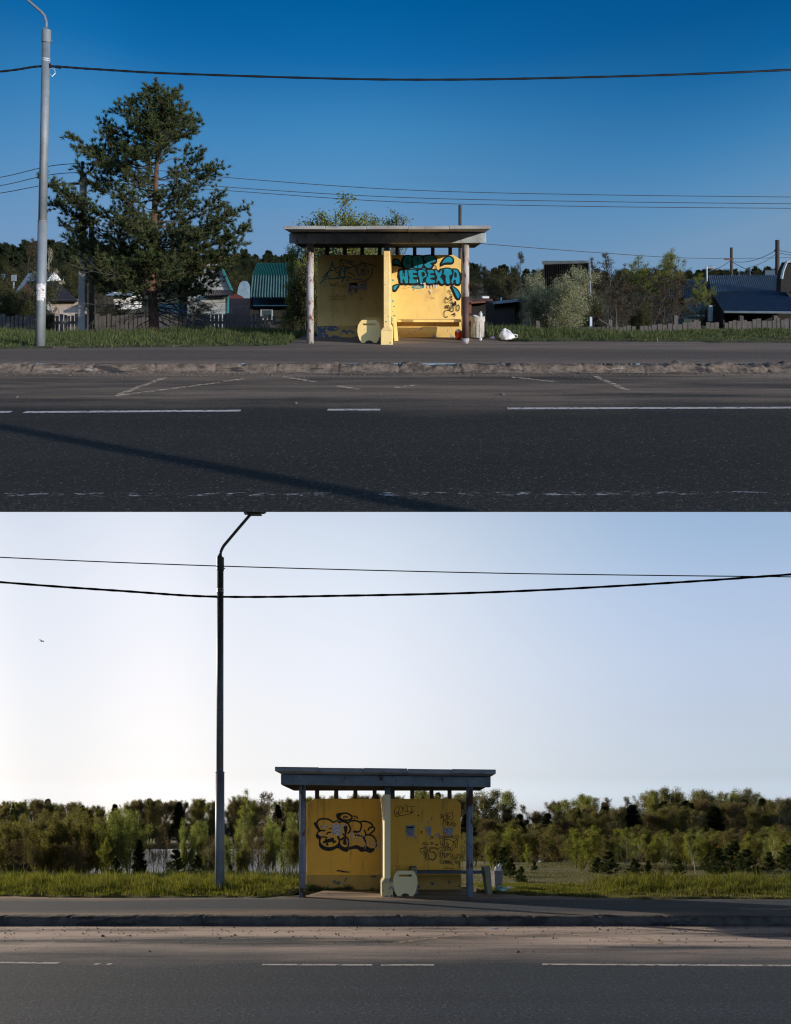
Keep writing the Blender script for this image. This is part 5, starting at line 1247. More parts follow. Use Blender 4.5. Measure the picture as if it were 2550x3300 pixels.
# dark plank hut
h = thing('garden_shed', 'low dark plank hut with a slanting pale roof edge behind the carrier bag', 'shed', pt(UP, 1660, 1050, 25), UP)
m = M(); a = U(*z4(75, 505), 25); b_ = U(*z4(185, 385), 25); m.box(a.x, b_.x, 25, 27.5, a.z, b_.z); part('front_wall', m, M_plank_d, h)
m = M(); a = U(*z4(186, 505), 25.6); b_ = U(*z4(224, 378), 25.6); m.box(a.x, b_.x, 25.6, 27, a.z, b_.z); part('side_wall', m, M_plank, h)
m = M(); a = U(*z4(220, 505), 25.4); b_ = U(*z4(229, 374), 25.4); m.box(a.x, b_.x, 25.4, 25.55, a.z, b_.z); part('corner_post', m, pm('pale_wood', (.36, .28, .22), (.25, .2, .16), 9), h)
m = M(); hquad(m, U(*z4(66, 389), 24.8), U(*z4(240, 371), 24.8), U(*z4(236, 366), 28), U(*z4(80, 380), 28), .05); part('roof', m, M_roofR, h)
# junk and small things left of the hut
h = thing('lean_to', 'low rusty lean-to with a white sheet on its roof, just right of the brown post', 'shed', pt(UP, 1550, 1010, 29), UP)
m = M(); hquad(m, U(1518, 973, 29), U(1588, 968, 29), U(1588, 962, 31), U(1518, 966, 31), .06); part('roof', m, M_rusty, h)
m = M(); wallpx(m, UP, 1516, 1592, 974, 1050, 29.3, 1.5); part('wall', m, M_plank_d, h)
m = M(); wallpx(m, UP, 1512, 1520, 968, 1035, 29.1, .15); part('door_frame', m, M_rusty, h)
m = M(); wallpx(m, UP, 1556, 1577, 955, 961, 29.2, .6); solo('white_sheet', 'white sheet lying on the rusty lean-to roof', 'sheet', m, M_whitewall, pt(UP, 1566, 961, 29.2), UP)
h = thing('old_window', 'old window frame leaning against the lean-to, right of the litter bin', 'window frame', pt(UP, 1577, 988, 28.8), UP)
m = M()
for q in ((1568, 1571, 976, 988), (1583, 1586, 976, 988), (1571, 1583, 976, 978.5), (1571, 1583, 986, 988)): wallpx(m, UP, *q, 28.8, .05)
part('frame', m, M_whitewall, h)
m = M(); wallpx(m, UP, 1571, 1583, 978.5, 986, 28.82, .02); part('pane', m, M_glassd, h)
m = M(); wallpx(m, UP, 1614, 1618, 958, 972, 28, .1); solo('blue_can', 'small blue can on the fence rail above the dark hut', 'can', m, M_cap, pt(UP, 1616, 972, 28), UP)
# main blue-roofed house
h = thing('wooden_house', 'dark low house with a two-pitched slate blue sheet roof at the right', 'house', pt(UP, 2400, 1045, 32), UP)
m = M(); m.corr(U(*z4(1256, 321), 35), U(*z4(1652, 318), 35), U(*z4(1612, 229), 38), U(*z4(1238, 233), 38), 34, .04); part('upper_roof', m, M_roofR, h)
m = M(); m.corr(U(*z4(1322, 426), 32), U(*z4(1760, 430), 32), U(*z4(1656, 319), 35), U(*z4(1254, 323), 35), 38, .04); part('porch_roof', m, M_blueroof, h)
m = M(); a = U(*z4(1322, 430), 31.95); b_ = U(*z4(1760, 434), 31.95); m.tube([a, b_], .05, 6); part('gutter', m, M_roofR, h)
m = M(); g = [U(*z4(1228, 500), 35.3), U(*z4(1320, 500), 32.4), U(*z4(1320, 428), 32.4), U(*z4(1256, 325), 35.0), U(*z4(1240, 236), 37.8), U(*z4(1228, 330), 36)]
m.add(g + [v + Vector((.5, .8, 0)) for v in g], [(0, 1, 2, 3, 4, 5), (0, 6, 7, 1), (1, 7, 8, 2), (5, 4, 10, 11), (0, 5, 11, 6)]); part('side_wall', m, M_plank_d, h)
m = M(); wallpx(m, UP, z4(1321, 0)[0], 2650, z4(0, 431)[1], 1060, 33, 2.5); wp = part('front_wall', m, M_plank_d, h)
m = M(); a = U(*z4(1240, 480), 33.2); b_ = U(*z4(1256, 395), 33.2); m.box(a.x, b_.x, 33.1, 33.3, a.z, b_.z); w_ = part('window', m, M_frame, h)
m = M(); m.box(a.x + .04, b_.x - .04, 33.06, 33.095, a.z + .06, b_.z - .06); part('pane', m, M_glassd, w_)
t = thing('antenna', 'pale rake antenna on a mast at the left end of the slate blue house', 'antenna', tuple(U(*z4(1231, 260), 36)), UP)
m = M(); m.tube([U(*z4(1231, 262), 36), U(*z4(1228, 180), 36)], .035, 6); part('mast', m, M_band, t)
m = M(); m.tube([U(*z4(1226, 186), 36), U(*z4(1272, 191), 36)], .025, 6)
for x in (1234, 1242, 1252, 1262, 1270): m.tube([U(*z4(x, 182), 36), U(*z4(x, 196), 36)], .012, 5)
part('elements', m, M_band, t)
# shed with blue ribbed roof and greenhouse
h = thing('shed', 'long shed with a slate blue ribbed roof behind the bare apple trees', 'shed', pt(UP, 2200, 1040, 36), UP)
m = M(); m.corr(U(*z4(988, 350), 36), U(*z4(1232, 352), 36), U(*z4(1232, 252), 39), U(*z4(992, 256), 39), 22, .04); part('roof', m, M_blueroof, h)
m = M(); wallpx(m, UP, z4(1012, 0)[0], z4(1105, 0)[0], z4(0, 350)[1], 1050, 36.6, 2); part('wall', m, pm('dull_blue_wall', (.07, .09, .12), None, 5), h)
m = M(); a, b_ = U(*z4(1128, 470), 35), U(*z4(1226, 470), 35); hgt = (470 - 388) * .5924 * 35 / F
pts = [(a.x, a.z), (b_.x, a.z), (b_.x, a.z + hgt)] + [(a.x + (b_.x - a.x) * .5 * (1 - math.sin(k * math.pi / 12)), a.z + hgt * (.75 + .25 * math.cos(k * math.pi / 12))) for k in range(0, 7)]
m.prism(pts, 35, 35.6)
gh = thing('greenhouse', 'film greenhouse with a pale rail between the long shed and the slate blue house', 'greenhouse', (a.x, 35, a.z), UP); part('film', m, M_poly, gh)
m = M(); m.box(a.x, b_.x, 34.93, 34.98, a.z + .13, a.z + .19); part('rail', m, M_band, gh)
# barn at the right edge
h = thing('barn', 'dark barn with a rounded mansard gable cut by the right edge', 'barn', pt(UP, 2540, 1040, 33), UP)
g = [U(*z4(v[0], v[1]), 34) for v in ((1632, 320), (1634, 255), (1642, 210), (1662, 160), (1800, 150), (1800, 320))]
m = M(); m.add(g + [v + Vector((0, .4, 0)) for v in g], [(0, 5, 4, 3, 2, 1)] + [(i, i + 1, i + 7, i + 6) for i in range(5)]); part('gable', m, M_plank_d, h)
m = M(); m.tube([U(*z4(1636, 250), 33.9), U(*z4(1644, 208), 33.9), U(*z4(1664, 158), 33.9), U(*z4(1720, 152), 33.9)], .06, 6); part('trim', m, M_frame, h)
m = M(); hquad(m, U(*z4(1545, 238), 46), U(*z4(1640, 238), 46), U(*z4(1640, 204), 47), U(*z4(1548, 204), 47), .1); solo('ribbed_roof', 'small pale blue ribbed roof between the tallest pole and the right barn', 'roof', m, M_roofR, tuple(U(*z4(1600, 238), 46)), UP)
# odd posts and pipes in the right gardens
for k, (px, a_, b_, mt, lb) in enumerate(((z4(598, 0)[0], z4(0, 457)[1], z4(0, 508)[1], M_band, 'short white metal stake right of the blossoming bush'), (z4(1415, 0)[0], z4(0, 450)[1], z4(0, 555)[1], M_polewood, 'stout weathered gate post standing above the right picket fence'),
        (z4(1058, 0)[0], z4(0, 448)[1], z4(0, 500)[1], M_plank, 'grey stump post behind the left end of the right picket fence'), (z4(702, 0)[0], z4(0, 472)[1], z4(0, 515)[1], M_plank, 'short pale stump post left of the rusty garden pipes'), (z4(1600, 0)[0], z4(0, 450)[1], z4(0, 500)[1], M_plank, 'thick stub post above the right end of the picket fence'), (z4(308, 0)[0], z4(0, 480)[1], z4(0, 510)[1], M_plank, 'short stub post at the foot of the blossoming bush'))):
    D_ = 23.2; a = pt(UP, px, b_, D_); c = pt(UP, px, a_, D_); m = M(); r_ = .035 if mt is M_band else .06
    m.hexa([(a[0] - r_, D_ - r_, a[2] - .3), (a[0] + r_, D_ - r_, a[2] - .3), (a[0] + r_, D_ + r_, a[2] - .3), (a[0] - r_, D_ + r_, a[2] - .3), (a[0] - r_ * .8, D_ - r_, c[2]), (a[0] + r_, D_ - r_, c[2] - .02), (a[0] + r_, D_ + r_, c[2]), (a[0] - r_ * .8, D_ + r_, c[2])])
    solo('wooden_post' if mt is not M_band else 'metal_stake', lb, 'post', m, mt, a, UP)
for lb, P_ in (('bare forked branch sticking up behind the verge grass', [(732, 515), (738, 460), (733, 395)]), ('fallen bare branch leaning across the verge grass', [(640, 470), (700, 505), (755, 540)])):
    m = M(); m.tube([U(*z4(*p), 22) for p in P_], [.03, .02, .01], 6); solo('dead_branch', lb, 'branch', m, M_bark, tuple(U(*z4(*P_[0]), 22)), UP)

# ------------------------------------------------------------------ plants
def unit(v): return v / (np.linalg.norm(v) + 1e-9)
UPV = np.array([0, 0, 1.0])
class Plant:
    def __init__(s, seed):
        s.rg = np.random.default_rng(seed); s.seg = []; s.tips = []
    def branch(s, p, d, L, r, lev, S):
        rg = s.rg; n = S['n'][lev]; step = L / n
        nch = S['ch'][lev] if lev < len(S['ch']) else 0
        start = S['start'][lev] if lev < len(S['start']) else 1
        kids = sorted(rg.uniform(start, 0.98, nch)) if nch else []
        ki = 0; r0 = r
        for i in range(n):
            d = unit(d + rg.normal(0, S['wig'][lev], 3) + UPV * S['trop'][lev])
            q = p + d * step
            r1 = r0 * (1 - (i + 1) / n * 0.8)
            s.seg.append((p, q, r, r1))
            if lev >= S['leaf']:
                for t in rg.uniform(0, 1, S['lp']): s.tips.append((p + (q - p) * t, d))
            while ki < nch and kids[ki] <= (i + 1) / n:
                f = kids[ki]; az = rg.uniform(0, 2 * math.pi)
                side = unit(np.cross(d, unit(rg.normal(0, 1, 3))))
                a = S['ang'][lev] * rg.uniform(.7, 1.3)
                cd = unit(d * math.cos(a) + side * math.sin(a))
                taper = S['shape'](f) if lev == 0 and 'shape' in S else (1 - 0.6 * (f - start) / (1 - start + 1e-6))
                s.branch(p + (q - p) * (f * n - i), cd, L * S['lr'][lev] * taper * rg.uniform(.75, 1.2), max(r1 * .55, .003), lev + 1, S)
                ki += 1
            p, r = q, r1
        s.tips.append((p, d))
def tube_arr(segs, n=3, rmin=0.0):
    P0 = np.array([a for a, b_, c, d in segs]); P1 = np.array([b_ for a, b_, c, d in segs])
    R0 = np.maximum(np.array([c for a, b_, c, d in segs]), rmin); R1 = np.maximum(np.array([d for a, b_, c, d in segs]), rmin)
    D_ = P1 - P0; D_ /= (np.linalg.norm(D_, axis=1, keepdims=True) + 1e-9)
    ref = np.where(np.abs(D_[:, 2:3]) < .9, np.array([[0, 0, 1.0]]), np.array([[1.0, 0, 0]]))
    Ux = np.cross(D_, ref); Ux /= np.linalg.norm(Ux, axis=1, keepdims=True); Vx = np.cross(D_, Ux)
    V = []
    for P_, R_ in ((P0, R0), (P1, R1)):
        for k in range(n):
            a = 2 * math.pi * k / n
            V.append(P_ + (Ux * math.cos(a) + Vx * math.sin(a)) * R_[:, None])
    V = np.stack(V, 1); N_ = len(segs)
    base = np.arange(N_)[:, None] * 2 * n
    Q = np.concatenate([base + np.array([[k, (k + 1) % n, n + (k + 1) % n, n + k]]) for k in range(n)])
    return V.reshape(-1, 3), Q
def leaf_arr(C, rg, size, asp=0.45, droop=None, dirs=None, jit=1.0):
    N_ = len(C)
    u = rg.normal(0, 1, (N_, 3)) * jit
    if dirs is not None: u = u + dirs * 1.2
    u /= np.linalg.norm(u, axis=1, keepdims=True) + 1e-9
    v = np.cross(u, rg.normal(0, 1, (N_, 3))); v /= np.linalg.norm(v, axis=1, keepdims=True) + 1e-9
    s_ = size * rg.uniform(.6, 1.3, (N_, 1))
    V = np.stack([C, C + u * s_ * .5 + v * s_ * asp * .5, C + u * s_, C + u * s_ * .5 - v * s_ * asp * .5], 1)
    return V.reshape(-1, 3), np.arange(N_ * 4).reshape(-1, 4)
def make_proto(segs_thick, C, dirs, rg, wood, leaf, lsize, asp=.5, scatter=.05, per=4, nside=3, rmin=.006):
    V, Q = tube_arr(segs_thick, nside, rmin)
    tr = mesh_np('trunk', V, Q, mats=[wood])
    cr_ = None
    if len(C) and per > 0:
        C = np.repeat(np.asarray(C), per, 0); Dd = np.repeat(np.asarray(dirs), per, 0)
        C = C + rg.normal(0, scatter, C.shape)
        V, Q = leaf_arr(C, rg, lsize, asp, dirs=Dd)
        cr_ = mesh_np('crown', V, Q, mats=[leaf])
    return (tr, cr_)
def plant_proto(seed, S, H, r, wood, leaf, lsize, **kw):
    best = Plant(seed); stems = S.get('stems', 1)
    for k in range(stems):
        a = 2 * math.pi * k / stems + best.rg.uniform(0, 1)
        lean = S.get('lean', 0) * best.rg.uniform(.4, 1.1)
        d = unit(np.array([math.cos(a) * lean, math.sin(a) * lean, 1.0]))
        hh = H * (1 if k == 0 else best.rg.uniform(.6, 1.0))
        best.branch(np.array([math.cos(a), math.sin(a), 0]) * S.get('foot', 0) * best.rg.uniform(0, 1) + np.array([0, 0, -.1]), d, hh, r, 0, S)
    C = [t for t, d in best.tips]; Dd = [d for t, d in best.tips]
    p = make_proto(best.seg, C, Dd, best.rg, wood, leaf, lsize, **kw)
    zmax = max(q[1][2] for q in best.seg)
    return (p[0], p[1], zmax)
PART_NAMES = {}
def place(name, label, cat, proto, site, x, y, z, h, group=None, rz=0.0, wide=1.0, parts=('trunk', 'crown')):
    o = bpy.data.objects.new(name, None); site.coll.objects.link(o); o.empty_display_size = .2
    o.location = (x, y, z + site.K * y); k = h / proto[2]
    o.rotation_euler = (0, 0, rz); o.scale = (k * wide, k * wide, k)
    for me, nm in zip(proto[:2], parts):
        if me is None: continue
        c = bpy.data.objects.new(nm, me); site.coll.objects.link(c); c.parent = o
    return tag(o, label, cat, group)
rnd = random.Random(11)
def place_px(name, label, cat, proto, site, px, ptop, D, group=None, wide=1.0, zfun=None):
    rz = rnd.uniform(0, 6.28)
    if site is UP and D < 45:
        key = proto[0].name
        if key not in SHEARED: SHEARED[key] = sheared_copy(proto)
        proto = SHEARED[key]; rz = 0.0
    x = (px - 1275) * D / F; z = (zfun or (gU if site is UP else gL))(x, D) - 0.05
    ztop = (site.H - ptop) * D / F
    return place(name, label, cat, proto, site, x, D, z, max(.3, ztop - z), group, rz, wide)

S_sap = dict(n=[10, 5, 3], ch=[22, 5], start=[.12, .15], ang=[.62, .55], wig=[.05, .10, .15], trop=[.05, .18, .10], lr=[.36, .45], leaf=1, lp=2, shape=lambda f: 1.15 - .85 * f)
S_birch = dict(n=[12, 5, 4], ch=[30, 5], start=[.22, .2], ang=[.75, .6], wig=[.03, .12, .16], trop=[.05, .10, -.10], lr=[.27, .5], leaf=1, lp=3, shape=lambda f: 1.15 - .9 * f)
S_willow = dict(stems=6, lean=.30, foot=.25, n=[9, 5, 3], ch=[13, 4], start=[.15, .15], ang=[.42, .4], wig=[.06, .10, .14], trop=[.10, .20, .12], lr=[.36, .5], leaf=1, lp=2, shape=lambda f: 1.1 - .6 * f)
S_bare = dict(stems=2, lean=.25, foot=.1, n=[8, 6, 5, 3], ch=[9, 8, 6], start=[.2, .15, .15], ang=[.65, .6, .6], wig=[.07, .14, .18, .2], trop=[.05, .05, .03, .02], lr=[.62, .5, .45], leaf=3, lp=1)
S_round = dict(stems=1, n=[8, 6, 5, 3], ch=[13, 8, 5], start=[.22, .2, .2], ang=[.62, .55, .55], wig=[.05, .12, .16, .2], trop=[.05, .14, .12, .10], lr=[.44, .50, .45], leaf=2, lp=2, shape=lambda f: 1.1 - .55 * f)
P_sap = [plant_proto(20 + i, S_sap, 4.0, .035, M_bark, L_spring, .070, scatter=.07, per=7) for i in range(3)]
P_sapb = [plant_proto(26 + i, S_sap, 4.0, .038, M_birch, L_spring, .065, scatter=.08, per=5) for i in range(2)]
P_wil = [plant_proto(30 + i, S_willow, 4.0, .035, M_bark, L_willow, .085, scatter=.09, per=5, asp=.35) for i in range(3)]
P_olive = [plant_proto(36 + i, S_willow, 4.0, .035, M_bark, L_olive, .080, scatter=.10, per=6, asp=.4) for i in range(3)]
S_airy = dict(stems=3, lean=.16, foot=.12, n=[10, 6, 4], ch=[20, 7], start=[.10, .12], ang=[.55, .5], wig=[.035, .10, .14], trop=[.06, .20, .10], lr=[.40, .5], leaf=1, lp=2, shape=lambda f: 1.1 - .75 * f)
P_airy = [plant_proto(130 + i, S_airy, 4.0, .035, M_bark, L_spring, .055, scatter=.07, per=2, rmin=.009) for i in range(2)]
def recolour(proto, wood, leaf):
    a, b_ = proto[0].copy(), proto[1].copy(); a.materials[0] = wood; b_.materials[0] = leaf
    return (a, b_, proto[2])
P_bare = [plant_proto(40 + i, S_bare, 4.0, .06, M_bark, L_brownish, .05, scatter=.04, per=2, rmin=.007) for i in range(3)]
P_bareR = [plant_proto(46 + i, S_sap, 4.0, .035, M_barkred, L_brownish, .05, scatter=.05, per=3, rmin=.007) for i in range(2)]
P_apple = [plant_proto(50 + i, S_bare, 4.0, .07, M_bark, L_spring, .06, scatter=.06, per=3, rmin=.007) for i in range(2)]
P_bloss = plant_proto(55, S_willow | dict(stems=14, lean=.85, ch=[16, 6], ang=[.8, .7], trop=[.07, .10, .08], lr=[.42, .5]), 4.0, .04, M_bark, L_blossom, .055, scatter=.10, per=7)
P_round = [plant_proto(60 + i, S_round, 12.0, .16, M_bark, [L_olive, L_brownish, L_olive][i], .14, scatter=.30, per=5, rmin=.022, asp=.6) for i in range(3)]
S_feath = dict(n=[12, 6, 4], ch=[40, 7], start=[.10, .12], ang=[.62, .5], wig=[.03, .09, .13], trop=[.04, .17, .10], lr=[.32, .5], leaf=1, lp=2, shape=lambda f: .55 + .75 * math.sin(math.pi * min(1, (f - .05) * .95)) - .35 * f)
P_feath = [plant_proto(140 + i, S_feath, 11.0, .12, [M_bark, M_birch, M_bark, M_birch][i], [L_olive, L_spring, L_brownish, L_olive][i], .13, scatter=.20, per=7, rmin=.018, asp=.6) for i in range(4)]
P_roundp = plant_proto(66, S_round, 12.0, .16, M_birch, L_olive, .14, scatter=.30, per=6, rmin=.022, asp=.6)
P_bir = [plant_proto(70 + i, S_birch, 12.0, .11, M_birch, L_spring, .12, scatter=.22, per=6, rmin=.018, asp=.6) for i in range(2)]
P_whitebare = plant_proto(76, S_birch | dict(ch=[26, 6]), 12.0, .12, M_birch, L_brownish, .14, scatter=.15, per=1, rmin=.03)
P_tallbare = plant_proto(75, S_birch | dict(ch=[26, 6]), 12.0, .10, M_bark, L_brownish, .14, scatter=.15, per=1, rmin=.025)

def conifer_proto(seed, H, whorls, Rb, wood, leaf, nl, lw, tufts, bare=0.1, power=0.9, shoots=None, droop=.1, rt=None):
    rg = np.random.default_rng(seed); segs = []; C = []; Dd = []
    n = 10; rt = rt or H * .014
    for i in range(n): segs.append((np.array([0, 0, H * i / n]), np.array([rg.normal(0, .004) * H, 0, H * (i + 1) / n]) * [0, 0, 1], rt * (1 - i / n * .85), rt * (1 - (i + 1) / n * .85)))
    tipsh = []
    for wv in range(whorls):
        f = bare + (1 - bare) * (wv + rg.uniform(-.2, .2)) / whorls; z = H * f
        R_ = Rb * max(.05, (1 - (f - bare) / (1 - bare)) ** power)
        for k in range(rg.integers(4, 7)):
            a = rg.uniform(0, 2 * math.pi); L_ = R_ * rg.uniform(.65, 1.15)
            d = unit(np.array([math.cos(a), math.sin(a), rg.uniform(.05, .55) - droop])); p = np.array([0, 0, z])
            for j in range(4):
                d = unit(d + np.array([0, 0, .12]) + rg.normal(0, .06, 3)); q = p + d * L_ / 4
                segs.append((p, q, rt * .3 * (1 - j / 5), rt * .3 * (1 - (j + 1) / 5)))
                nb = max(1, int(tufts * (j + 1) / 2.5))
                for b_ in range(nb):
                    c = p + (q - p) * rg.uniform() + rg.normal(0, L_ * .09, 3)
                    C.append(c); Dd.append(unit(d + rg.normal(0, .5, 3)))
                p = q
            C.append(p); Dd.append(d); tipsh.append((p, L_))
    C = np.array(C); Dd = np.array(Dd)
    per = nl; CC = np.repeat(C, per, 0); DD = np.repeat(Dd, per, 0)
    u = DD * .8 + rg.normal(0, .62, CC.shape); u /= np.linalg.norm(u, axis=1, keepdims=True)
    v = np.cross(u, rg.normal(0, 1, CC.shape)); v /= np.linalg.norm(v, axis=1, keepdims=True)
    ln, wd = lw; s_ = rg.uniform(.7, 1.3, (len(CC), 1))
    V = np.stack([CC - v * wd / 2, CC + u * ln * s_, CC + v * wd / 2], 1).reshape(-1, 3)
    T = np.arange(len(V)).reshape(-1, 3)
    mats = [leaf]; mi = np.zeros(len(T), int)
    if shoots:
        sv = []; 
        for (p, L_) in tipsh + [(np.array([0, 0, H * .97]), 1)] * 3:
            if rg.random() < .75:
                h_ = shoots * rg.uniform(.6, 1.3); w_ = shoots * .13; b0 = p + rg.normal(0, .02, 3)
                for ang in (0, 1.57):
                    e = np.array([math.cos(ang), math.sin(ang), 0]) * w_
                    sv.append([b0 - e, b0 + e, b0 + [0, 0, h_]])
        sv = np.array(sv).reshape(-1, 3); T = np.concatenate([T, np.arange(len(sv)).reshape(-1, 3) + len(V)]); V = np.concatenate([V, sv])
        mi = np.concatenate([mi, np.ones(len(sv) // 3, int)]); mats = [leaf, L_shoot]
    Vt, Qt = tube_arr(segs, 5, .004 * H / 3)
    return (mesh_np('trunk', Vt, Qt, mats=[wood]), mesh_np('crown', V, None, T, mats=mats, mi=mi), H)
P_young = [conifer_proto(80 + i, 2.2, 9, .95, M_barkpine, L_young, 20, (.14, .030), 4, .08, .8, .15) for i in range(3)]
P_spruce = [conifer_proto(90 + i, 12, 22, 2.4, M_barkpine, L_dark, 9, (.55, .16), 4, .12, .8) for i in range(2)]
P_pinefar = [conifer_proto(94 + i, 12, 12, 2.3, M_barkpine, L_dark, 10, (.5, .17), 5, .45, .45) for i in range(3)]

# --- the big pine, its outline followed branch by branch
PD = 21.0
def pine():
    rg = np.random.default_rng(77)
    z0 = -1.6; K = UP.K
    org = np.array(pt(UP, 497, 1068, PD)); org[2] = z0
    def W(px, py, d=0): p = np.array(pt(UP, px, py, PD)); p[1] += d; return p - org
    tr = [W(497, 1085), W(496, 1040), W(491, 960), W(487, 880), W(490, 800), W(496, 720), W(502, 600), W(508, 480), W(514, 400), W(519, 350), W(521, 318)]
    rad = [.15, .13, .115, .10, .09, .08, .062, .045, .03, .018, .01]
    segs = []
    for a, b_, c, d in zip(tr[:-1], tr[1:], rad[:-1], rad[1:]):
        for k in range(3): segs.append((a + (b_ - a) * k / 3, a + (b_ - a) * (k + 1) / 3, c + (d - c) * k / 3, c + (d - c) * (k + 1) / 3))
    zs = [p[2] for p in tr]; xs = [p[0] for p in tr]
    def trunk_at(z): return np.array([np.interp(z, zs, xs), 0, z])
    L_out = [(438, 312), (373, 350), (343, 403), (355, 446), (239, 448), (322, 478), (242, 534), (156, 586), (174, 662), (212, 725), (225, 770), (285, 800), (262, 850), (330, 905)]
    R_out = [(560, 307), (580, 350), (617, 403), (594, 443), (612, 478), (650, 504), (705, 543), (712, 630), (785, 675), (791, 746), (775, 790), (742, 830), (715, 865), (690, 905), (640, 950)]
    tips = [(W(x, y, rg.uniform(-.3, .3)), 1.0) for x, y in L_out + R_out]
    extra = [(536, 330), (521, 306), (502, 345), (470, 330), (455, 345), (600, 380), (545, 330), (400, 370), (375, 410), (260, 470), (280, 490), (200, 600), (190, 650), (310, 500), (700, 560), (760, 690), (770, 730), (740, 700), (735, 760), (660, 760), (245, 750), (690, 640), (640, 530)]
    tips += [(W(x, y, rg.uniform(-.9, .9)), .8) for x, y in extra]
    lz = [(W(x, y)[2], -(W(x, y)[0] - xs[0])) for x, y in L_out]; rz_ = [(W(x, y)[2], W(x, y)[0] - xs[0]) for x, y in R_out]
    lz.sort(); rz_.sort()
    for k in range(70):
        f = rg.uniform(0, 1) ** .9; zt = 0.95 + f * 5.6; a = rg.uniform(0, 2 * math.pi)
        rl = np.interp(zt, [q[0] for q in lz], [q[1] for q in lz]); rr = np.interp(zt, [q[0] for q in rz_], [q[1] for q in rz_])
        ca = math.cos(a); R_ = rr * max(ca, 0) ** 2 + rl * max(-ca, 0) ** 2 + (rl + rr) / 2 * math.sin(a) ** 2
        R_ *= rg.uniform(.22, .92)
        c = trunk_at(zt); tips.append((np.array([c[0] + ca * R_, math.sin(a) * R_, zt]), .7))
    for k in range(46):       # short boughs towards and away from the road, hiding most of the trunk
        zt = 1.6 + rg.uniform(0, 1) * 4.4; a = rg.choice([-1, -1, 1]) * math.pi / 2 + rg.normal(0, .5); R_ = rg.uniform(.5, 1.3) * (1 - .1 * zt / 6)
        c = trunk_at(zt); tips.append((np.array([c[0] + math.cos(a) * R_, math.sin(a) * R_, zt]), .7))
    C, Dd = [], []
    stem = list(segs); segs.clear()
    for tip, wgt in tips:
        c = trunk_at(tip[2]); hor = np.array([tip[0] - c[0], tip[1], 0]); R_ = np.linalg.norm(hor)
        zb = max(.9, tip[2] - R_ * rg.uniform(.25, .5) - .05); a = trunk_at(zb)
        n = max(4, int(R_ / .16)); p = a; pts = [a]
        for i in range(1, n + 1):
            t = i / n; q = a + (tip - a) * t + np.array([0, 0, -.22 * R_ * math.sin(math.pi * t) * .5]) + rg.normal(0, .025, 3) * (0 if i == n else 1); pts.append(q)
        r0 = .008 + R_ * .0075
        for i in range(n): segs.append((pts[i], pts[i + 1], r0 * (1 - i / n * .8), r0 * (1 - (i + 1) / n * .8)))
        dm = unit(tip - a)
        for i in range(1, n + 1):
            t = i / n
            if t < .32 and R_ > .7: continue
            for s_ in range(4 if t > .6 else 1):
                L_ = (.16 + .38 * (1 - t) * min(1, R_) + rg.uniform(0, .16)) * (1 if R_ > .5 else .6)
                d = unit(dm * .7 + rg.normal(0, .75, 3) + np.array([0, 0, .35])); q = pts[i] + d * L_
                segs.append((pts[i], q, .006, .004)); m_ = max(1, int(L_ / .10))
                for b_ in range(m_): C.append(pts[i] + d * L_ * (b_ + 1) / m_ + rg.normal(0, .025, 3)); Dd.append(unit(d + UPV * .4))
        C.append(tip); Dd.append(dm)
    C = np.array(C); Dd = np.array(Dd)
    # dead lower twigs
    dead = []
    for k in range(46):
        z = rg.uniform(.35, 1.7); a = rg.uniform(0, 2 * math.pi); L_ = rg.uniform(.6, 2.3); p = trunk_at(z); d = unit(np.array([math.cos(a), math.sin(a), rg.uniform(-.45, .2)]))
        for i in range(6):
            d = unit(d + rg.normal(0, .18, 3) + np.array([0, 0, -.04])); q = p + d * L_ / 6; dead.append((p, q, .016 * (1 - i / 7), .016 * (1 - (i + 1) / 7)))
            if i > 1:
                for j in range(2):
                    e = unit(d + rg.normal(0, .6, 3)); dead.append((q, q + e * L_ * .22, .006, .004)); 
            p = q
    per = 30
    CC = np.repeat(C, per, 0); DD = np.repeat(Dd, per, 0)
    u = DD * .85 + rg.normal(0, .55, CC.shape); u /= np.linalg.norm(u, axis=1, keepdims=True); CC = CC - DD * rg.uniform(0, .06, (len(CC), 1))
    v = np.cross(u, rg.normal(0, 1, CC.shape)); v /= np.linalg.norm(v, axis=1, keepdims=True)
    s_ = rg.uniform(.7, 1.25, (len(CC), 1)) * .105
    V = np.stack([CC - v * .0085, CC + u * s_, CC + v * .0085], 1).reshape(-1, 3)
    def shear_up(A): A = np.array(A); A[:, 2] += K * A[:, 1]; return A      # vertices sheared upward with depth, so the outline lines up through the camera
    V = shear_up(V)
    root = bpy.data.objects.new('pine_tree', None); UP.coll.objects.link(root)
    root.location = (org[0], PD, z0 + K * PD)
    tag(root, 'big dark green pine with an orange trunk on the left grass verge', 'tree')
    for me, nm in ((mesh_np('trunk', shear_up(tube_arr(stem, 10, .006)[0]), tube_arr(stem, 10, .006)[1], mats=[M_barkpine]), 'trunk'), (mesh_np('boughs', shear_up(tube_arr(segs, 5, .004)[0]), tube_arr(segs, 5, .004)[1], mats=[M_branch]), 'boughs'), (mesh_np('crown', V, None, np.arange(len(V)).reshape(-1, 3), mats=[L_pine]), 'crown'), (mesh_np('dead_twigs', shear_up(tube_arr(dead, 4, .005)[0]), tube_arr(dead, 4, .005)[1], mats=[M_bark]), 'dead_twigs')):
        o = bpy.data.objects.new(nm, me); UP.coll.objects.link(o); o.parent = root
pine()

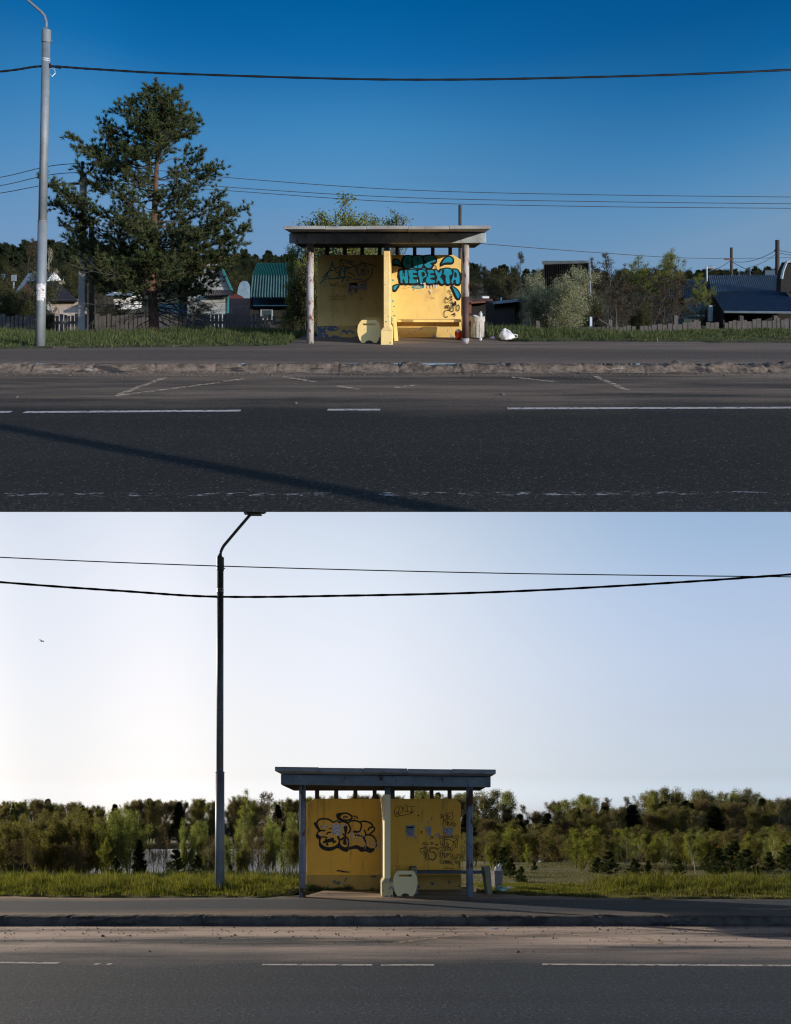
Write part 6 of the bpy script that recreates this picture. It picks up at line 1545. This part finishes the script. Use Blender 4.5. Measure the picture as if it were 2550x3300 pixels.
Q_olive = [recolour(p, M_barkU, L_oliveU) for p in P_olive]; Q_bare = [recolour(p, M_barkU, L_brownU) for p in P_bare]; Q_tallbare = recolour(P_tallbare, M_barkU, L_brownU)
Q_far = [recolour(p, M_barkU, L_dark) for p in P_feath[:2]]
def sheared_copy(proto):        # mesh copy sheared upward with depth, so the tree lines up through the camera
    out = []
    for me in proto[:2]:
        me = me.copy(); n = len(me.vertices); co = np.zeros(n * 3, np.float32); me.vertices.foreach_get('co', co); co = co.reshape(-1, 3)
        co[:, 2] += UP.K * co[:, 1] * .9; me.vertices.foreach_set('co', co.ravel()); me.update(); out.append(me)
    return (out[0], out[1], proto[2])
SHEARED = {}
# --- upper place: trees behind the shelter and in the gardens
for px, ptop, D_, pr, wd, lb in ((1085, 600, 23.5, P_airy[0], 1.9, 'tallest leafing tree behind the shelter roof'), (1235, 650, 24, P_airy[1], 1.5, 'second leafing tree, peaking above the middle of the shelter roof'),
        (1010, 715, 22.5, P_airy[1], 1.3, 'leafing bush tree just left of the shelter, before the green barn'), (955, 720, 23.5, P_airy[0], .7, 'slim leafing sapling in front of the green barn'), (1165, 680, 23, P_airy[0], 1.1, 'leafing tree seen between the wall posts of the upper shelter'),
        (985, 830, 22.5, Q_olive[0], 1.2, 'low olive bush at the foot of the green barn'), (930, 905, 23.5, P_sap[1], 1.2, 'thin bush in front of the pinkish wall')):
    place_px('leafing_tree', lb, 'tree', pr, UP, px, ptop, D_, 'spring trees around the upper shelter', wd)
place_px('blossoming_bush', 'wide bush with whitish blossom right of the dark plank hut', 'bush', P_bloss, UP, 1795, 858, 24.5, None, .95)
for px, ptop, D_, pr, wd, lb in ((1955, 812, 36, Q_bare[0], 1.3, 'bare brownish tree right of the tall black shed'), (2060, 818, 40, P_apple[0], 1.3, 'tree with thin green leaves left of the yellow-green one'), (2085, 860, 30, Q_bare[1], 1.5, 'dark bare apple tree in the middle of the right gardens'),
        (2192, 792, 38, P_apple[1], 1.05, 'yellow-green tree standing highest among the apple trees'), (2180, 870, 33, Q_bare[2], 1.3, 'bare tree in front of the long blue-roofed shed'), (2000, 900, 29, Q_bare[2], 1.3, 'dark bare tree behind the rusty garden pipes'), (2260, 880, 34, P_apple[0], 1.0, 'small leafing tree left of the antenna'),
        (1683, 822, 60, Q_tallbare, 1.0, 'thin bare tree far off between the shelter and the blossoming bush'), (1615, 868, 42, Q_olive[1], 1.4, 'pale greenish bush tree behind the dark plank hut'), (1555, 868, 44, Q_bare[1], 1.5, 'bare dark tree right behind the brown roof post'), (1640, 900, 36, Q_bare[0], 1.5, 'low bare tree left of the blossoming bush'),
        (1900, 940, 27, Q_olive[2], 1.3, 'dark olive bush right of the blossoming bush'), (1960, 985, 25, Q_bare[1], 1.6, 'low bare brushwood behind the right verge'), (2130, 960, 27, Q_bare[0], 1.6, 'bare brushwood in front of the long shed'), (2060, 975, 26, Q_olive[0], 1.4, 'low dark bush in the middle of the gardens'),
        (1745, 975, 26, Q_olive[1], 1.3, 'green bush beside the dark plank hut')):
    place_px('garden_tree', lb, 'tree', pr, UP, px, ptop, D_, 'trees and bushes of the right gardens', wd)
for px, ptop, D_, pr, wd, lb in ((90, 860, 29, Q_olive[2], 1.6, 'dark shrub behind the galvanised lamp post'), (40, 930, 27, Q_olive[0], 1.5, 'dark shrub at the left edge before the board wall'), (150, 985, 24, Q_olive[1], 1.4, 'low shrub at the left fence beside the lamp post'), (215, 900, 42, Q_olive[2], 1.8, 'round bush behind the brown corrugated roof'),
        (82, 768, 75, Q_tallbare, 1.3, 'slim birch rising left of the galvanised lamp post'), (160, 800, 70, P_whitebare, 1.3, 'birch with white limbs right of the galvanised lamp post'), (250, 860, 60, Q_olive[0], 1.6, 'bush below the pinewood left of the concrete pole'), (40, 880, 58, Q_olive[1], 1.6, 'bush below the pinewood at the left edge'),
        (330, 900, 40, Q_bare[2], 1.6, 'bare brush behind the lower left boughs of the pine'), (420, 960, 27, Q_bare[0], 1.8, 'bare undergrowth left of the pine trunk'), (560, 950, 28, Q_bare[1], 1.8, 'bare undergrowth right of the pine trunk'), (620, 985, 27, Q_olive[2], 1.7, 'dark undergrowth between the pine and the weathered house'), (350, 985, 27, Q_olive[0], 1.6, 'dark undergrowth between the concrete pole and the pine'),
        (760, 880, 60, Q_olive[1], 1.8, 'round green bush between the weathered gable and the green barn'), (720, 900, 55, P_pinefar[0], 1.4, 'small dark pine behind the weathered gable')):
    place_px('shrub' if 'bir' not in lb else 'birch_tree', lb, 'tree' if 'birch' in lb or 'pine ' in lb[:11] else 'bush', pr, UP, px, ptop, D_, None, wd)
# pinewood beyond the upper gardens
for k in range(64):
    px = -150 + k * 19.5 + rnd.uniform(-8, 8); tp = ip(px, [-150, 60, 300, 500, 700, 800, 950, 1100], [796, 790, 782, 800, 812, 818, 826, 838]) + rnd.uniform(-9, 12)
    if k % 2: tp += 8
    place_px('forest_pine', 'dark pine in the pinewood beyond the houses on the left', 'tree', P_pinefar[k % 3], UP, px, tp, 118 + (k % 4) * 9, 'pinewood beyond the left houses', 1.25)
for k in range(60):
    px = 1380 + k * 21 + rnd.uniform(-9, 9); tp = ip(px, [1380, 1560, 1700, 1900, 2300, 2650], [850, 858, 866, 872, 870, 864]) + rnd.uniform(-5, 7)
    if 2385 < px < 2545 and k % 2 == 0: tp -= rnd.uniform(0, 12)
    place_px('forest_tree', 'distant dark tree in the low wood beyond the right gardens', 'tree', (P_pinefar + Q_far)[k % 5], UP, px, tp, 150 + (k % 3) * 12, 'low wood beyond the right gardens', 1.6)

for k in range(64):
    px = (-120 + k * 33) if k < 36 else (1390 + (k - 36) * 45); px += rnd.uniform(-8, 8)
    place_px('forest_edge_bush', 'shadowed brush along the foot of the distant wood behind the houses', 'bush', (Q_far + [Q_olive[0]])[k % 3], UP, px, (858 if k < 36 else 876) + rnd.uniform(-8, 8), 104 + (k % 3) * 4, 'brush at the foot of the distant wood', 2.4)

# --- lower place
left = [(-60, 2640, 34, 0), (10, 2640, 36, 1), (43, 2629, 33, 0), (101, 2606, 37, 1), (150, 2622, 34, 2), (190, 2626, 38, 0), (219, 2618, 34, 1), (262, 2600, 40, 2), (299, 2620, 35, 0), (335, 2632, 38, 1), (368, 2606, 34, 3), (421, 2610, 36, 3), (75, 2690, 31, 4), (240, 2700, 31, 4), (330, 2700, 31, 5)]
lbs = ['at the left edge of the lakeside thicket', 'second from the left edge of the lakeside thicket', 'third from the left edge of the lakeside thicket', 'under the tallest treetop at the left of the thicket', 'just right of the tallest thicket top', 'in the left half of the thicket, leaning over the lake', 'in the middle of the left thicket', 'standing highest in the middle of the left thicket', 'right of the thicket middle', 'left of the pale willows', 'left of the twin pale willows by the gap', 'right of the twin pale willows by the gap', 'low in front of the left thicket near the edge', 'low in front of the thicket middle', 'low in front of the thicket before the dark pine']
kinds = [P_olive[0], P_olive[1], P_olive[2], P_wil[0], P_bare[0], P_sap[2]]
for (px, tp, D_, kd), lb in zip(left, lbs):
    place_px('thicket_tree', {0: 'olive young tree ', 1: 'leafy young tree ', 2: 'dense young tree ', 3: 'pale green willow ', 4: 'bare sapling ', 5: 'thin green sapling '}[kd] + lb, 'tree', kinds[kd], LO, px, tp, D_, 'young trees between the lower verge and the lake', 1.15)
for i, px in enumerate((-30, 30, 62, 130, 170, 205, 280, 315, 350, 395)):
    place_px('thicket_tree', 'young tree filling the back of the left lakeside thicket', 'tree', [P_olive[i % 3], P_sap[i % 3]][i % 2], LO, px, 2650 + (i * 37) % 40, 41 + i % 3, 'young trees filling the left thicket', 1.1)
for px, tp, D_, pr, wd, lb in ((448, 2706, 27, P_spruce[0], 1.1, 'small dark spruce in the gap right of the left thicket'), (528, 2652, 36, P_bareR[0], 1.0, 'reddish bare sapling before the bright water'), (602, 2640, 34, P_wil[1], .8, 'pale willow standing before the bright water'), (650, 2645, 35, P_wil[2], .75, 'pale willow close to the left of the dark lamp post'),
        (565, 2736, 26, P_young[0], .9, 'young pine with orange shoots before the water'), (634, 2752, 26, P_young[1], .9, 'young pine with orange shoots near the dark lamp post'), (372, 2760, 26, P_young[2], .9, 'young pine at the foot of the left thicket'), (700, 2690, 30, P_bare[1], .8, 'bare shrub behind the dark lamp post'),
        (736, 2693, 30, P_wil[0], .8, 'low willow just right of the dark lamp post'), (742, 2785, 24, P_young[0], .8, 'tiny dark pine right of the lamp post foot'), (784, 2655, 33, P_wil[1], .9, 'pale willow right of the dark lamp post'), (821, 2660, 32, P_bare[2], 1.1, 'spreading bare tree between the lamp post and the shelter'), (869, 2653, 33, P_wil[2], .9, 'green willow nearer to the lower shelter'),
        (896, 2640, 36, P_bare[0], 1.0, 'bare tree nearer to the lower shelter'), (930, 2618, 35, P_wil[0], 1.0, 'bright willow touching the left shelter post'), (958, 2650, 33, P_olive[1], 1.0, 'olive shrub behind the left shelter post'), (500, 2700, 32, P_bare[1], .8, 'bare shrub right of the dark spruce'), (680, 2705, 32, P_olive[2], .8, 'olive shrub left of the dark lamp post'), (840, 2700, 30, P_bareR[1], 1.2, 'reddish brush low between lamp post and shelter'), (775, 2720, 29, P_olive[0], 1.0, 'low olive brush right of the lamp post')):
    place_px('lakeside_shrub', lb, 'bush' if 'shrub' in lb or 'brush' in lb else 'tree', pr, LO, px, tp, D_, None, wd)
right = [(1830, 2712, 40, P_olive[1], 2.0, 'wide olive brush behind the meadow clump'), (1560, 2700, 34, P_bareR[0], 1, 'reddish bare sapling right of the right shelter post'), (1585, 2722, 30, P_sap[0], .8, 'thin green sapling above the grey litter bin'), (1524, 2690, 36, P_olive[1], 1.1, 'olive brush behind the right shelter post'), (1623, 2728, 24, P_young[0], 1.0, 'taller young pine behind the grey litter bin'), (1645, 2762, 21.5, P_young[1], 1.0, 'bushy young pine right of the grey litter bin'), (1680, 2790, 19.5, P_young[2], .95, 'smallest young pine on the meadow right of the bin'),
    (1702, 2722, 28, P_sap[1], .7, 'small bright birch sapling left of the meadow'), (1670, 2708, 31, P_bareR[1], 1, 'reddish sapling behind the small birch'), (1745, 2700, 30, P_bareR[0], .8, 'bare reddish sapling at the left end of the meadow'), (1800, 2690, 31, P_bareR[1], .9, 'bare reddish sapling over the middle of the meadow'), (1722, 2770, 26, P_young[2], .8, 'low dark pine left of the meadow'),
    (1860, 2672, 27, P_sap[2], 1.1, 'green sapling at the left of the tall clump by the meadow'), (1885, 2662, 27.5, P_sap[0], 1.2, 'tallest sapling of the clump by the meadow'), (1915, 2672, 28, P_bareR[0], 1.2, 'reddish sapling of the clump by the meadow'), (1875, 2760, 25, P_sap[1], 1.4, 'low leafy bush at the foot of the clump by the meadow'),
    (1960, 2742, 22.5, P_young[0], 1.1, 'dark young pine at the right end of the meadow'), (1925, 2760, 24, P_young[1], 1.0, 'young pine behind the right end of the meadow'), (1994, 2672, 27, P_sapb[0], .8, 'first of the three slim birch saplings'), (2022, 2670, 26, P_sapb[1], .9, 'second of the three slim birch saplings'), (2050, 2690, 28, P_sapb[0], .9, 'third of the three slim birch saplings'),
    (2046, 2765, 22.5, P_young[2], 1.1, 'wide young pine below the birch saplings'), (2090, 2770, 22, P_young[1], .8, 'young pine with bright shoots right of the birch saplings'), (2146, 2684, 25.5, P_sapb[1], .85, 'white-stemmed birch standing alone over the right verge'), (2110, 2700, 29, P_olive[2], .9, 'olive sapling left of the lone white birch'), (2185, 2765, 22.5, P_young[0], 1.0, 'young pine right of the lone white birch'),
    (2202, 2674, 27, P_olive[0], 1.0, 'dense olive sapling right of the lone white birch'), (2242, 2690, 23, P_sapb[0], .8, 'white birch stem leaning over the right verge'), (2275, 2695, 28, P_sap[0], .9, 'green sapling left of the dark pine group'), (2315, 2728, 22, P_young[1], 1.2, 'tallest pine of the dark group over the right verge'), (2335, 2676, 29, P_bareR[1], 1.1, 'reddish sapling behind the dark pine group'),
    (2362, 2706, 24, P_young[2], 1.1, 'dark pine in the middle of the right group'), (2405, 2735, 23, P_young[0], 1.1, 'dark pine toward the right of the group'), (2438, 2788, 20.5, P_young[1], .9, 'low young pine with orange shoots nearest to the verge'), (2483, 2665, 25, P_sapb[1], 1.0, 'birch with a white stem near the right edge'), (2430, 2690, 28, P_olive[1], 1.0, 'olive sapling left of the right edge birch'),
    (2523, 2655, 27, P_bareR[0], 1.2, 'bare sapling at the right edge'), (2545, 2720, 23, P_young[0], 1.2, 'dark pine at the right edge'), (2580, 2680, 26, P_sap[1], 1.0, 'sapling cut by the right edge'), (2170, 2730, 30, P_bareR[1], 1.2, 'reddish brush behind the lone birch'), (1975, 2705, 30, P_bareR[1], 1.2, 'reddish brush behind the first slim birch'), (2480, 2745, 24, P_young[2], 1.1, 'dark pine right of the low young pine'), (2280, 2750, 24, P_young[2], 1.0, 'dark pine left of the tallest one in the group'), (2130, 2790, 23, P_olive[0], 1.0, 'low brush at the foot of the lone birch')]
for px, tp, D_, pr, wd, lb in right:
    if 'pine' not in lb[:26] and wd < 1.5: wd *= 1.55
    place_px('young_pine' if ('pine' in lb.split(' of ')[0].split(' behind')[0] and 'sapling' not in lb and 'brush' not in lb) else 'sapling', lb, 'tree', pr, LO, px, tp, D_, None, wd)
for k, (px, tp) in enumerate(((1905, 2700), (1965, 2690), (2030, 2705), (2105, 2688), (2165, 2702), (2225, 2694), (2290, 2684), (2350, 2692), (2415, 2682), (2465, 2694), (2530, 2680), (2570, 2690), (2380, 2720), (2260, 2725), (2500, 2715))):
    place_px('meadow_sapling', 'feathery young tree among the saplings along the right edge of the meadow', 'tree', [P_sap[0], P_olive[1], P_sapb[0], P_sap[2], P_wil[1]][k % 5], LO, px, tp, 26 + (k * 7) % 5, 'feathery young trees right of the meadow', 1.35)
# woods beyond the lake and the meadow
for k in range(112):
    px = -140 + k * 15 + rnd.uniform(-10, 10)
    tp = ip(px, [-140, 0, 180, 340, 450, 660, 730, 780, 860, 960, 1100, 1300, 1500], [2590, 2583, 2574, 2600, 2574, 2572, 2588, 2562, 2585, 2570, 2562, 2560, 2552]) + rnd.uniform(-8, 14)
    place_px('shore_tree', 'tree in the dark wood on the far shore of the lake behind the shelter', 'tree', (P_feath + [P_spruce[0], P_feath[2], P_round[0]])[(k * 3) % 7], LO, px, tp + 4, 138 + (k % 3) * 7, 'wood on the far shore', 1.15)
for k in range(44):
    px = -140 + k * 38 + rnd.uniform(-12, 12)
    place_px('shore_bush', 'low tree at the water edge of the far shore', 'tree', P_feath[k % 4], LO, px, 2665 + rnd.uniform(-25, 20), 134, 'low trees along the far shore', 2.0)
for px, tp, D_, pr, wd, lb in ((784, 2548, 95, P_bir[0], 1.0, 'tall fresh green birch behind the willows, between lamp post and shelter'), (842, 2552, 95, P_tallbare, 1.2, 'tall bare tree beside the fresh green birch left of the shelter'), (860, 2556, 97, P_tallbare, 1.1, 'second tall bare tree left of the shelter'), (1380, 2540, 88, P_feath[1], 1.3, 'leafing tree seen through the wall posts of the lower shelter'), (1545, 2545, 84, P_feath[3], 1.8, 'broad pale green tree right of the lower shelter roof'), (1608, 2550, 86, P_feath[1], 1.4, 'pale green tree second to the right of the lower shelter roof')):
    place_px('tall_tree', lb, 'tree', pr, LO, px, tp, D_, None, wd, lambda x, y: -4.5)
zr = lambda x, y: -3.6
tops_shift = 9
tops = [(1640, 2590, 1), (1690, 2585, 3), (1760, 2583, 3), (1800, 2572, 0), (1845, 2568, 4), (1880, 2558, 4), (1905, 2550, 4), (1950, 2578, 2), (1975, 2562, 3), (2010, 2560, 3), (2045, 2576, 1), (2075, 2540, 5), (2118, 2537, 6), (2165, 2529, 5), (2190, 2545, 6), (2232, 2540, 6), (2265, 2534, 5), (2325, 2542, 6), (2372, 2532, 5), (2420, 2548, 5), (2460, 2565, 2), (2497, 2578, 6), (2540, 2570, 2), (2600, 2560, 2), (2095, 2552, 6), (2150, 2545, 6), (2205, 2548, 6), (2250, 2550, 6), (2350, 2548, 6), (2300, 2556, 5), (2440, 2560, 6), (2480, 2568, 5), (2140, 2575, 2), (2210, 2572, 2), (2290, 2572, 2), (2345, 2575, 2), (2400, 2570, 2), (2500, 2580, 2)]
far_kind = {0: P_feath[2], 1: P_feath[0], 2: P_spruce[1], 3: P_tallbare, 4: P_feath[1], 5: P_feath[3], 6: P_feath[1]}
far_lab = {0: 'brownish budding tree in the wood beyond the meadow', 1: 'dark rounded tree in the wood beyond the meadow', 2: 'dark spruce in the wood at the right', 3: 'tall bare tree in the wood beyond the meadow', 4: 'golden green leafing tree standing out of the wood beyond the meadow', 5: 'light green treetop standing above the dark wood at the right', 6: 'slim light green birch top above the dark wood at the right'}
for i, (px, tp, kd) in enumerate(tops):
    place_px('wood_tree', far_lab[kd], 'tree', far_kind[kd], LO, px, tp + 9, 84 + (i % 4) * 4, far_lab[kd] + 's', {4: 1.7, 5: 1.5, 6: .9}.get(kd, 1.35), zr)
for k in range(64):
    px = 1500 + k * 18 + rnd.uniform(-9, 9); tp = ip(px, [1500, 1700, 1900, 2100, 2600], [2635, 2640, 2622, 2604, 2596]) + rnd.uniform(-26, 22)
    place_px('dark_wood_tree', 'shadowed tree making up the dark middle of the right wood', 'tree', [P_spruce[0], P_feath[0], P_feath[3], P_feath[2], P_feath[0]][k % 5], LO, px, tp, 74 + (k % 3) * 4, 'shadowed trees of the right wood', 1.5, zr)
for k in range(34):
    px = 1490 + k * 34 + rnd.uniform(-9, 9)
    place_px('edge_bush', 'low brush along the front of the right wood', 'bush', [P_sap[0], P_olive[0], P_bareR[1], P_olive[2], P_wil[1], P_olive[1]][k % 6], LO, px, 2682 + rnd.uniform(-25, 20), 44 + (k % 3) * 5, 'low brush before the right wood', 1.9, lambda x, y: -2.6)

for k in range(70):
    px = (-120 + k * 12) if k < 34 else (1500 + (k - 34) * 29); px += rnd.uniform(-6, 6)
    place_px('waterside_brush', 'dense low brush hiding the near bank of the lake', 'bush', [P_olive[0], P_olive[1], P_bareR[0], P_olive[2]][k % 4], LO, px, 2722 + rnd.uniform(-14, 18), (44 if k < 34 else 60) + (k % 3) * 3, 'low brush along the near bank', 2.2)

# ------------------------------------------------------------------ grass
def grass(name, site, n, sampler, hf, mat, seed, wd=.011, lean=.45, mats=None):
    rg = np.random.default_rng(seed)
    xs, ys = sampler(rg, n)
    zf = gU if site is UP else gL
    zs = np.array([zf(a, b_) for a, b_ in zip(xs, ys)])
    clump = np.sin(xs * 5.1 + 1.3 * np.sin(ys * 4)) * np.sin(ys * 6.3 + xs * 2.2)
    h_ = hf(xs, ys) * (0.75 + .45 * clump) * rg.uniform(.45, 1.15, len(xs))
    a = rg.uniform(0, 2 * math.pi, len(xs)); h_ = h_ * np.where(rg.uniform(0, 1, len(xs)) < .06, 1.45, 1.0); ln = rg.uniform(.1, 1, len(xs)) * lean
    ca, sa = np.cos(a), np.sin(a); b0 = rg.uniform(0, 2 * math.pi, len(xs)); wv = np.stack([np.cos(b0), np.sin(b0), 0 * b0], 1) * (wd / 2)
    P0 = np.stack([xs, ys, zs + site.K * ys - .02], 1)
    P1 = P0 + np.stack([ca * ln * h_ * .35, sa * ln * h_ * .35, h_ * .6], 1)
    P2 = P0 + np.stack([ca * ln * h_, sa * ln * h_, h_ * (1 - .3 * ln)], 1)
    V = np.stack([P0 - wv, P0 + wv, P1 + wv * .8, P1 - wv * .8, P2], 1).reshape(-1, 3)
    b_ = np.arange(len(xs))[:, None] * 5
    Q = b_ + np.array([[0, 1, 2, 3]]); T = b_ + np.array([[3, 2, 4]])
    o = bpy.data.objects.new(name, mesh_np(name, V, Q, T, mats=[mat])); site.coll.objects.link(o)
    o['kind'] = 'stuff'; return o
def samp(x0, x1, yf, d, power=1.0, gate=None):
    def f(rg, n):
        x = rg.uniform(x0, x1, n); e = rg.uniform(0, 1, n) ** power * d
        y = np.array([yf(a) for a in x]) + .05 + e
        bare = (np.sin(x * 2.7 + 1) * np.sin(x * 6.1) + .5 * np.sin(x * 13.7 + y * 5) > .25) & (y - np.array([yf(a) for a in x]) < .5)
        keep = ~(bare & (rg.uniform(0, 1, n) < .8)); x, y = x[keep], y[keep]
        if gate is not None:
            k = np.array([gate(a, b_) for a, b_ in zip(x, y)]) > rg.uniform(0, 1, len(x)); x, y = x[k], y[k]
        return x, y
    return f
grass('verge_grass', UP, 62000, samp(-10.5, -2.3, yU, 5.5), lambda x, y: .075 + .07 * np.clip(y - 16.2, 0, 1.2), L_grassU, 1)
grass('verge_grass', UP, 62000, samp(2.2, 11.5, yU, 4.6), lambda x, y: (.09 + .085 * np.clip(y - 17.8, 0, 1.2)) * np.interp(x, [2, 4.5, 7], [1, 1, .6]), L_grassU, 2)
grass('verge_grass', UP, 9000, samp(-2.4, 2.3, lambda x: 19.4, 2.5), lambda x, y: .16 + 0 * x, L_grassU, 3)
grass('dry_grass', UP, 5000, samp(-10, 11, yU, 3.0, gate=lambda x, y: .5 if abs(x) > 2.2 else 0), lambda x, y: .10 + 0 * x, L_dry, 4, .008)
grass('verge_grass', LO, 90000, samp(-9.5, -2.2, yL, 4.6, .8), lambda x, y: (.08 + .18 * np.clip(y - 15.2, 0, 1.2)) * np.interp(x, [-9.5, -3.2, -2.1], [1, .95, .35]), L_grass, 5, .011)
grass('verge_grass', LO, 46000, samp(3.9, 10.5, yL, 3.6, .9, gate=lambda x, y: sstep(x - (y - 15) * .12, 3.9, 4.5) * (1 if x > 6.2 or y > yL(x) + .45 else .08)), lambda x, y: (.07 + .19 * np.clip(y - 15.5, 0, 1.2)) * np.interp(x, [3.8, 5.0], [.5, 1.0]), L_grass, 6, .012)
grass('verge_grass', LO, 26000, samp(1.8, 4.6, yL, 2.8, gate=lambda x, y: 1 if y < 19 else .3), lambda x, y: .09 + 0 * x, L_grass, 7, .010)
grass('dry_grass', LO, 9000, samp(-9.5, 10.5, yL, 3.2, gate=lambda x, y: .6 if x < -2.2 or x > 3.9 else 0), lambda x, y: .16 + 0 * x, L_dry, 12, .008)
grass('meadow_grass', LO, 60000, lambda rg, n: ((lambda yy: (rg.uniform(.05, .62, n) * yy, yy))(18 + rg.uniform(0, 1, n) ** 1.3 * 22)), lambda x, y: .07 + 0 * x, leafmat('meadow_blades', (.07, .085, .025), (.17, .17, .07), .3), 8, .012)
grass('shelter_weeds', LO, 900, lambda rg, n: (lambda k: (np.where(k < .45, rg.normal(-1.72, .16, n), np.where(k < .8, rg.normal(-1.25, .12, n), np.where(k < .97, rg.normal(-.98, .05, n), rg.normal(-.50, .03, n)))), rg.uniform(16.72, 16.86, n)))(rg.uniform(0, 1, n)), lambda x, y: .17 + 0 * x, L_grassU, 9, .010, .6)
grass('bank_grass', LO, 30000, lambda rg, n: ((lambda yy: (-rg.uniform(.08, .62, n) * yy, yy))(20 + rg.uniform(0, 1, n) * 9)), lambda x, y: .30 + 0 * x, L_grassU, 10, .02)

# loose litter of small stones and crumbs along the kerbs and on the lay-bys
def crumbs(name, site, n, ysamp, seed, r=(.006, .022), mat=M_stone, z=-1.6):
    rg = np.random.default_rng(seed); x = rg.uniform(-9, 9, n); y = ysamp(rg, n); s_ = rg.uniform(r[0], r[1], n) ** 1.0 * rg.uniform(.5, 1, n)
    base = np.array([[1, 0, 0], [0, 1, 0], [-1, 0, 0], [0, -1, 0], [0, 0, .9], [0, 0, -.3]]); V = []
    jit = rg.uniform(.6, 1.4, (n, 6, 1))
    V = base[None] * jit * s_[:, None, None] + np.stack([x, y, z + site.K * y + s_ * .2], 1)[:, None]
    T0 = np.array([[0, 1, 4], [1, 2, 4], [2, 3, 4], [3, 0, 4], [1, 0, 5], [2, 1, 5], [3, 2, 5], [0, 3, 5]])
    T = (np.arange(n)[:, None, None] * 6 + T0[None]).reshape(-1, 3)
    o = bpy.data.objects.new(name, mesh_np(name, V.reshape(-1, 3), None, T, mats=[mat])); site.coll.objects.link(o); o['kind'] = 'stuff'
crumbs('gravel', UP, 1500, lambda rg, n: 13.0 - np.abs(rg.normal(0, .35, n)), 1)
crumbs('gravel', LO, 900, lambda rg, n: 11.9 - np.abs(rg.normal(0, 1.0, n)), 2)
crumbs('gravel', UP, 260, lambda rg, n: rg.uniform(13.3, 17.3, n), 3, (.004, .009), M_stone, -1.478)
crumbs('gravel', LO, 400, lambda rg, n: rg.uniform(12.4, 15.5, n), 4, (.004, .009), M_stone, -1.478)
